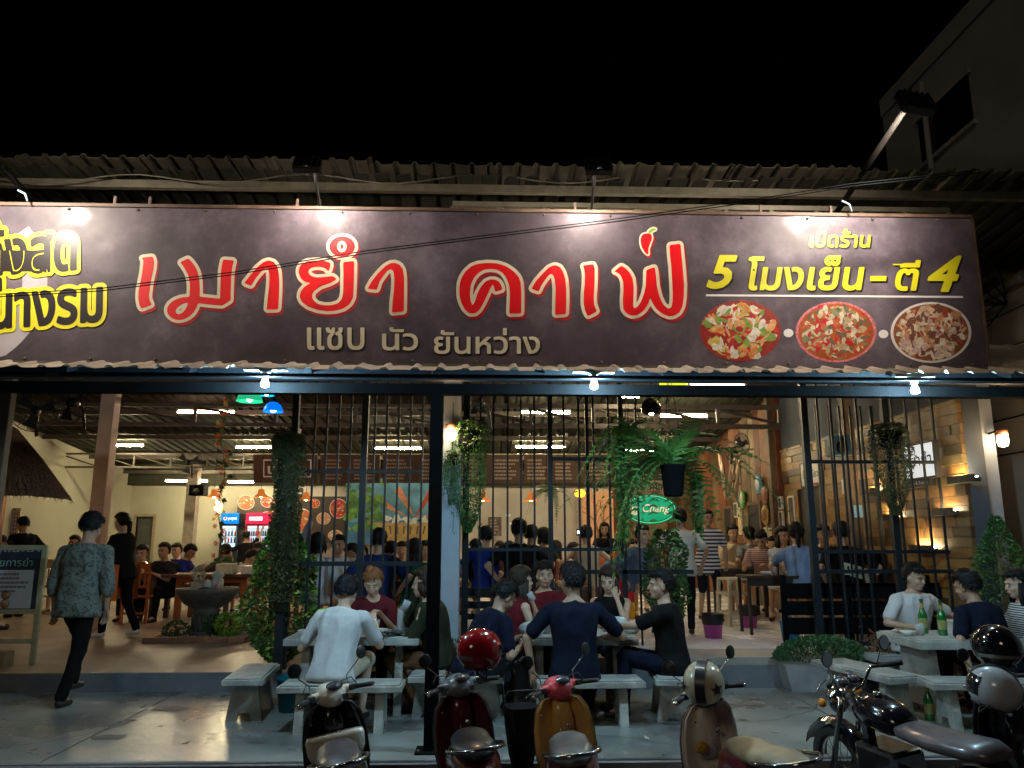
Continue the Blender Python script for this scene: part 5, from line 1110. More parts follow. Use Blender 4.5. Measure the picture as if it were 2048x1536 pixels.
shrub('plant', 455, 1280, ZL + .03, [(.04, 0), (.16, .08), (.2, .2), (.1, .32)], 500, .07, L5, 'bright lime green plant beside the fountain foot', 'plant', seed=41, Y=fy + .35)
shrub('plant', 350, 1280, ZL + .03, [(.04, 0), (.17, .06), (.17, .14), (.06, .22)], 500, .05, L2, 'low dark green plant left of the fountain foot', 'plant', seed=42, Y=fy + .3)
shrub('plant', 425, 1280, ZL + .03, [(.04, 0), (.12, .08), (.14, .2), (.06, .3)], 400, .05, L1, 'mid green plant right behind the fountain foot', 'plant', seed=43, Y=fy + .45)

# ============================================================ chalkboard
q = GZ(62, 1330, ZL); X1 = PX(82, 1200, q.y).x; zt = PX(80, 1090, q.y).z - ZL
t = empty('chalkboard_stand', (X1, q.y, ZL), 0, 'wooden framed chalkboard stand with a paper menu at the left edge', 'sign board'); m_cf = mat('pale green wood', (.42, .40, .25), .6, scale=6, var=.25); wB = 1.0
zb_ = PX(70, 1228, q.y).z - ZL
for x_ in (-wB, -.055): MB().rbox((x_, 0, 0), (x_ + .055, .04, zt), .004).build('leg', m_cf, t)
MB().box((-wB + .056, .002, zt - .055), (-.056, .038, zt - .001)).build('rail', m_cf, t); MB().box((-wB + .056, .002, zb_), (-.056, .038, zb_ + .05)).build('rail', m_cf, t); MB().box((-wB + .056, .002, .22), (-.056, .038, .27)).build('rail', m_cf, t)
MB().box((-wB + .056, .012, zb_ + .051), (-.056, .026, zt - .056)).build('board', mat('chalkboard', (.02, .035, .055), .7, scale=5, var=.5), t)
u2 = lambda u, v: PX(u, v, q.y) - t.location
a_ = u2(12, 1217); b_ = u2(68, 1140); MB().box((a_.x - .3, .004, a_.z), (b_.x, .0115, b_.z)).build('paper_menu', mat('menu paper', (.55, .6, .68), .6, var=.05), t)
lines(t, a_.x - .2, b_.x - .02, a_.z + .16, b_.z - .02, 5, mat('grey print', (.2, .22, .26), .6, var=0), 3, .0)
chk = mat('chalk', (.5, .45, .55), .8, var=.3)
local_text(t, 'เมนูแนะนำ', chk, a_.x - .35, b_.x + .03, b_.z + .17, b_.z + .27, .009, .0); local_text(t, 'รายการยำ', mat('chalk teal', (.3, .55, .5), .8, var=.3), a_.x - .25, b_.x - .03, b_.z + .04, b_.z + .13, .009, .0)
for k in range(2): MB().lathe([(.05, 0), (.05, .003)], 16, T(a_.x - .02, .003, a_.z + .05 + k * .09) @ RX(R(90))).build('printed_dish', fmat((.62, .28, .06)) if 0 else mat('printed food', (.45, .25, .12), .5, scale=40, var=.6), t)
MB().rbox((-.75, -.2, 0), (-.2, -.02, .16), .01).build('base_box', mat('cardboard', (.3, .2, .1), .8), t)

# ============================================================ white concrete benches and tables on the slab
M_cw = mat('whitewashed concrete', (.42, .43, .40), .5, scale=5, var=.5, bump=.3, bscale=40, detail=12)
def cbench(x, y, z, rz, L, W, h, label, kind='bench', leg_in=.18, foot='A', top=.06):
    t = empty('concrete_' + kind, (x, y, z), R(rz), label, kind)
    MB().rbox((-L / 2, -W / 2, h - top), (L / 2, W / 2, h - .012), .006).rbox((-L / 2 + .02, -W / 2 + .02, h - .0115), (L / 2 - .02, W / 2 - .02, h), .004).build('slab', M_cw, t)
    for s in (-1, 1):
        w0, w1 = W * .44, W * .30
        MB().prism([(-w0, 0), (-w0 * .45, 0), (-w0 * .3, .07), (w0 * .3, .07), (w0 * .45, 0), (w0, 0), (w1, h - top - .002), (-w1, h - top - .002)], s * (L / 2 - leg_in) - .035, s * (L / 2 - leg_in) + .035, 'x').build('leg', M_cw, t)
    return t
def on(u, v, z): return GZ(u, v, z)
zs = ZS + .37
a = on(552, 1372, zs); b = on(802, 1372, zs); cbench((a.x + b.x) / 2, a.y + .17, ZS, 0, b.x - a.x, .34, .37, 'white concrete bench under the seated person in the white T-shirt')
a = on(440, 1358, zs); b = on(515, 1361, zs); cbench((a.x + b.x) / 2 - .02, a.y + .42, ZS, 90 + 5, .84, .34, .37, 'white concrete bench seen from its A-shaped end at the left')
a = on(566, 1276, ZS + .66); b = on(835, 1278, ZS + .66); TA = cbench((a.x + b.x) / 2, a.y + .33, ZS, 0, b.x - a.x, .66, .66, 'white concrete table with food between the three friends on the left', 'table', top=.07)
a = on(822, 1352, zs); b = on(880, 1355, zs); cbench((a.x + b.x) / 2 + .02, a.y + .4, ZS, 88, .8, .32, .37, 'white concrete bench at the right end of the left table')
a = on(1130, 1363, zs); b = on(1290, 1366, zs); cbench((a.x + b.x) / 2 - .1, a.y + .17, ZS, 0, b.x - a.x + .25, .34, .37, 'white concrete bench under the man in the navy shirt')
a = on(1040, 1276, ZS + .66); b = on(1278, 1275, ZS + .66); TB = cbench((a.x + b.x) / 2, a.y + .35, ZS, 0, b.x - a.x, .68, .66, 'white concrete table of the big group in the middle', 'table', top=.07)
a = on(1300, 1362, zs); cbench(a.x + .28, a.y + .5, ZS, 84, .85, .34, .37, 'white concrete bench under the man in the black shirt')
cbench(-.0, 7.35, ZS, 86, .85, .34, .37, 'white concrete bench under the two people left of the middle table')
cbench(.55, 8.05, ZS, 0, 1.1, .3, .37, 'white concrete bench behind the middle table')
cbench(-1.25, 8.02, ZS, 0, 1.0, .3, .37, 'white concrete bench behind the left table')
a = on(1762, 1260, ZS + .66); b = on(1845, 1281, ZS + .66); c_ = on(1930, 1281, ZS + .66)
TC = cbench((a.x + .05 + 1.0 / 2 + a.x) / 2 + .3, (a.y + b.y) / 2, ZS, 0, 1.25, a.y - b.y, .66, 'white concrete table with beer bottles at the right', 'table', top=.08)
a = on(1655, 1326, zs); cbench(a.x + .25, a.y - .22, ZS, -76, 1.05, .38, .37, 'white concrete bench left of the beer table')
a = on(1871, 1362, zs); cbench(a.x + .45, a.y + .05, ZS, -6, 1.0, .36, .37, 'white concrete bench in front of the beer table')
cbench(4.35, 8.1, ZS, 0, 1.0, .32, .37, 'white concrete bench behind the beer table')
# ---- tableware
M_cup = mat('white bowl', (.62, .62, .6), .35, var=.05); M_gls = mat('clear plastic', (.6, .65, .68), .12, var=0, alpha=.45); M_beer = mat('beer', (.5, .42, .05), .15, var=0, emit=(.5, .42, .05), es=.04)
def bowl(x, y, z, r, label, name='bowl', m=None): 
    t = MB().lathe([(r * .5, 0), (r * .55, .005), (r, r * .62), (r * .93, r * .62), (r * .5, .015), (.001, .012)], 18).build(name, m or M_cup, None, (x, y, z)); return tag(t, label, name)
def glassware(x, y, z, label, drink=None, r=.035, h=.11):
    t = empty('drinking_glass', (x, y, z), 0, label, 'glass'); MB().lathe([(r * .8, 0), (r, h), (r * .92, h), (r * .74, .008), (.001, .008)], 14).build('tumbler', M_gls, t)
    if drink: MB().lathe([(r * .7, .01), (r * .82, h * .7), (.001, h * .7)], 12).build('drink', drink, t)
    return t
def bottle(x, y, z, label, m, s=1., cap=True, lab=None, rz=0):
    t = empty('bottle', (x, y, z), rz, label, 'bottle'); MB().lathe([(.034 * s, 0), (.037 * s, .01), (.037 * s, .15 * s), (.03 * s, .18 * s), (.015 * s, .22 * s), (.013 * s, .27 * s), (.016 * s, .272 * s), (.016 * s, .28 * s)], 16).build('glass', m, t)
    if lab: MB().lathe([(.0375 * s, .05 * s), (.0378 * s, .13 * s)], 16, cap=False).build('label', lab, t); MB().lathe([(.0155 * s, .215 * s), (.0145 * s, .255 * s)], 12, cap=False).build('foil', mat('gold foil', (.6, .42, .12), .4, metal=.5), t)
    if cap: MB().lathe([(.017 * s, .281 * s), (.017 * s, .292 * s), (.001, .293 * s)], 10).build('cap', M_hous, t)
    return t
zA = ZS + .66; gtb = mat('green beer glass', (.01, .16, .03), .1, var=.1, spec=.8, coat=.5); blab = mat('beer label', (.35, .33, .12), .5, scale=40, var=.5)
c = TA.location
bowl(c.x - .42, c.y - .2, zA, .085, 'white bowl with a spoon at the left end of the left table'); t = [o for o in C.objects if o.name.startswith('bowl')][-1]
bowl(c.x + .22, c.y - .05, zA, .07, 'white bowl in the middle of the left table'); bowl(c.x + .05, c.y + .07, zA, .07, 'white dish in front of the woman with ginger hair')
t = empty('bucket', (c.x - .30, c.y + .15, zA), 0, 'lime green plastic ice bucket on the left table', 'bucket'); MB().lathe([(.075, 0), (.1, .19), (.105, .19), (.105, .2), (.095, .2), (.07, .01), (.001, .01)], 20).build('pail', mat('lime plastic', (.35, .75, .03), .4, var=.05), t); MB().tube([(.1 * math.cos(a_), .0, .19 + .02 * math.sin(a_)) for a_ in [k * .3 for k in range(11)]], .004, 4).build('handle', mat('lime plastic', (.35, .75, .03)), t)
t = empty('water_bottle', (c.x + .40, c.y + .02, zA), 0, 'tall clear water bottle on the left table', 'bottle'); MB().lathe([(.034, 0), (.037, .01), (.037, .17), (.03, .2), (.015, .225), (.015, .24)], 16).build('plastic', mat('water bottle', (.55, .6, .6), .2, alpha=.7, var=0), t); MB().lathe([(.018, .24), (.018, .255), (.001, .256)], 10).build('cap', mat('bottle cap dark', (.05, .04, .05), .5), t)
rg = random.Random(9); mb = MB()
for k in range(60): x_, y_ = rg.gauss(.36, .1), rg.gauss(-.2, .05); mb.ell((x_, y_, .015 + rg.uniform(0, .03)), (.025, .02, .012), 6, 4)
t = empty('shell_pile', (c.x, c.y, zA), 0, 'messy pile of empty mussel shells on the left table', 'food scraps'); tag(mb.build('shell', mat('shell grey green', (.08, .09, .075), .4, scale=18, var=.7), t), kind='stuff')
c = TB.location
glassware(c.x - .28, c.y - .05, zA, 'tall white lidded cup on the middle table by the man in maroon', mat('milk drink', (.5, .52, .4), .4), .05, .2)
glassware(c.x + .38, c.y - .1, zA, 'short glass of pale green drink on the middle table', mat('lime drink', (.3, .4, .12), .3)); glassware(c.x + .30, c.y + .08, zA, 'second short glass farther back on the middle table', mat('lime drink', (.3, .4, .12), .3))
bowl(c.x + .52, c.y - .05, zA, .1, 'white plate of food in front of the man in black', 'plate'); bowl(c.x - .05, c.y + .2, zA, .09, 'white dish in the middle of the middle table', 'dish')
t = empty('plastic_bag', (c.x - .42, c.y - .22, zA), 0, 'crumpled pale plastic bag at the left end of the middle table', 'plastic bag'); mb = MB().ell((0, 0, .06), (.12, .08, .07), 14, 10); me = mb.mesh('bag', mat('pale plastic', (.5, .58, .6), .3, var=.2)); crumple_later = me; link('bag', me, None, t)
t = empty('plastic_bag', (c.x + .42, c.y + .18, zA), 0, 'white plastic bag among the dishes near the eating woman', 'plastic bag'); link('bag', me, None, t)
t = empty('sauce_bottle', PX(1113, 1190, 9.6), 0, 'dark bottle with a white label between the two men at the middle table', 'bottle'); MB().lathe([(.045, -.12), (.045, .04), (.02, .09), (.018, .14)], 14).build('glass', M_hous, t); MB().lathe([(.0465, -.1), (.0465, .02)], 14, cap=False).build('label', M_cup, t)
c = TC.location
bottle(c.x - .22, c.y - .05, zA, 'green beer bottle in front on the right table', gtb, 1.05, lab=blab); bottle(c.x - .30, c.y + .12, zA, 'green beer bottle behind the first on the right table', gtb, 1.05, lab=blab)
glassware(c.x - .42, c.y - .03, zA, 'short glass of beer beside the two bottles', M_beer, .042, .1); glassware(c.x + .12, c.y - .1, zA, 'small glass of beer under the elbow of the man in navy', M_beer)
t = MB().box((-.14, -.1, 0), (.14, .1, .1)).box((-.15, -.11, .1), (.15, .11, .115)).build('foam_box', M_cup, None, (c.x + .08, c.y + .1, zA)); tag(t, 'white foam box on the right table behind the beer bottle', 'box')
bowl(c.x - .55, c.y - .05, zA, .07, 'white saucer of snacks at the left corner of the right table', 'saucer'); bowl(c.x - .05, c.y - .22, zA, .05, 'crumpled white tissue by the front edge of the right table', 'tissue')
q = GZ(1860, 1440, ZS); bottle(q.x, q.y, ZS, 'green beer bottle standing on the ground below the right table', gtb, 1.05, lab=blab)
t = empty('bucket', (q.x - .42, q.y + .3, ZS), 0, 'black and maroon bucket on the ground below the right table', 'bucket'); MB().lathe([(.1, 0), (.13, .24), (.135, .25), (.11, .25), (.09, .02), (.001, .02)], 20).build('pail', mat('maroon plastic', (.1, .02, .03), .4), t); MB().lathe([(.122, .12), (.142, .26), (.14, .27), (.12, .2)], 20, cap=False).build('liner_bag', mat('bin liner', (.012, .012, .014), .35), t)
def pail(u, v, z, r, h, m, label, liner=True):
    q = GZ(u, v, z); t = empty('bucket', (q.x, q.y + r, z), 0, label, 'bucket'); MB().lathe([(r * .78, 0), (r, h), (r * 1.05, h), (r * 1.05, h + .02), (r * .93, h + .01), (r * .7, .02), (.001, .02)], 22).build('pail', m, t)
    if liner: MB().lathe([(r * .98, h * .62), (r * 1.08, h + .02), (r * 1.06, h + .035), (r * .8, h * .9)], 18, cap=False).build('liner_bag', mat('bin liner', (.012, .012, .014), .35), t)
M_pur = mat('purple plastic', (.42, .07, .30), .45, var=.1); M_teal = mat('teal plastic', (.0, .13, .18), .45, var=.1)
pail(1433, 1278, ZR, .13, .26, M_pur, 'pink purple bucket with a black liner in the entrance'); pail(1505, 1257, ZR, .13, .26, M_pur, 'pink purple bucket with a grey liner beside the white stool'); pail(1590, 1286, ZR, .12, .22, mat('blue plastic', (.03, .22, .42), .4), 'blue plastic bucket under the slatted barrier', False); pail(573, 1428, ZS, .13, .27, M_teal, 'dark teal bucket under the bench of the white T-shirt', False); pail(758, 1370, ZS, .13, .27, mat('pale blue plastic', (.12, .3, .42), .4), 'pale blue bucket under the left table', False)
# high white stool and dark high tables in the right part
def stool(x, y, z, rz, m, label, w=.3, h=.62, cross=(.15, .42), top=None, name='high_stool', cat='stool'):
    t = empty(name, (x, y, z), R(rz), label, cat); MB().rbox((-w / 2, -w / 2, h - .03), (w / 2, w / 2, h), .005).build('seat', top or m, t)
    for sx in (-1, 1):
        for sy in (-1, 1): MB().add([(sx * (w / 2 - .02 * k) + a_, sy * (w / 2 - .02 * k) + b_, zz) for k, zz in ((-.6, 0), (1, h - .03)) for a_ in (-.02, .02) for b_ in (-.02, .02)], [(0, 1, 3, 2), (4, 6, 7, 5), (0, 4, 5, 1), (2, 3, 7, 6), (0, 2, 6, 4), (1, 5, 7, 3)]).build('leg', m, t)
    for zc_ in cross:
        for s in (-1, 1): MB().box((-w / 2, s * w / 2 - .012, zc_), (w / 2, s * w / 2 + .012, zc_ + .04)).build('rung', m, t); MB().box((s * w / 2 - .012, -w / 2 + .013, zc_ + .002), (s * w / 2 + .012, w / 2 - .013, zc_ + .038)).build('rung', m, t)
    return t
q = GZ(1476, 1252, ZR); stool(q.x, q.y + .1, ZR, 12, mat('cream painted wood', (.6, .55, .42), .5, var=.15), 'cream white wooden high stool in the entrance', .34, .66)
q = PX(1560, 1147, 10.2); box_table('high_table', q.x + .1, 10.4, ZR, 1.1, .45, .74, M_dk, 'dark wooden high table in front of the ladies by the plank wall', lw=.035)
q = PX(1470, 1133, 12.6); box_table('high_table', q.x, 12.6, ZR, .9, .5, .74, M_dk, 'dark high table in front of the man in the cream T-shirt')
q = PX(1010, 1140, 11.4); box_table('wooden_table', q.x, 11.4, ZR, 2.4, .6, .55, M_br, 'long brown wooden table behind the middle fence', top=.06)
box_table('wooden_table', PX(690, 1150, 11.5).x, 11.5, ZL, 2.0, .7, .74, M_dk, 'dark wooden table behind the left fence')
t = empty('dining_table', (PX(445, 1140, 13.5).x, 13.5, ZL), 0, 'long brown table with plastic tubs behind the fountain', 'table'); MB().rbox((-1.1, -.35, .70), (1.3, .35, .75), .006).build('tabletop', M_br, t)
for x_ in (-1.0, 0, 1.2):
    for y_ in (-.3, .3): MB().cbox((x_, y_, .35), (.07, .07, .699)).build('leg', M_br, t)
box_table('wooden_table', PX(430, 1110, 16).x, 16, ZL, 2.6, .8, .74, M_br, 'brown dining table in the rear left of the hall'); box_table('wooden_table', PX(850, 1120, 15).x, 15, ZL, 3.2, .8, .74, M_br, 'long brown dining table in front of the sea mural')
# red drinks counter piece beside the fence
t = empty('drinks_crate', (PX(1215, 1200, 12.2).x, 12.2, ZR), 0, 'red and yellow counter seen below the fence rail in the middle', 'counter'); MB().rbox((-.42, 0, .25), (.42, .5, .62), .01).build('red_panel', mat('counter red', (.5, .01, .02), .4), t); MB().rbox((-.42, 0, 0), (.42, .5, .248), .01).build('yellow_panel', mat('counter yellow', (.75, .45, .02), .4), t)
t = empty('plastic_tub', (PX(470, 1142, 13.2).x, 13.2, ZL + .752), 0, 'pale translucent tub of greens on the table behind the fountain', 'tub'); MB().rbox((-.28, -.14, 0), (.0, .14, .17), .02).build('tub', mat('pale tub', (.55, .6, .45), .4), t); leaf_mass(150, lambda r: ((r.gauss(.0, .05) - .14, r.gauss(0, .05), .2 + r.random() * .08), (0, 0, 1)), .06, random.Random(2)).build('herbs', L1, t)
t = empty('plastic_tub', (PX(498, 1142, 13.2).x + .05, 13.2, ZL + .752), 0, 'white plastic tub right of the tub of greens', 'tub'); MB().rbox((-.14, -.14, 0), (.14, .14, .14), .02).build('tub', M_cup, t)
t = empty('ice_bucket', PX(1840, 1146, 9.5), 0, 'white ice bucket standing behind the fence near the man in the white shirt', 'bucket'); MB().lathe([(.09, -.22), (.1, -.12), (.12, -.1), (.13, .02), (.14, .03), (.1, .03), (.09, -.05)], 18).build('pail', M_cup, t); MB().cbox((0, .0, -.45), (.5, .3, .44)).build('side_shelf', M_dk, t)

# small tableware on the tables inside: alike pieces, one group
rg = random.Random(33)
for (xa, xb, yy, zz, wh) in ((PX(970, 1140, 11.4).x, PX(1110, 1140, 11.4).x, 11.3, ZR + .55, 'long table behind the middle fence'), (PX(600, 1140, 11.5).x, PX(760, 1140, 11.5).x, 11.35, ZL + .74, 'dark table behind the left fence'), (PX(380, 1120, 16).x, PX(500, 1120, 16).x, 15.9, ZL + .74, 'rear left dining table'), (PX(700, 1120, 15).x, PX(860, 1120, 15).x, 14.9, ZL + .74, 'long table before the sea mural'), (PX(1520, 1147, 10.4).x, PX(1600, 1147, 10.4).x, 10.3, ZR + .74, 'dark high table by the plank wall')):
    for k in range(5):
        x_ = xa + (xb - xa) * (k + rg.uniform(.2, .8)) / 5; y_ = yy + rg.uniform(-.1, .15)
        if k % 3 == 2: q_ = tag(MB().lathe([(.03, 0), (.033, .15), (.013, .2), (.013, .25), (.001, .255)], 10).build('bottle', gtb if k % 2 else mat('brown bottle', (.09, .03, .01), .2), None, (x_, y_, zz)), 'bottle among the dishes on the ' + wh, 'bottle', 'bottles on the ' + wh)
        elif k % 3 == 1: q_ = tag(MB().lathe([(.028, 0), (.036, .11), (.034, .11), (.026, .01), (.001, .01)], 10).build('drinking_glass', MC['clear plastic'], None, (x_, y_, zz)), ('left-hand' if k < 2 else 'rightmost') + ' clear glass on the ' + wh, 'glass', 'glasses on the ' + wh)
        else: q_ = tag(MB().lathe([(.04, 0), (.08, .045), (.075, .045), (.035, .008), (.001, .008)], 12).build('bowl', M_cup, None, (x_, y_, zz)), ('leftmost' if k < 2 else 'right-hand') + ' white bowl on the ' + wh, 'bowl', 'bowls on the ' + wh)
# coils of cable at the right end of the sign
mb = MB()
for k in range(4):
    a = PX(1950, 520 + k * 16, 6.3); mb.tube([a + Vector((.02 + .22 * math.sin(q * .5) * (1 + .1 * k), .02 * k, -.07 * q + .1 * math.cos(q * .8 + k))) for q in range(9)], .007, 5)
tag(mb.build('cable_tangle', M_blk), 'tangle of black cables hanging behind the right end of the signboard', 'cables')

# more dishes and scraps on the three outdoor tables
rg = random.Random(77); m_fd = spotty('cooked food', [(.25, .08, .02), (.4, .2, .06), (.12, .15, .03), (.45, .35, .2)], 60, .4)
for TT, nm, spots in ((TA, 'left', ((-.1, -.2), (.15, .18), (-.5, .12), (.5, -.18), (-.2, .0))), (TB, 'middle', ((-.1, -.18), (.15, .12), (.28, -.22), (-.32, .2), (.5, .2), (.02, .02))), (TC, 'right', ((.25, -.1), (.4, .12), (-.15, .2), (-.45, .2)))):
    for k, (dx_, dy_) in enumerate(spots):
        x_, y_ = TT.location.x + dx_, TT.location.y + dy_; kind = k % 3; pos = ('near its left front', 'near its rear', 'by its left end', 'by its right front', 'in its centre', 'near its middle')[k]
        if kind == 0:
            t = empty('plate', (x_, y_, zA), 0, 'white plate of brown food on the %s outdoor table, %s' % (nm, pos), 'plate'); MB().lathe([(.05, 0), (.055, .004), (.1, .016), (.095, .018), (.05, .008), (.001, .007)], 20).build('dish', M_cup, t)
            mb = MB(); [mb.ell((rg.gauss(0, .025), rg.gauss(0, .025), .014 + rg.uniform(0, .015)), (.018, .013, .01), 6, 4) for _ in range(16)]; tag(mb.build('food', m_fd, t), kind='stuff')
        elif kind == 1: glassware(x_, y_, zA, 'clear glass on the %s outdoor table, %s' % (nm, pos), None, .033, .1)
        else:
            mb = MB().add([(rg.uniform(-.06, .06), rg.uniform(-.06, .06), rg.uniform(.003, .035)) for _ in range(8)], [(0, 1, 2), (2, 3, 4), (4, 5, 6), (6, 7, 0), (1, 3, 5)]); tag(mb.build('tissue', M_cup, None, (x_, y_, zA)), 'crumpled tissue on the %s outdoor table, %s' % (nm, pos), 'tissue')
# litter and a hose-like cable on the slab
for k, (u_, v_) in enumerate(((360, 1490), (1300, 1480), (1560, 1465))):
    q = GZ(u_, v_, ZS); tag(MB().add([(0, 0, .004), (.05, .01, .006), (.06, .05, .02), (.01, .04, .005)], [(0, 1, 2, 3)]).build('litter', M_cup if k else MC['cardboard'], None, q, (0, 0, k * 1.3)), ('scrap of brown card lying on the slab at the left', 'white scrap of paper lying on the slab in front of the middle table', 'white scrap of paper lying on the slab in front of the hedge trough')[k], 'litter')
# ============================================================ people
_rs = bpy.data.scenes.new('remesh_workshop')
def remesh(mb, vox, it=3, fac=.5):
    me = bpy.data.meshes.new('tmp'); me.from_pydata(mb.v, [], mb.f); bm = bmesh.new(); bm.from_mesh(me); bmesh.ops.recalc_face_normals(bm, faces=bm.faces); bm.to_mesh(me); bm.free()
    o = bpy.data.objects.new('tmp', me); _rs.collection.objects.link(o)
    a = o.modifiers.new('r', 'REMESH'); a.mode = 'VOXEL'; a.voxel_size = vox; a.use_smooth_shade = True
    if it: b = o.modifiers.new('s', 'SMOOTH'); b.iterations = it; b.factor = fac
    vl_ = _rs.view_layers[0]; vl_.update(); r = bpy.data.meshes.new_from_object(o.evaluated_get(vl_.depsgraph))
    bpy.data.objects.remove(o); bpy.data.meshes.remove(me)
    r.polygons.foreach_set('use_smooth', [True] * len(r.polygons)); r.materials.clear(); return r
def crumple(me, amp, sc, seed=0):
    n = len(me.vertices); co = np.empty(n * 3); me.vertices.foreach_get('co', co); no = np.empty(n * 3); me.vertices.foreach_get('normal', no)
    co = co.reshape(-1, 3); no = no.reshape(-1, 3); off = Vector((seed * 7.3, seed * 3.1, 0))
    for i in range(n):
        p = Vector(co[i]) + off
        d = 1 - abs(noise.noise(Vector((p.x * sc, p.y * sc, p.z * sc * .45)))) * 2.2
        co[i] += no[i] * amp * d
    me.vertices.foreach_set('co', co.reshape(-1)); me.update()
SK = [mat('skin %d' % i, c, .5, var=.12, scale=20) for i, c in enumerate([(.50, .31, .21), (.42, .25, .165), (.58, .38, .27), (.36, .21, .14)])]
HB = [mat('hair black', (.009, .008, .008), .6, var=.4, scale=60, spec=.25), mat('hair dark brown', (.03, .018, .012), .6, var=.4, scale=60, spec=.25), mat('hair ginger', (.25, .10, .035), .6, var=.5, scale=50, spec=.3), mat('hair soft black', (.014, .012, .018), .6, var=.4, scale=60, spec=.25)]
def cloth(name, c, var=.22): return mat('cloth ' + name, c, .9, scale=6, var=var, bump=.55, bscale=5, bd=.045, spec=.15)
M_eyew = mat('eye white', (.34, .31, .28), .3, var=0); M_eyeb = mat('eye dark', (.012, .008, .006), .15, var=0); M_lip = mat('lips', (.30, .10, .08), .45, var=0)
PN = 0
def person(x, y, z, face, label, pose='sit', seat=.40, lean=8, side=0, head=(0, 0), hands=None, shirt=None, sleeve='short', pants=None, leg='long',
           hair='short', hm=0, sk=0, near=False, mid=False, h=1.0, fem=False, shoe=(.02, .02, .022), feet=None, group=None, lower=True, hem=.0, twist=0, smile=False, elb=None, faceon=None):
    """x, y, z: floor under the pelvis; face: heading in degrees, 0 looks into the building, 180 at the camera"""
    global PN; PN += 1; seed = PN
    t = empty('person', (x, y, z), R(face), label, 'person', group)
    vx = .0075 if near else (.011 if mid else .017)
    sw = .165 if fem else .19; wf = .9 if fem else 1.0
    pz = seat + .085 if pose == 'sit' else .93 * h
    P = Vector((0, 0, pz)); L = R(lean); sd = R(side)
    def sp(d): # point on the spine at distance d above the pelvis (bends gradually)
        k = max(0, min(1, d / .25)); a = L * (.55 + .45 * k)
        return P + Vector((math.sin(sd) * d, math.sin(a) * d, math.cos(a) * d * math.cos(sd))) * h
    tw = R(twist)
    X0 = Vector((1, 0, 0))
    def ring(d, w, dep, n=16, inf=0., fy=0.):
        c = sp(d); up = (sp(d + .01) - sp(d - .01)).normalized(); k = max(0, min(1, d / .4))
        xa = Vector((math.cos(tw * k), math.sin(tw * k), 0)); ya = up.cross(xa).normalized(); xa = ya.cross(up).normalized()
        w = (w * wf + inf) * h; dep = (dep + inf) * h
        out = []
        for i in range(n):
            a = 2 * math.pi * i / n; ca, sa = math.cos(a), math.sin(a); q = (abs(ca) ** 2.6 + abs(sa) ** 2.6) ** (-1 / 2.6)
            out.append(c + xa * w * ca * q + ya * (dep * sa * q + fy))
        return out
    TOR = [(-.11, .11, .09), (-.06, .16, .115), (.02, .165, .12), (.10, .145, .11), (.20, .145, .105), (.32, .165, .115), (.41, .17, .11), (.465, .145, .085), (.50, .085, .06), (.53, .055, .05)]
    b = MB(); b.loft([ring(*r) for r in TOR])
    NB = sp(.50); up = (sp(.5) - sp(.48)).normalized()
    hp, hy = R(head[0]), R(head[1])
    HR = Matrix.Rotation(tw + hy, 4, 'Z') @ Matrix.Rotation(-hp, 4, 'X') @ Matrix.Rotation(sd * .5, 4, 'Y')
    HC = sp(.50) + Vector((0, 0, 0)) + (up * .5 + Vector((0, 0, .5))) * .160 * h + (HR @ Vector((0, .025 + .03 * math.sin(max(0, hp)), 0)))
    HM = Matrix.Translation(HC) @ HR @ Matrix.Scale(h * (1.04 if fem else 1.07), 4)
    b.caps(NB, HC - HR @ Vector((0, .02, .05)), .058 * h, .054 * h)
    b.ell((0, -.012, .028), (.075, .092, .086), 16, 12, HM); b.ell((0, .012, -.03), (.064, .076, .082), 16, 12, HM)
    b.ell((0, .05, -.082), (.036, .034, .03), 12, 8, HM); b.caps((0, .086, .008), (0, .101, -.022), .009, .0145, 8, HM)
    b.ell((0, .083, -.056), (.024, .012, .014), 10, 6, HM); b.caps((-.035, .074, .022), (.035, .074, .022), .012, .012, 8, HM)
    for s in (-1, 1):
        b.ell((s * .075, -.004, -.012), (.011, .02, .032), 10, 6, HM); b.ell((s * .04, .06, -.03), (.02, .018, .022), 10, 6, HM)
    # arms
    hands = hands or {}
    shl = []
    arms = {}
    for s, nm in ((-1, 'L'), (1, 'R')):
        c = sp(.425); SH = c + Vector((math.cos(tw), math.sin(tw), 0)) * s * sw * h + Vector((0, 0, .0))
        ua, fa = .285 * h, .245 * h
        H = hands.get(nm, (s * .26, .02, pz - .0 if pose != 'sit' else pz + .07)); 
        if H == 'down': H = (s * .225, .05, pz - .04)
        H = Vector(H); d = H - SH; D = d.length
        if D > (ua + fa) * .985: H = SH + d * ((ua + fa) * .985 / D); d = H - SH; D = d.length
        k = (ua * ua - fa * fa + D * D) / (2 * D); hh = math.sqrt(max(0, ua * ua - k * k)); dn = d.normalized()
        hint = Vector((elb or {}).get(nm, (s * .5, -.35, -.9))); pr_ = (hint - dn * hint.dot(dn)); pr_ = pr_.normalized()
        E = SH + dn * k + pr_ * hh; arms[nm] = (SH, E, H)
        b.caps(c + (SH - c) * .45, SH, .062 * h, .056 * h * wf, 10); b.caps(SH, E, .05 * h * wf, .038 * h * wf); b.caps(E, H, .039 * h * wf, .026 * h * wf)
    # legs
    HJ = .088 * h; tl, sl_ = .42 * h, .42 * h; legs = []
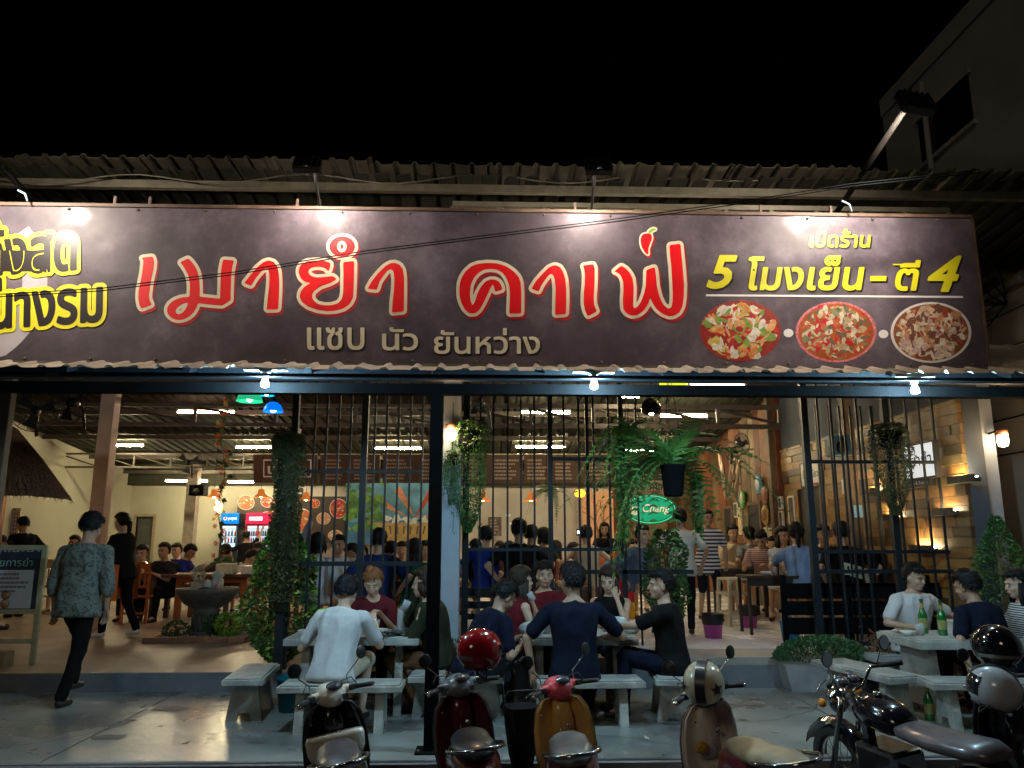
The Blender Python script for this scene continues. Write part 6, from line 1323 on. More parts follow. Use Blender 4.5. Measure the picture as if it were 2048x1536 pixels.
    for s, i in ((-1, 0), (1, 1)):
        hip = P + Vector((s * HJ, 0, -.03))
        F = Vector(feet[i]) if feet else (Vector((s * .13, .44, .0)) if pose == 'sit' else Vector((s * .09, .02, .0)))
        A = F + Vector((0, 0, .085)); d = A - hip; D = min(d.length, (tl + sl_) * .99); dn = d.normalized(); A = hip + dn * D
        k = (tl * tl - sl_ * sl_ + D * D) / (2 * D); hh = math.sqrt(max(0, tl * tl - k * k)); hint = Vector((s * .15, 1, .5 if pose == 'sit' else .05)); pr_ = (hint - dn * hint.dot(dn)).normalized()
        K = hip + dn * k + pr_ * hh; legs.append((hip, K, A))
        if lower: b.caps(hip, K, .078 * h * wf, .052 * h); b.caps(K, A, .054 * h, .034 * h); b.caps(A, A + Vector((0, .12, -.05)) * h, .034, .028)
    me = remesh(b, vx if near or mid else .014, 4 if near else 2, .45)
    # hands: palm, four unequal bent fingers and a thumb that leaves the side of the palm
    hb = MB()
    for nm, s in (('L', -1), ('R', 1)):
        SH, E, H = arms[nm]; d = (H - E).normalized(); side_ = d.cross(Vector((0, 0, 1)) if abs(d.z) < .8 else Vector((0, 1, 0))).normalized() * (1 if s < 0 else -1); cur = d.cross(side_).normalized()
        if cur.z > 0: cur = -cur
        p1 = H + d * .075 * h
        for q in (-.018, 0, .018): hb.caps(H + side_ * q * .6, p1 + side_ * q, .0165, .014, 8)
        if near or mid:
            for q, ln in ((-.027, .055), (-.009, .068), (.009, .073), (.027, .064)):
                a_ = p1 + side_ * q; b_ = a_ + (d * .85 + cur * .35).normalized() * ln * .55; c_ = b_ + (d * .45 + cur * .8).normalized() * ln * .5
                hb.caps(a_, b_, .0092, .0085, 6); hb.caps(b_, c_, .0085, .0070, 6)
            a_ = H + d * .025 + side_ * .022; b_ = a_ + (d * .6 + side_ * .7 + cur * .2).normalized() * .035; c_ = b_ + (d * .9 + cur * .3).normalized() * .028
            hb.caps(a_, b_, .0115, .0095, 6); hb.caps(b_, c_, .0095, .0075, 6)
        else: hb.caps(p1, p1 + (d + cur).normalized() * .05, .024, .014, 8)
    bm = bmesh.new(); bm.from_mesh(me); hm_ = bpy.data.meshes.new('h'); hm_.from_pydata(hb.v, [], hb.f); bm.from_mesh(hm_)
    bmesh.ops.recalc_face_normals(bm, faces=bm.faces)
    for f in bm.faces: f.smooth = True
    bm.to_mesh(me); bm.free(); bpy.data.meshes.remove(hm_)
    me.materials.append(SK[sk]); link('body', me, None, t)
    # shirt
    vc = .011 if near else (.014 if mid else .02)
    if shirt is not None:
        c = MB(); fl = .012 if pose != 'sit' else .015
        tr = [(-.13 - hem if pose != 'sit' else -.085, .165, .115), (-.06, .165, .118)] + TOR[2:8] + [(.492, .10, .068)]
        c.loft([ring(d_, w_, e_, 18, .018 + (fl if d_ < 0 else 0)) for d_, w_, e_ in tr])
        for nm in 'LR':
            SH, E, H = arms[nm]; q = {'short': .72, 'long': 1., 'none': 0, 'roll': 1.}[sleeve]
            if sleeve == 'none': continue
            cc = sp(.43); c.caps(cc + (SH - cc) * .5, SH, .066 * h, .061 * h * wf, 12); e_ = SH + (E - SH) * q; c.caps(SH, e_, .06 * h * wf, .056 * h * wf, 12)
            if sleeve == 'long': c.caps(E, E + (H - E) * .93, .056 * h * wf, .04 * h, 12)
            if sleeve == 'roll': c.caps(E, E + (H - E) * .3, .056 * h * wf, .054 * h, 12)
        sm = remesh(c, vc, 3, .5); crumple(sm, .015 if near or mid else .007, 8, seed); sm.materials.append(shirt); link('shirt', sm, None, t)
    if pants is not None and lower:
        c = MB(); c.loft([ring(d_, w_, e_, 16, .010) for d_, w_, e_ in [(-.12, .13, .1), (-.06, .158, .112), (.01, .14, .10)]])
        for (hip, K, A) in legs:
            c.caps(hip, K, .094 * h * wf, .068 * h)
            if leg == 'long': c.caps(K, K + (A - K) * .97, .067 * h, .05 * h)
            elif leg == 'short': c.caps(K - (K - hip) * .2, K - (K - hip) * .1, .075 * h, .078 * h)
        pm = remesh(c, vc, 3, .5); crumple(pm, .006, 10, seed + 50); pm.materials.append(pants); link('trousers' if leg == 'long' else 'shorts', pm, None, t)
    if lower:
        for (hip, K, A) in legs:
            c = MB(); q = Vector((A.x, A.y, A.z)); f_ = (Vector((0, 1, 0)) if pose != 'sit' else Vector((0, 1, 0)))
            c.caps(q + Vector((0, -.02, -.045)), q + Vector((0, .06, -.045)), .04, .042, 10); c.caps(q + Vector((0, .06, -.05)), q + Vector((0, .15, -.058)), .042, .03, 10)
            link('shoe', remesh(c, .014, 2), mat('shoe %.2f' % shoe[0], shoe, .5, var=.2), t)
    # hair
    hmat = HB[hm]; rr = random.Random(seed)
    if hair != 'bald':
        n1, n2 = (40, 26) if near or mid else (22, 14); rings = []
        for i in range(n2 + 1):
            a = math.pi * i / n2 - math.pi / 2; rg = []
            for k in range(n1):
                th = 2 * math.pi * k / n1; d = Vector((math.cos(a) * math.cos(th), math.cos(a) * math.sin(th), math.sin(a)))
                nz = noise.noise(d * 5 + Vector((seed * 3.7, 0, 0))); fine = noise.noise(Vector((d.x * 16, d.y * 16, d.z * 5 + seed)))
                front = d.y; hl = .38 if hair in ('short', 'cap', 'quiff') else .45
                lowb = -.66 if hair in ('short', 'cap', 'quiff') else -.85
                # coverage: above the hairline at the front, down to the nape at the back
                lim = lowb + (hl - lowb) * max(0, min(1, (front + .28) / .55)) + nz * .10
                cov = d.z > lim
                rad = 1.20 + .07 * nz + .06 * fine + (.08 if d.z > .5 else 0) * (1 if hair != 'quiff' else 2)
                if hair in ('bob', 'long'): rad += .07
                if not cov: rad = .72
                rg.append((d.x * .079 * rad, -.014 + d.y * .095 * rad, .026 + d.z * .090 * rad + .004))
            rings.append(rg)
        hb = MB().loft(rings, True, True, HM)
        for k in range(520 if near else (150 if mid else 0)):      # loose locks lying over the cap of hair
            d = Vector((rr.gauss(0, 1), rr.gauss(0, 1), rr.gauss(0, 1))).normalized()
            fr_ = d.y; lim = -.62 + (.42 + .62) * max(0, min(1, (fr_ + .28) / .55))
            if d.z < lim: continue
            p = Vector((d.x * .079, -.014 + d.y * .095, .030 + d.z * .090)); p = Vector((p.x * 1.20, (p.y + .014) * 1.20 - .014, (p.z - .03) * 1.20 + .03 + (.006 if d.z > .5 else 0)))
            fl = (Vector((d.x * .8 + rr.gauss(0, .25), d.y * .6 - .15 + rr.gauss(0, .25), -.9 - d.z * .1))); fl = (fl - d * fl.dot(d)).normalized(); sd2 = d.cross(fl).normalized() * rr.uniform(.004, .009); Lk = rr.uniform(.02, .045)
            hb.add([p - sd2 - d * .003, p + sd2 - d * .003, p + fl * Lk * .6 + sd2 * .8 + d * .007, p + fl * Lk + d * .004, p + fl * Lk * .6 - sd2 * .8 + d * .007], [(0, 1, 2, 3, 4)], False, HM)
        dwn = HM @ Vector((0, -.07, -.02))
        if hair in ('long', 'bob'):
            n_ = 20 if near else 12; LEN = {'long': .34, 'bob': .14}[hair] * h
            for k in range(n_):
                th = math.pi * (1.0 + (k + .5) / n_); th = math.pi + (k + .5) / n_ * math.pi
                p = HM @ Vector((.083 * math.cos(th) * .98, .02 + .10 * math.sin(th), .02)); q = p + Vector((0, -.005 * LEN, -LEN * .45)) + Vector((rr.uniform(-.01, .01), rr.uniform(-.015, .005), 0)); q2 = q + Vector((rr.uniform(-.018, .018), -.02 + rr.uniform(-.01, .01), -LEN * .55 * rr.uniform(.8, 1.1)))
                hb.tube([p, q, q2], [.02, .024, .008], 6)
        if hair == 'bun': hb.ell((.03, -.02, .135), (.042, .045, .038), 10, 8, HM); [hb.tube([HM @ Vector((.02, 0, .13)), HM @ Vector((-.03 + q * .02, .01 * q, .175 - .01 * q))], [.012, .003], 5) for q in range(3)]
        if hair == 'pony':
            p = HM @ Vector((0, -.10, .01)); hb.tube([p, p + Vector((0, -.05, -.03)), p + Vector((0, -.05, -.14)), p + Vector((.01, -.02, -.24))], [.02, .034, .03, .008], 8)
        hb.build('hair', hmat, t)
        if hair == 'cap':
            cm = MB(); cm.lathe([(.001, .135), (.05, .128), (.085, .10), (.098, .06), (.10, .035)], 20, HM @ T(0, -.012, 0))
            cm.loft([[(a_ * .075, .085 + .075 * (1 - (a_) ** 2) * q, .045 - .012 * q + z_) for a_ in (-1, -.6, 0, .6, 1)] for q, z_ in ((0, 0), (1, 0), (1, .006), (0, .006))], False, True, HM)
            cm.build('cap', mat('cap cloth', (.02, .02, .025), .8), t)
    if (near or mid) and faceon is not False:
        for s in (-1, 1):
            MB().ell((s * .031, .0795, .001), (.0135, .008, .0062), 10, 6, HM).build('eye', M_eyew if near else M_eyeb, t)
            if near: MB().ell((s * .031, .0855, .001), (.0058, .004, .0058), 8, 6, HM).build('pupil', M_eyeb, t)
            MB().tube([(s * .016, .0865, .020), (s * .032, .0865, .0255), (s * .048, .078, .019)], [.003, .0042, .002], 5, HM).build('eyebrow', HB[0], t)
        if smile: MB().ell((0, .094, -.056), (.021, .005, .006), 10, 6, HM).build('teeth', M_eyew, t)
        else: MB().ell((0, .0945, -.055), (.0195, .006, .0058), 10, 6, HM).build('mouth', M_lip, t)
    return t
# ============================================================ everybody at the tables
def sit(u, v, Y, z, face, label, **k):
    p = PX(u, v, Y); ln = k.get('lean', 8); off = math.sin(R(ln)) * .55 + .04
    f = R(face); x = p.x + math.sin(f) * off; y = p.y - math.cos(f) * off
    seat = p.z - z - .085 - .50 * math.cos(R(ln) * .9) - .19
    k.setdefault('seat', max(.28, min(.62, seat))); return person(x, y, z, face, label, 'sit', **k)
def stand(u, v, Y, z, face, label, **k):
    p = PX(u, v, Y); k.setdefault('h', (p.z - z) / 1.60); return person(p.x, Y, z, face, label, 'stand', **k)
K = cloth('black', (.008, .008, .009)); K2 = cloth('charcoal', (.03, .03, .034)); WH = cloth('white', (.62, .62, .62), .08); NV = cloth('navy', (.008, .011, .028)); NV2 = cloth('dark navy', (.006, .009, .022)); MR = cloth('maroon', (.10, .014, .02)); MR2 = cloth('dark red', (.13, .012, .018)); OL = cloth('olive', (.028, .032, .018)); BL = cloth('royal blue', (.015, .03, .22)); GY = cloth('grey', (.18, .2, .22)); BG = cloth('cream', (.55, .46, .33), .1); DN = cloth('denim', (.03, .045, .08)); GN = cloth('green', (.01, .12, .06)); LB = cloth('light blue', (.2, .3, .48)); BRN = cloth('brown', (.16, .08, .04)); PN_ = cloth('pale mint', (.5, .56, .52), .1)
PAT = spotty('cloth leaf print', [(.04, .05, .045), (.13, .15, .13), (.16, .18, .155), (.03, .035, .035), (.14, .16, .14)], 17, .85)
STR = stripes('cloth sailor stripes', (.015, .03, .10), (.72, .72, .72), .056); STR2 = stripes('cloth red stripes', (.28, .06, .05), (.5, .45, .42), .03); STR3 = stripes('cloth fine stripes', (.02, .02, .02), (.6, .6, .6), .02, 'Z'); STR4 = stripes('track stripes', (.014, .016, .022), (.6, .6, .62), .11, 'X', .86)
M_grip = mat('apron orange', (.75, .17, .03), .8, var=.2)
# --- on the slab
w_ = stand(170, 1074, 7.7, ZS, -4, 'man walking in from the street in a grey green leaf-print shirt and black trousers', near=True, shirt=PAT, sleeve='roll', hem=.02, pants=K, lean=6, hands={'L': (-.235, .02, .84), 'R': (.225, .1, .84)}, feet=((-.09, .20, .10), (-.01, -.10, 0)), head=(18, 0), sk=1, hm=0, h=1.03)
sit(692, 1212, 7.0, ZS, -12, 'person in a loose white T-shirt bent over a phone at the left table', near=True, lean=22, head=(25, 0), seat=.37, shirt=WH, pants=BG, leg='short', hands={'L': (-.26, .30, .74), 'R': (.20, .42, .80)}, hm=3, sk=2, hem=.05, feet=((-.15, .25, 0), (.15, .3, 0)))
sit(745, 1190, 8.0, ZS, 180, 'woman with a ginger top bun and maroon shirt eating with her head bowed', near=True, fem=True, lean=22, head=(22, 0), seat=.39, shirt=MR, pants=K, hair='bun', hm=2, sk=2, hands={'L': (-.13, .42, .78), 'R': (.16, .40, .72)})
sit(846, 1196, 7.45, ZS, 78, 'person in a dark olive jacket drinking from a clear cup beside the black post', near=True, lean=14, head=(5, 0), seat=.38, shirt=OL, sleeve='long', pants=BRN, hair='bob', hm=1, sk=2, hands={'L': (-.10, .42, .66), 'R': (.02, .24, 1.02)}, feet=((-.1, .2, 0), (.12, .45, .0)))
sit(1008, 1186, 7.1, ZS, -62, 'young man in navy with his head down at the left end of the middle table', near=True, lean=30, head=(38, 0), seat=.37, shirt=NV, pants=STR4, sk=0, hands={'L': (-.02, .50, .66), 'R': (.15, .42, .62)})
sit(1046, 1184, 7.65, ZS, -66, 'woman with long dark hair and bare arms drinking from a glass', near=True, fem=True, lean=10, head=(0, 0), seat=.38, shirt=MR2, sleeve='none', pants=K, hair='long', hm=1, sk=2, hands={'L': (-.02, .21, .98), 'R': (.2, .36, .68)}, elb={'L': (-.6, .3, -1)})
sit(1090, 1166, 8.25, ZS, 182, 'man in a dark red T-shirt looking straight at the camera between two others', near=True, lean=4, head=(2, 0), seat=.40, shirt=MR2, pants=K, sk=0, hands={'L': (-.2, .42, .70), 'R': (.1, .42, .70)})
sit(1146, 1163, 6.95, ZS, -4, 'broad man in navy seen from behind on the front bench of the middle table', near=True, lean=8, head=(4, 34), seat=.37, shirt=NV2, hem=.05, pants=K, sk=1, h=1.08, hands={'L': (-.36, .0, .42), 'R': (.27, .33, .66)}, elb={'L': (-1, -.1, -.2), 'R': (1, -.3, -.6)})
sit(1218, 1192, 8.05, ZS, 160, 'woman with brown hair and a black top putting food in her mouth', near=True, fem=True, lean=14, head=(16, 0), seat=.38, shirt=K, sleeve='none', pants=DN, hair='long', hm=1, sk=2, hands={'L': (-.10, .27, .93), 'R': (.14, .32, .66)})
sit(1318, 1178, 7.1, ZS, 74, 'man in a black T-shirt sitting sideways, reaching over the middle table', near=True, lean=6, head=(2, 18), seat=.37, shirt=K, hem=.03, pants=NV2, sk=0, hands={'L': (-.16, .56, .76), 'R': (.22, .24, .50)}, feet=((-.16, .42, .0), (.12, .50, 0)))
sit(1832, 1176, 7.95, ZS, 192, 'man with a moustache in an oversized white T-shirt at the beer table', near=True, lean=10, head=(14, 8), seat=.40, shirt=WH, pants=K, leg='short', sk=0, hands={'L': (-.34, .30, .74), 'R': (.2, .30, .66)}, elb={'L': (-1, -.1, -.6), 'R': (1, -.2, -.6)})
sit(1938, 1192, 7.15, ZS, 18, 'man in a navy T-shirt with his back to us at the beer table', near=True, lean=20, head=(14, 12), seat=.37, shirt=NV2, pants=K, sk=1, h=1.03, hands={'L': (-.34, .0, .40), 'R': (.2, .46, .70)}, elb={'L': (-1, -.3, -.2)})
sit(2036, 1200, 7.15, ZS, 84, 'woman with long black hair and a finely striped sleeve at the right edge', near=True, fem=True, lean=8, head=(8, 0), seat=.37, shirt=STR3, sleeve='long', pants=K, hair='long', hm=0, sk=2, hands={'L': (-.1, .40, .62), 'R': (.1, .40, .62)})
# phone, cup and glass in the hands
def held(u, v, Y, build): p = PX(u, v, Y); return build(p)
p = PX(738, 1249, 7.12); t = empty('phone', p, R(-20), 'glowing phone held by the person in the white T-shirt', 'phone'); A_ = RX(R(-35)) @ RY(R(30))
MB().rbox((-.036, -.005, -.075), (.036, .005, .075), .004, A_).build('case', M_kk, t); MB().box((-.032, -.0065, -.07), (.032, -.0052, .07), A_).build('screen', mat('phone screen', (.3, .4, .7), .2, scale=60, var=.8, emit=(.45, .6, 1), es=1.1), t)
p = PX(806, 1222, 7.35); t = glassware(p.x, p.y, p.z, 'clear plastic cup raised by the person in the olive jacket', mat('milk drink', (.5, .52, .4), .4), .036, .1); t.rotation_euler = (0, R(25), 0)
p = PX(1068, 1200, 7.45); t = glassware(p.x, p.y, p.z, 'small glass held to the mouth of the woman with bare arms', None, .032, .08); t.rotation_euler = (0, R(-35), 0)
# --- back left
t = stand(256, 1042, 11.2, ZL, 72, 'waitress in black with an orange apron carrying a white dish', mid=True, fem=True, shirt=K, pants=K, hair='pony', hm=0, sk=2, head=(12, 0), shoe=(.6, .6, .6), hands={'L': (-.10, .36, 1.02), 'R': (.14, .36, 1.02)}, feet=((-.1, .18, 0), (.1, -.22, .03)))
MB().loft([[(.235 * math.sin(q), .20 * math.cos(q) + .01, z_) for q in [R(d_) for d_ in range(-125, 126, 25)]] for z_ in (.98, .75, .50)], False, True, closed=False).build('apron', M_grip, t)
bowl(t.location.x - .36, 11.3, t.location.z + 1.05, .08, 'white dish carried by the waitress with the orange apron')
stand(54, 1047, 14, ZL, 62, 'young man in black with a pale back print standing at the far left', mid=True, shirt=K, pants=K, sk=0, head=(18, 0))
sit(2, 1062, 12.2, ZL, -60, 'person in a dark camouflage jacket bending behind the chalkboard', mid=True, shirt=spotty('cloth camouflage', [(.03, .03, .02), (.07, .06, .04), (.02, .02, .015)], 14), sleeve='long', lean=35, seat=.6, hair='cap')
sit(148, 1080, 15, ZL, 170, 'woman with long wavy hair sitting before the left wall', fem=True, hair='long', hm=1, shirt=K, mid=True, seat=.5)
sit(284, 1102, 13.6, ZL, 178, 'young man in black resting his chin on his hand at the orange table', mid=True, shirt=K, pants=K, hands={'L': (-.08, .22, .92), 'R': (.2, .38, .72)}, sk=2, head=(8, 0))
sit(327, 1098, 13.4, ZL, 165, 'man in a black polo shirt leaning on the orange table', mid=True, shirt=K2, pants=K, hands={'L': (-.08, .46, .76), 'R': (.14, .46, .76)}, lean=14, sk=0)
sit(352, 1098, 15.6, ZL, 170, 'man in blue half hidden behind the two men in black', mid=True, shirt=BL, sk=2)
sit(380, 1098, 14.6, ZL, -88, 'young man in a blue T-shirt looking down to the right', mid=True, shirt=BL, head=(30, 0), lean=16, sk=1, hands={'L': (-.1, .4, .8), 'R': (.2, .4, .8)})
sit(452, 1100, 14.4, ZL, 10, 'man in a camouflage shirt seen from behind under the flower garland', shirt=MC['cloth camouflage'], lean=10)
sit(502, 1108, 14.2, ZL, -60, 'young man in a white T-shirt bowed over his food left of the shrub', shirt=WH, lean=28, head=(35, 0), hands={'L': (-.1, .45, .8), 'R': (.2, .45, .8)})
stand(490, 1072, 18.2, ZL, -10, 'young man in black with a yellow tag reaching into the red fridge', shirt=K, pants=K, hands={'R': (.28, .3, 1.55)})
sit(516, 1096, 15.4, ZL, 185, 'person in green sitting behind the white T-shirt man', shirt=GN, hair='cap')
# --- middle left behind the fence
sit(637, 1098, 10.3, ZL, -8, 'person in a white varsity jacket raising one arm behind the left fence', mid=True, shirt=cloth('jacket white', (.5, .53, .58), .1), sleeve='long', hair='bob', hm=0, hands={'L': (-.12, .12, 1.62), 'R': (.25, .3, .7)}, seat=.52, elb={'L': (-1, 0, -.4)})
sit(676, 1100, 10.9, ZL, 178, 'smiling man in a white T-shirt and dark jacket behind the left fence', mid=True, shirt=WH, hair='short', smile=True, sk=1, seat=.5)
sit(704, 1100, 11.6, ZL, 120, 'person looking down between the smiling man and the fence post', shirt=WH, head=(25, 0), lean=16)
sit(757, 1094, 10.2, ZL, 4, 'big man in a navy blue shirt seen from behind the left fence post', mid=True, shirt=cloth('blue', (.012, .03, .13)), hem=.1, h=1.1, hair='cap', seat=.5)
sit(783, 1098, 11.4, ZL, -30, 'dark-haired person in a dark red top drinking behind the fence', shirt=MR2, head=(10, 0))
sit(803, 1097, 13, ZL, 180, 'person with black hair in a grey top in front of the sea mural', shirt=GY); sit(818, 1095, 14, ZL, 0, 'person in black sitting close under the sea mural', shirt=K)
sit(829, 1112, 10.4, ZL, 6, 'girl with long hair in a green top seen from behind left of the black post', mid=True, fem=True, shirt=GN, hair='long', hm=1, seat=.45)
sit(848, 1096, 12.4, ZL, 160, 'person in white partly hidden by the black post', shirt=WH)
sit(775, 1104, 12.6, ZL, 170, 'person with a round face in brown in the second row under the mural', shirt=BRN, sk=2); sit(722, 1104, 13.4, ZL, 150, 'person in a maroon top in the rear row under the painted palms', shirt=MR)
# --- middle
sit(972, 1086, 11.0, ZR, 2, 'man in a royal blue T-shirt seen from behind at the long table', mid=True, shirt=BL, seat=.5)
sit(950, 1092, 12.6, ZR, 20, 'person in a dark cap behind the blue T-shirt', shirt=K, hair='cap')
sit(1000, 1096, 13.4, ZR, 180, 'person with brown hair facing us behind the long table', shirt=BRN, hm=1); sit(1018, 1098, 13.8, ZR, 175, 'person in white facing us behind the man in black', shirt=WH)
sit(1038, 1079, 10.6, ZR, -2, 'broad man in black seen from behind in the middle of the long table', mid=True, shirt=K, h=1.12, hem=.05, seat=.5)
sit(1064, 1080, 11.2, ZR, -24, 'man in black seen from behind at the right side of the broad one', mid=True, shirt=K2, seat=.52)
sit(1089, 1092, 12.4, ZR, -30, 'woman with bobbed hair looking at a phone by the fence post', fem=True, shirt=OL, hair='bob', seat=.5); sit(1111, 1094, 14, ZR, 20, 'long-haired woman in red leaning behind the fence post', fem=True, shirt=MR2, hair='long')
sit(1148, 1102, 12.6, ZR, 100, 'person bowed low left of the white tank top', shirt=MC['cloth brown'], head=(30, 0))
sit(1172, 1085, 11.8, ZR, 0, 'man in an off-white vest seen from behind in the middle of the hall', mid=True, shirt=BG, sleeve='none', sk=2, seat=.52)
t = stand(1210, 1058, 13.6, ZR, 165, 'waitress with long black hair and an orange apron standing left of the vine', mid=True, fem=True, shirt=K, pants=K, hair='long')
MB().loft([[(a_, .12, z_) for a_ in (-.17, -.08, .08, .17)] for z_ in (.98, .75, .5)], False, True, closed=False).build('apron', M_grip, t)
sit(1241, 1094, 12.6, ZR, 186, 'person in a black cap facing us under the green oval sign', shirt=LB, hair='cap', mid=True)
# --- right
sit(1287, 1090, 10.7, ZR, -150, 'boy in a grey blue hoodie turned half to the right', mid=True, shirt=cloth('hoodie', (.1, .14, .22)), sleeve='long', sk=2, seat=.52)
stand(1362, 1088, 10.3, ZR, -14, 'young man in a pale mint shirt with his back to us behind the slender shrub', mid=True, shirt=PN_, pants=K, h=.93, hair='short', sk=1)
t = stand(1410, 1035, 12.0, ZR, 184, 'man in a blue and white striped T-shirt and dark shorts facing us', mid=True, shirt=STR, pants=NV2, leg='short', hem=.08, sk=1, hands={'L': (-.28, .05, .85), 'R': (.26, .08, .85)}, feet=((-.1, .12, 0), (.1, -.1, .0)), shoe=(.02, .06, .09))
sit(1468, 1086, 13.2, ZR, 186, 'man in a cream T-shirt facing us in the right part of the hall', mid=True, shirt=BG, sk=0, seat=.55, hands={'L': (-.1, .34, .86), 'R': (.2, .36, .8)})
sit(1497, 1090, 12.7, ZR, 20, 'man in grey seen from behind beside the cream T-shirt', shirt=GY, mid=True, seat=.52)
sit(1524, 1110, 12.1, ZR, 150, 'man in a red and white striped T-shirt bowed over his plate', mid=True, shirt=STR2, lean=24, head=(35, 0), seat=.52, hands={'L': (-.1, .42, .8), 'R': (.2, .42, .8)})
sit(1507, 1083, 14.8, ZR, 180, 'person with black hair at the corner post behind the striped T-shirt', shirt=K)
sit(1568, 1094, 11.2, ZR, 195, 'woman in a white top with her hand at her mouth by the plank wall', mid=True, fem=True, shirt=WH, hair='long', sk=2, seat=.5, hands={'L': (-.1, .36, .78), 'R': (.04, .2, 1.02)})
sit(1594, 1094, 10.4, ZR, -14, 'woman in a light blue top with a hair clip seen from behind', mid=True, fem=True, shirt=LB, hair='pony', seat=.5, h=1.06)
sit(1649, 1092, 11.0, ZR, 176, 'man with bushy hair and dark glasses behind the right fence', mid=True, shirt=K2, hair='quiff', sk=1, seat=.52)
t = sit(1682, 1098, 9.9, ZR, 6, 'man in black with a big pale print on his back behind the right fence', mid=True, shirt=K, seat=.5, h=1.06)
zz = PX(1685, 1140, 9.7).z - ZR
MB().loft([[(a_, -.165 + .9 * a_ * a_ - .02, z_ - .25 * a_) for a_ in (-.17, -.09, 0, .09, .17)] for z_ in (zz - .09, zz + .06)], False, True, closed=False).build('back_print', mat('pale print cloth', (.6, .58, .4), .8), t)
mb = MB(); [mb.box((-.12 + k * .045, -.198, zz - .04 - .25 * (-.12 + k * .045)), (-.095 + k * .045, -.192, zz + .02 - .25 * (-.12 + k * .045))) for k in range(5)]; tag(mb.build('print_letters', M_kk, t), kind='stuff')
sit(1722, 1092, 10.9, ZR, 182, 'man in a black and white track jacket holding a phone behind the right fence', mid=True, shirt=cloth('track jacket', (.05, .05, .055)), sleeve='long', seat=.5, hands={'L': (-.05, .36, .86), 'R': (.08, .36, .86)})
sit(1766, 1096, 10.3, ZR, 10, 'person with long black hair and a dark top next to the right hanging plant', fem=True, mid=True, shirt=K, hair='long', seat=.5)
sit(1268, 1092, 13.8, ZR, 178, 'person in white at the rear under the oval sign', shirt=WH)
sit(1545, 1086, 13.6, ZR, 150, 'person in black in the rear corner by the doorway', shirt=K)

# a watch and a pair of glasses
w_ = [o for o in C.objects if o.get('label', '').startswith('man in a navy T-shirt with his back')][0]
MB().tube([(-.30 + .034 * math.cos(k * .55), -.02 + .034 * math.sin(k * .55), .455 + .01 * math.sin(k * .55)) for k in range(13)], .009, 6).build('watch', M_bl2 if 0 else M_kk, w_)
# ============================================================ motor scooters and helmets in front
M_chr = mat('chrome', (.6, .62, .64), .12, metal=1., var=.15, scale=20); M_rub = mat('rubber', (.015, .015, .015), .7, var=.3); M_bpl = mat('black plastic', (.018, .018, .02), .35, var=.25, coat=.3)
M_mir = mat('mirror glass', (.5, .55, .6), .04, metal=1., var=0); M_tail = mat('tail lamp red', (.3, .008, .008), .15, var=.1, coat=.8); M_amb = mat('indicator amber', (.6, .2, .02), .15, var=.1, coat=.8); M_dial = mat('dial face', (.07, .07, .08), .2, scale=30, var=.6, coat=.8)
def paint(n, c, rough=.28, dirt=.25): return mat('paint ' + n, c, rough, var=dirt, scale=7, coat=.7, detail=7)
def se(w, h, n=16, p=2.6, cx=0., cz=0.):
    out = []
    for i in range(n):
        a = 2 * math.pi * i / n; ca, sa = math.cos(a), math.sin(a); q = (abs(ca) ** p + abs(sa) ** p) ** (-1 / p); out.append((cx + w * ca * q, cz + h * sa * q))
    return out
ZG = -.20
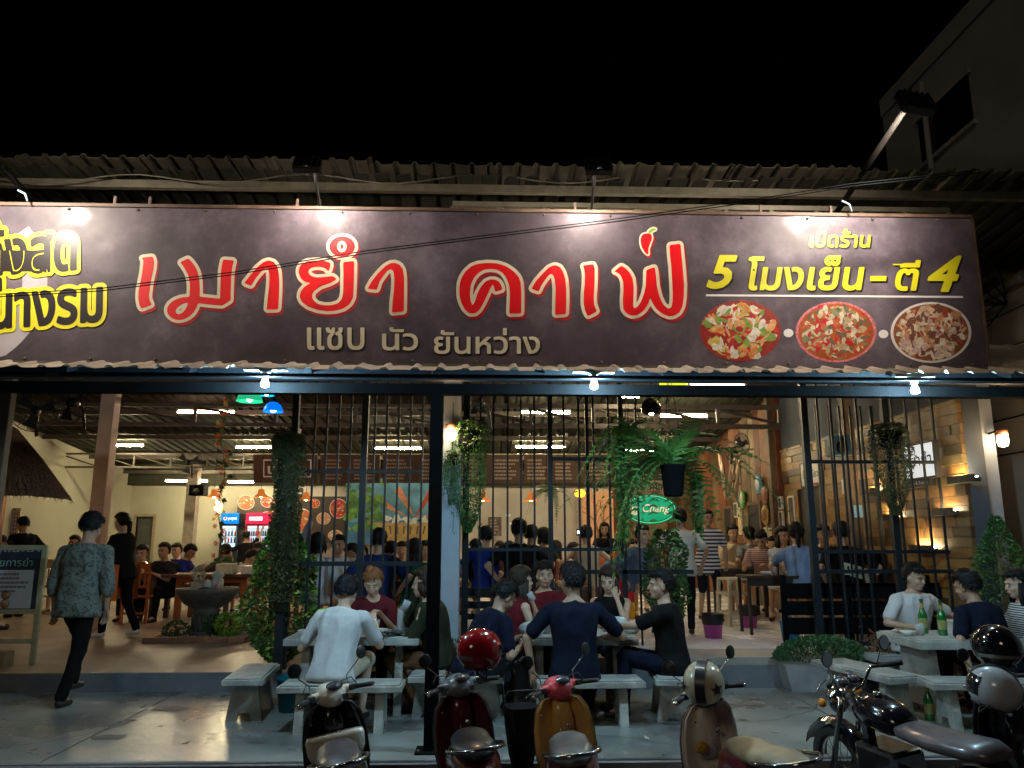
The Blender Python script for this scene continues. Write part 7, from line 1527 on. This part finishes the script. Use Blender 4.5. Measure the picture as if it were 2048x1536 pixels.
def scooter(x, y, rz, lean, label, shield, inner, body, seat, head, steer=-18, mirror=True, dial=True, rail=True, pocket=None):
    """ground point under the handlebar column; heading rz (0 = away from the camera)"""
    t = empty('motor_scooter', (x - .85 * math.sin(R(lean)), y, ZG), 0, label, 'motor scooter'); t.rotation_euler = (0, R(lean), R(rz)); t.scale = (.91,) * 3
    # wheels
    for yy, nm in ((.22, 'front'), (-1.02, 'rear')):
        w = MB().loft([[(b, yy + (.15 + a) * math.cos(q), .205 + (.15 + a) * math.sin(q)) for q in [2 * math.pi * k / 24 for k in range(24)]] for a, b in ((0, -.04), (.04, -.045), (.055, 0), (.04, .045), (0, .04), (-.02, 0), (0, -.04))], False, True).build('wheel', M_rub, t)
        MB().lathe([(.14, -.02), (.15, .02), (.05, .03), (.05, -.03), (.14, -.02)], 18, T(0, yy, .205) @ RY(R(90))).build('rim', M_chr, w)
    MB().loft([[(b * .075, .22 + .235 * math.cos(a), .205 + .235 * math.sin(a) + (.02 if abs(b) < .5 else 0)) for b in (-1, -.9, -.4, .4, .9, 1)] for a in [R(q) for q in range(-10, 191, 20)]], False, True, closed=False).build('front_fender', shield, t)
    # leg shield: outer shell and inner lining
    sec = [(.10, .24, .05), (.20, .34, .04), (.225, .50, .02), (.22, .66, .0), (.195, .80, -.03), (.14, .88, -.05), (.07, .90, -.055)]
    def sh(dy, k, th): return [[(w_ * k * s_, .12 + yo + dy - .10 * abs(s_) ** 2 * .9, z_) for s_ in (-1, -.85, -.6, -.3, 0, .3, .6, .85, 1)] + [(w_ * k * s_, .12 + yo + dy - th - .10 * abs(s_) ** 2 * .9, z_) for s_ in (1, .85, .6, .3, 0, -.3, -.6, -.85, -1)] for w_, z_, yo in sec]
    MB().loft(sh(0, 1, .02), True, True).build('leg_shield', shield, t)
    MB().loft(sh(-.022, .93, .018), True, True).build('inner_panel', inner, t)
    edge = [(w_ * s_, .115 + yo - .09 , z_) for s_ in (-1,) for w_, z_, yo in sec] + [(w_, .115 + yo - .09, z_) for w_, z_, yo in reversed(sec)]
    MB().tube(edge, .008, 6).build('edge_trim', M_bpl if shield.name != 'paint cream' else paint('plum', (.10, .03, .06)), t)
    MB().loft([se(.085, .07, 14, 2.4, 0, 0)], False) if 0 else None
    MB().loft([[(a, .0 + (.06 if z_ < .7 else .02) + b * .8, z_) for a, b in se(w_, d_, 14)] for w_, d_, z_ in ((.075, .05, .5), (.085, .06, .62), (.08, .065, .76), (.06, .055, .88))], True, True).build('column_cover', inner, t)
    if pocket: MB().loft([[(a, -.01 + yo + b, z_) for a, b in se(w_, .05, 16)] for w_, z_, yo in ((.17, .50, .0), (.20, .58, -.03), (.205, .67, -.04), (.19, .70, -.045))], True, True).build('front_pocket', pocket, t)
    MB().lathe([(.017, 0), (.017, .012), (.001, .013)], 12, T(.03, -.065, .70) @ RX(R(90))).build('key_lock', M_chr, t)
    MB().tube([(0, -.06, .60), (0, -.085, .595), (0, -.085, .57)], .005, 5).build('bag_hook', M_chr, t)
    # floor, rear body, seat
    MB().rbox((-.17, -.36, .24), (.17, .10, .285), .012).build('floorboard', M_bpl, t)
    bs = [(-.28, .13, .10, .44), (-.36, .15, .17, .52), (-.55, .175, .17, .56), (-.80, .17, .155, .58), (-1.0, .14, .13, .60), (-1.16, .09, .08, .62), (-1.22, .04, .04, .63)]
    MB().loft([[(a, yy, cz + b) for a, b in se(w_, h_, 20, 2.5)] for yy, w_, h_, cz in bs], True, True).build('rear_body', body, t)
    ss = [(-.36, .05, .025, .70), (-.42, .095, .04, .705), (-.55, .13, .05, .71), (-.70, .135, .045, .705), (-.82, .14, .05, .72), (-.98, .13, .05, .74), (-1.12, .10, .04, .745), (-1.18, .04, .02, .74)]
    MB().loft([[(a, yy, cz + b) for a, b in se(w_, h_, 18, 2.6)] for yy, w_, h_, cz in ss], True, True).build('seat', seat, t)
    if rail: MB().tube([(-.145, -.74, .70), (-.175, -.92, .74), (-.16, -1.12, .78), (-.09, -1.22, .795), (0, -1.25, .80), (.09, -1.22, .795), (.16, -1.12, .78), (.175, -.92, .74), (.145, -.74, .70)], .014, 8).build('grab_rail', M_chr, t)
    MB().loft([[(a, -1.19 - dy, .63 + b) for a, b in se(w_, h_, 14)] for dy, w_, h_ in ((0, .075, .045), (.035, .07, .04), (.05, .04, .02))], True, True).build('tail_light', M_tail, t)
    for s in (-1, 1): MB().ell((s * .13, -1.15, .60), (.035, .04, .028)).build('indicator', M_amb, t)
    for s in (-1, 1): MB().tube([(s * .19, -.02, .99), (s * .16, .06, 1.03), (s * .05, .10, 1.0), (s * .02, .1, .9)], .004, 5).build('cable', M_rub, t)
    MB().box((.03, -.115, .915), (.065, -.108, .95), RZ(R(steer))).build('sticker', M_bpl, t)
    for z_ in (.44, .80): MB().lathe([(.008, 0), (.008, .004), (.001, .005)], 8, T(-.15, -.075 + (z_ - .44) * -.13, z_) @ RX(R(90))).build('screw', M_chr, t)
    MB().tube([(-.02, -.075, .70), (-.03, -.10, .66), (-.025, -.10, .62)], .004, 4).build('key_ring', M_chr, t)
    MB().rbox((-.09, -1.30, .30), (.09, -1.292, .45), .003).build('number_plate', mat('plate white', (.75, .7, .66), .4, var=0), t)
    MB().loft([[(s_ * .09, -1.2 - .05 * q, .5 - .22 * q) for s_ in (-1, -.5, .5, 1)] for q in (0, .5, 1)], False, True, closed=False).build('rear_fender', M_bpl, t)
    MB().caps((.16, -.75, .26), (.17, -1.15, .33), .05, .055).build('exhaust', M_chr, t)
    # steering head, turned
    H = RZ(R(steer)) @ T(0, 0, .93) @ Matrix.Diagonal((.88, .88, .88, 1)) @ T(0, 0, -.93)
    MB().loft([[(a, -.02 + dy + b, z_) for a, b in se(w_, d_, 18, 2.3)] for w_, d_, z_, dy in ((.07, .07, .87, 0), (.11, .09, .90, .01), (.125, .105, .94, .01), (.12, .105, .985, .02), (.095, .085, 1.02, .035), (.05, .045, 1.04, .04))], True, True, H).build('headset_cover', head, t)
    for s in (-1, 1): MB().loft([[(s * q, .0 + b * k * .8, .965 + a * k - .012 * q) for a, b in se(.035, .045, 12)] for q, k in ((.08, 1.1), (.15, .95), (.20, .65))], True, True, H).build('bar_cover', head, t)
    if dial: MB().loft([[(a, -.075 - k * .012 + b * .75, 1.005 + b * .62 - k * .002 + .02 - b * .0) for a, b in se(.075 - k * .006, .045 - k * .004, 18, 2)] for k in (0, 1)], True, True, H).build('speedometer', M_dial, t)
    MB().tube([(-.33, -.10, .955), (-.2, -.02, .96), (0, .01, .96), (.2, -.02, .96), (.33, -.10, .955)], .011, 8, H).build('handlebar', M_chr, t)
    for s in (-1, 1):
        MB().tube([(s * .215, -.03, .96), (s * .335, -.102, .955)], .019, 10, H).build('grip', M_rub, t); MB().ell((s * .342, -.107, .955), (.018, .018, .018), 8, 6, H).build('bar_end', M_chr, t)
        MB().rbox((s * .19 - .028, -.05, .94), (s * .19 + .028, .0, .985), .006, H).build('switch_box', M_bpl, t)
        MB().tube([(s * .18, .03, .965), (s * .26, .035, .955), (s * .36, -.03, .95)], .006, 6, H).build('brake_lever', M_chr, t)
        if mirror:
            MB().tube([(s * .17, .0, .985), (s * .175, .01, 1.06), (s * .27, -.01, 1.14), (s * .29, -.02, 1.17)], .005, 6, H).build('mirror_stem', M_chr, t)
            MM_ = H @ T(s * .31, -.03, 1.215) @ RZ(R(s * 14)) @ RX(R(90))
            m_ = MB().lathe([(.001, -.018), (.035, -.014), (.054, .0), (.056, .008), (.052, .010)], 20, MM_).build('mirror', M_bpl, t); MB().lathe([(.050, .0085), (.001, .0086)], 20, MM_, cap=False).build('mirror_glass', M_mir, m_)
    MB().lathe([(.05, .0), (.06, .03), (.05, .05), (.001, .055)], 16, H @ T(0, .10, .96) @ RX(R(-90))).build('headlamp', M_chr, t)
    return t
def helmet(p, rz, rx, label, shell, stripe=None, visor=True, star=False, open_=False):
    t = empty('helmet', p, 0, label, 'helmet'); t.rotation_euler = (R(rx), 0, R(rz))
    rings = []
    for i in range(15):
        a = -math.pi / 2 * .62 + (math.pi / 2 * 1.62) * i / 14; rr_ = math.cos(a); rings.append([(.125 * max(rr_, .01) * math.cos(k * math.pi / 12), .148 * max(rr_, .01) * math.sin(k * math.pi / 12) - .01, .13 * math.sin(a)) for k in range(24)])
    MB().loft(rings, True, True).build('shell', shell, t)
    MB().loft([[(.1275 * math.cos(a_) * math.cos(b_), -.01 + .150 * math.cos(a_) * math.sin(b_), .132 * math.sin(a_)) for b_ in [R(q) for q in range(35, 146, 10)]] for a_ in [R(q) for q in (-30, -10, 5, 20)]], False, True, closed=False).build('visor' if visor else 'opening', mat('dark visor', (.012, .014, .018), .06, var=.1, coat=1.), t)
    MB().tube([(.078 * math.cos(k * math.pi / 12), .092 * math.sin(k * math.pi / 12) - .01, -.108) for k in range(25)], .008, 6).build('edge_trim', M_bpl, t)
    if stripe: MB().loft([[(s_, .151 * math.cos(a_) - .01, .1335 * math.sin(a_)) for s_ in (-.03, -.01, .01, .03)] for a_ in [R(q) for q in range(20, 216, 12)]], False, True, closed=False).build('stripe', stripe, t)
    if star:
        pts = []
        for k in range(10): q = .045 if k % 2 == 0 else .018; pts.append((-.012 + q * math.sin(k * math.pi / 5), q * math.cos(k * math.pi / 5)))
        for sx, sy, az in ((1, 0, -38), (-1, 0, 218)):
            V_ = []
            for a_, b_ in pts + [(-.012, 0)]:
                th = R(az) + a_ / .13 ; el = b_ / .13 + .05; V_.append((.131 * math.cos(el) * math.cos(th), -.01 + .154 * math.cos(el) * math.sin(th), .136 * math.sin(el)))
            MB().add(V_, [(k, (k + 1) % 10, 10) for k in range(10)]).build('star', M_bpl, t)
    MB().loft([[(.1285 * math.cos(e_) * math.cos(a_), .1515 * math.cos(e_) * math.sin(a_) - .01, .1335 * math.sin(e_)) for a_ in [R(q) for q in range(-40, -200, -12)]] for e_ in (R(-26), R(-16))], False, True, closed=False).build('side_band', paint('band grey', (.2, .19, .18)), t) if not star and stripe is None else None
    MB().tube([(-.1, 0, -.09), (-.04, .03, -.16), (.05, .03, -.16), (.1, 0, -.09)], .006, 5).build('chin_strap', M_rub, t)
    return t
def bikeat(u, v, hz=.85):
    return GZ(u, v, ZG + hz)
cream = paint('cream', (.74, .68, .56)); brownp = paint('brown', (.03, .015, .012)); redp = paint('dark red', (.10, .006, .008)); greyp = paint('silver grey', (.16, .17, .18)); pinkp = paint('pink red', (.72, .09, .11), .35); yelp = paint('mustard', (.8, .5, .14), .35); blkp = paint('black', (.008, .008, .009), .2, .1); gseat = mat('worn grey seat', (.16, .155, .15), .4, var=.3, coat=.2); dseat = mat('black seat', (.02, .02, .024), .35, var=.3, coat=.3); tseat = mat('tan seat', (.38, .28, .16), .45, var=.25); brseat = mat('brown grey seat', (.12, .10, .105), .35, var=.35, coat=.4)
q = bikeat(662, 1388); scooter(q.x, q.y, 13, -9, 'brown and cream scooter with round mirrors, the leftmost of the row', brownp, blkp, brownp, brseat, cream, steer=30, pocket=cream)
q = bikeat(918, 1372); scooter(q.x, q.y, 7, -7, 'dark red and grey scooter parked just right of the black post', greyp, redp, redp, dseat, greyp, steer=24)
q = bikeat(1118, 1378); sB = scooter(q.x, q.y, -2, -7, 'mustard yellow scooter with a pink handlebar cover', yelp, yelp, paint('wine', (.16, .012, .02)), gseat, pinkp, steer=34)
q = bikeat(1404, 1385); scooter(q.x, q.y, 11, -8, 'cream scooter with a round yellow sticker and a tan seat', cream, paint('pale cream', (.85, .8, .7), .4, .1), paint('wine', (.16, .012, .02)), tseat, cream, steer=10)
q = bikeat(1985, 1362); scooter(q.x, q.y, 5, -6, 'black scooter with black helmets at the right edge', blkp, blkp, blkp, dseat, paint('white', (.5, .5, .5)), steer=10)
sc4 = [o for o in C.objects if o.name.startswith('motor_scooter')][3]
MB().lathe([(.045, 0), (.045, .003), (.001, .0035)], 20, T(-.10, -.045, .60) @ RX(R(90)) @ RY(R(-12))).build('sticker', mat('yellow sticker', (.6, .38, .05), .4, scale=60, var=.7), sc4)
# helmets
helmet(PX(962, 1300, q.y * 0 + 5.0), -62, -6, 'glossy red full helmet with a grey stripe hung on the second scooter', paint('helmet red', (.28, .008, .012), .12, .1), None)
helmet(PX(1408, 1364, 4.95), -25, 14, 'cream helmet with a black band and a black star hung on the cream scooter', paint('helmet cream', (.56, .48, .34), .2, .15), M_bpl, star=True)
helmet(PX(1990, 1292, 4.9), 20, 0, 'big shiny black helmet on the rightmost scooter', paint('helmet black', (.006, .006, .008), .1, .05), None)
helmet(PX(1985, 1375, 4.75), 60, 20, 'white helmet with a black visor hanging below the big black one', paint('helmet white', (.45, .46, .47), .2, .15), M_bpl)
c = GZ(1048, 1500, ZG + .5); t = empty('bag_stand_in', (c.x - .0, c.y + .35, ZG + .28), R(15), 'black bag shape standing in for a moped front between the grey and the yellow scooter', 'bag')  # tapered bag shape in place of a dark moped part
MB().loft([[(a, b, z_) for a, b in se(w_, .11, 14, 4)] for w_, z_ in ((.05, 0), (.08, .1), (.11, .3), (.12, .42))], True, False).build('bag', mat('matt black cloth', (.008, .008, .009), .9, spec=.1), t); MB().tube([(-.15, 0, .42), (-.1, 0, .52), (.1, 0, .52), (.15, 0, .42)], .006, 5).build('handle', M_bpl, t)
# classic motorcycle
def motorcycle(x, y, rz, lean, label):
    t = empty('motorcycle', (x - .9 * math.sin(R(lean)), y, ZG), 0, label, 'motorcycle'); t.rotation_euler = (0, R(lean), R(rz)); t.scale = (.92,) * 3; P_ = paint('midnight', (.008, .008, .013), .14, .1)
    for yy in (.62, -.72):
        w = MB().loft([[(b, yy + (.24 + a) * math.cos(q), .31 + (.24 + a) * math.sin(q)) for q in [2 * math.pi * k / 28 for k in range(28)]] for a, b in ((0, -.04), (.05, -.05), (.07, 0), (.05, .05), (0, .04), (-.02, 0), (0, -.04))], False, True).build('wheel', M_rub, t)
        MB().tube([(0, yy + .23 * math.cos(q * math.pi / 12), .31 + .23 * math.sin(q * math.pi / 12)) for q in range(25)], .012, 6).build('rim', M_chr, w)
        mb = MB(); [mb.tube([((-1) ** q * .03, yy, .31), (0, yy + .23 * math.cos(q * math.pi / 9), .31 + .23 * math.sin(q * math.pi / 9))], .003, 3) for q in range(18)]; mb.build('spoke', M_chr, w)
        MB().loft([[(b * .075, yy + .345 * math.cos(a), .31 + .345 * math.sin(a) + (.025 if abs(b) < .5 else 0)) for b in (-1, -.9, -.4, .4, .9, 1)] for a in [R(q) for q in (range(20, 171, 15) if yy > 0 else range(10, 171, 16))]], False, True, closed=False).build('fender', P_, t)
    for s in (-1, 1): MB().tube([(s * .09, .62, .31), (s * .09, .34, .88)], .022, 8).build('fork', M_chr, t)
    MB().loft([[(a, yy, cz + b) for a, b in se(w_, h_, 20, 2.3)] for yy, w_, h_, cz in ((.27, .06, .06, .84), (.2, .12, .10, .84), (.05, .155, .115, .83), (-.1, .14, .10, .81), (-.2, .09, .06, .79))], True, True).build('fuel_tank', P_, t)
    MB().lathe([(.035, 0), (.035, .02), (.02, .03), (.001, .03)], 14, T(0, .05, .94)).build('fuel_cap', M_chr, t)
    MB().loft([[(a, yy, cz + b) for a, b in se(w_, h_, 18, 3)] for yy, w_, h_, cz in ((-.16, .09, .03, .78), (-.22, .13, .045, .775), (-.5, .15, .05, .77), (-.8, .15, .05, .79), (-.92, .10, .035, .79))], True, True).build('seat', brseat, t)
    MB().rbox((-.13, -.15, .3), (.13, .25, .62), .03).build('engine', M_chr, t); MB().box((-.03, -.7, .45), (.03, .4, .5)).box((-.03, .2, .5), (.03, .26, .8)).build('frame', P_, t)
    MB().caps((.15, .2, .3), (.16, -.8, .33), .035, .045).build('exhaust', M_chr, t)
    MB().rbox((-.08, -1.04, .52), (.08, -.98, .62), .01).build('tail_light', M_tail, t)
    H = T(0, .33, 0) @ RZ(R(12)) @ T(0, -.33, 0)
    MB().lathe([(.085, 0), (.095, .03), (.08, .1), (.03, .13)], 20, H @ T(0, .52, .84) @ RX(R(90))).build('headlamp', M_chr, t)
    for s in (-1, 1):
        MB().lathe([(.04, 0), (.045, .02), (.043, .04), (.001, .041)], 18, H @ T(s * .055, .36, .98) @ RX(R(35))).build('gauge', M_dial, t); MB().tube([(s * .045 * math.cos(k * .524) + s * .055 * 0 + (s * .055), .36 + .036 * math.sin(k * .524), 1.0 + .026 * math.sin(k * .524) + .015) for k in range(13)], .004, 5, H).build('gauge_rim', M_chr, t)
        MB().tube([(0, .33, .92), (s * .12, .33, .93), (s * .2, .30, 1.05), (s * .36, .18, 1.06)], .012, 8, H).build('handlebar', M_chr, t); MB().tube([(s * .26, .255, 1.058), (s * .385, .165, 1.06)], .019, 8, H).build('grip', M_rub, t)
        MB().tube([(s * .24, .32, 1.05), (s * .33, .30, 1.035), (s * .42, .24, 1.03)], .006, 5, H).build('lever', M_chr, t); MB().ell((s * .19, .45, .86), (.03, .035, .03), 10, 8, H).build('indicator', M_amb, t)
        MB().tube([(s * .24, .27, 1.07), (s * .28, .24, 1.18)], .005, 5, H).build('mirror_stem', M_chr, t); MM_ = H @ T(s * .30, .225, 1.215) @ RX(R(90)); m_ = MB().lathe([(.001, -.018), (.04, -.014), (.055, .008), (.05, .010)], 20, MM_).build('mirror', M_bpl, t); MB().lathe([(.048, .0112), (.001, .0113)], 20, MM_, cap=False).build('mirror_glass', M_mir, m_)
    return t
q = GZ(1748, 1428, ZG + .76); motorcycle(q.x + .07, q.y + .05, 12, -8, 'black classic motorcycle with twin round gauges and chrome parts')
bpy.data.scenes.remove(_rs)
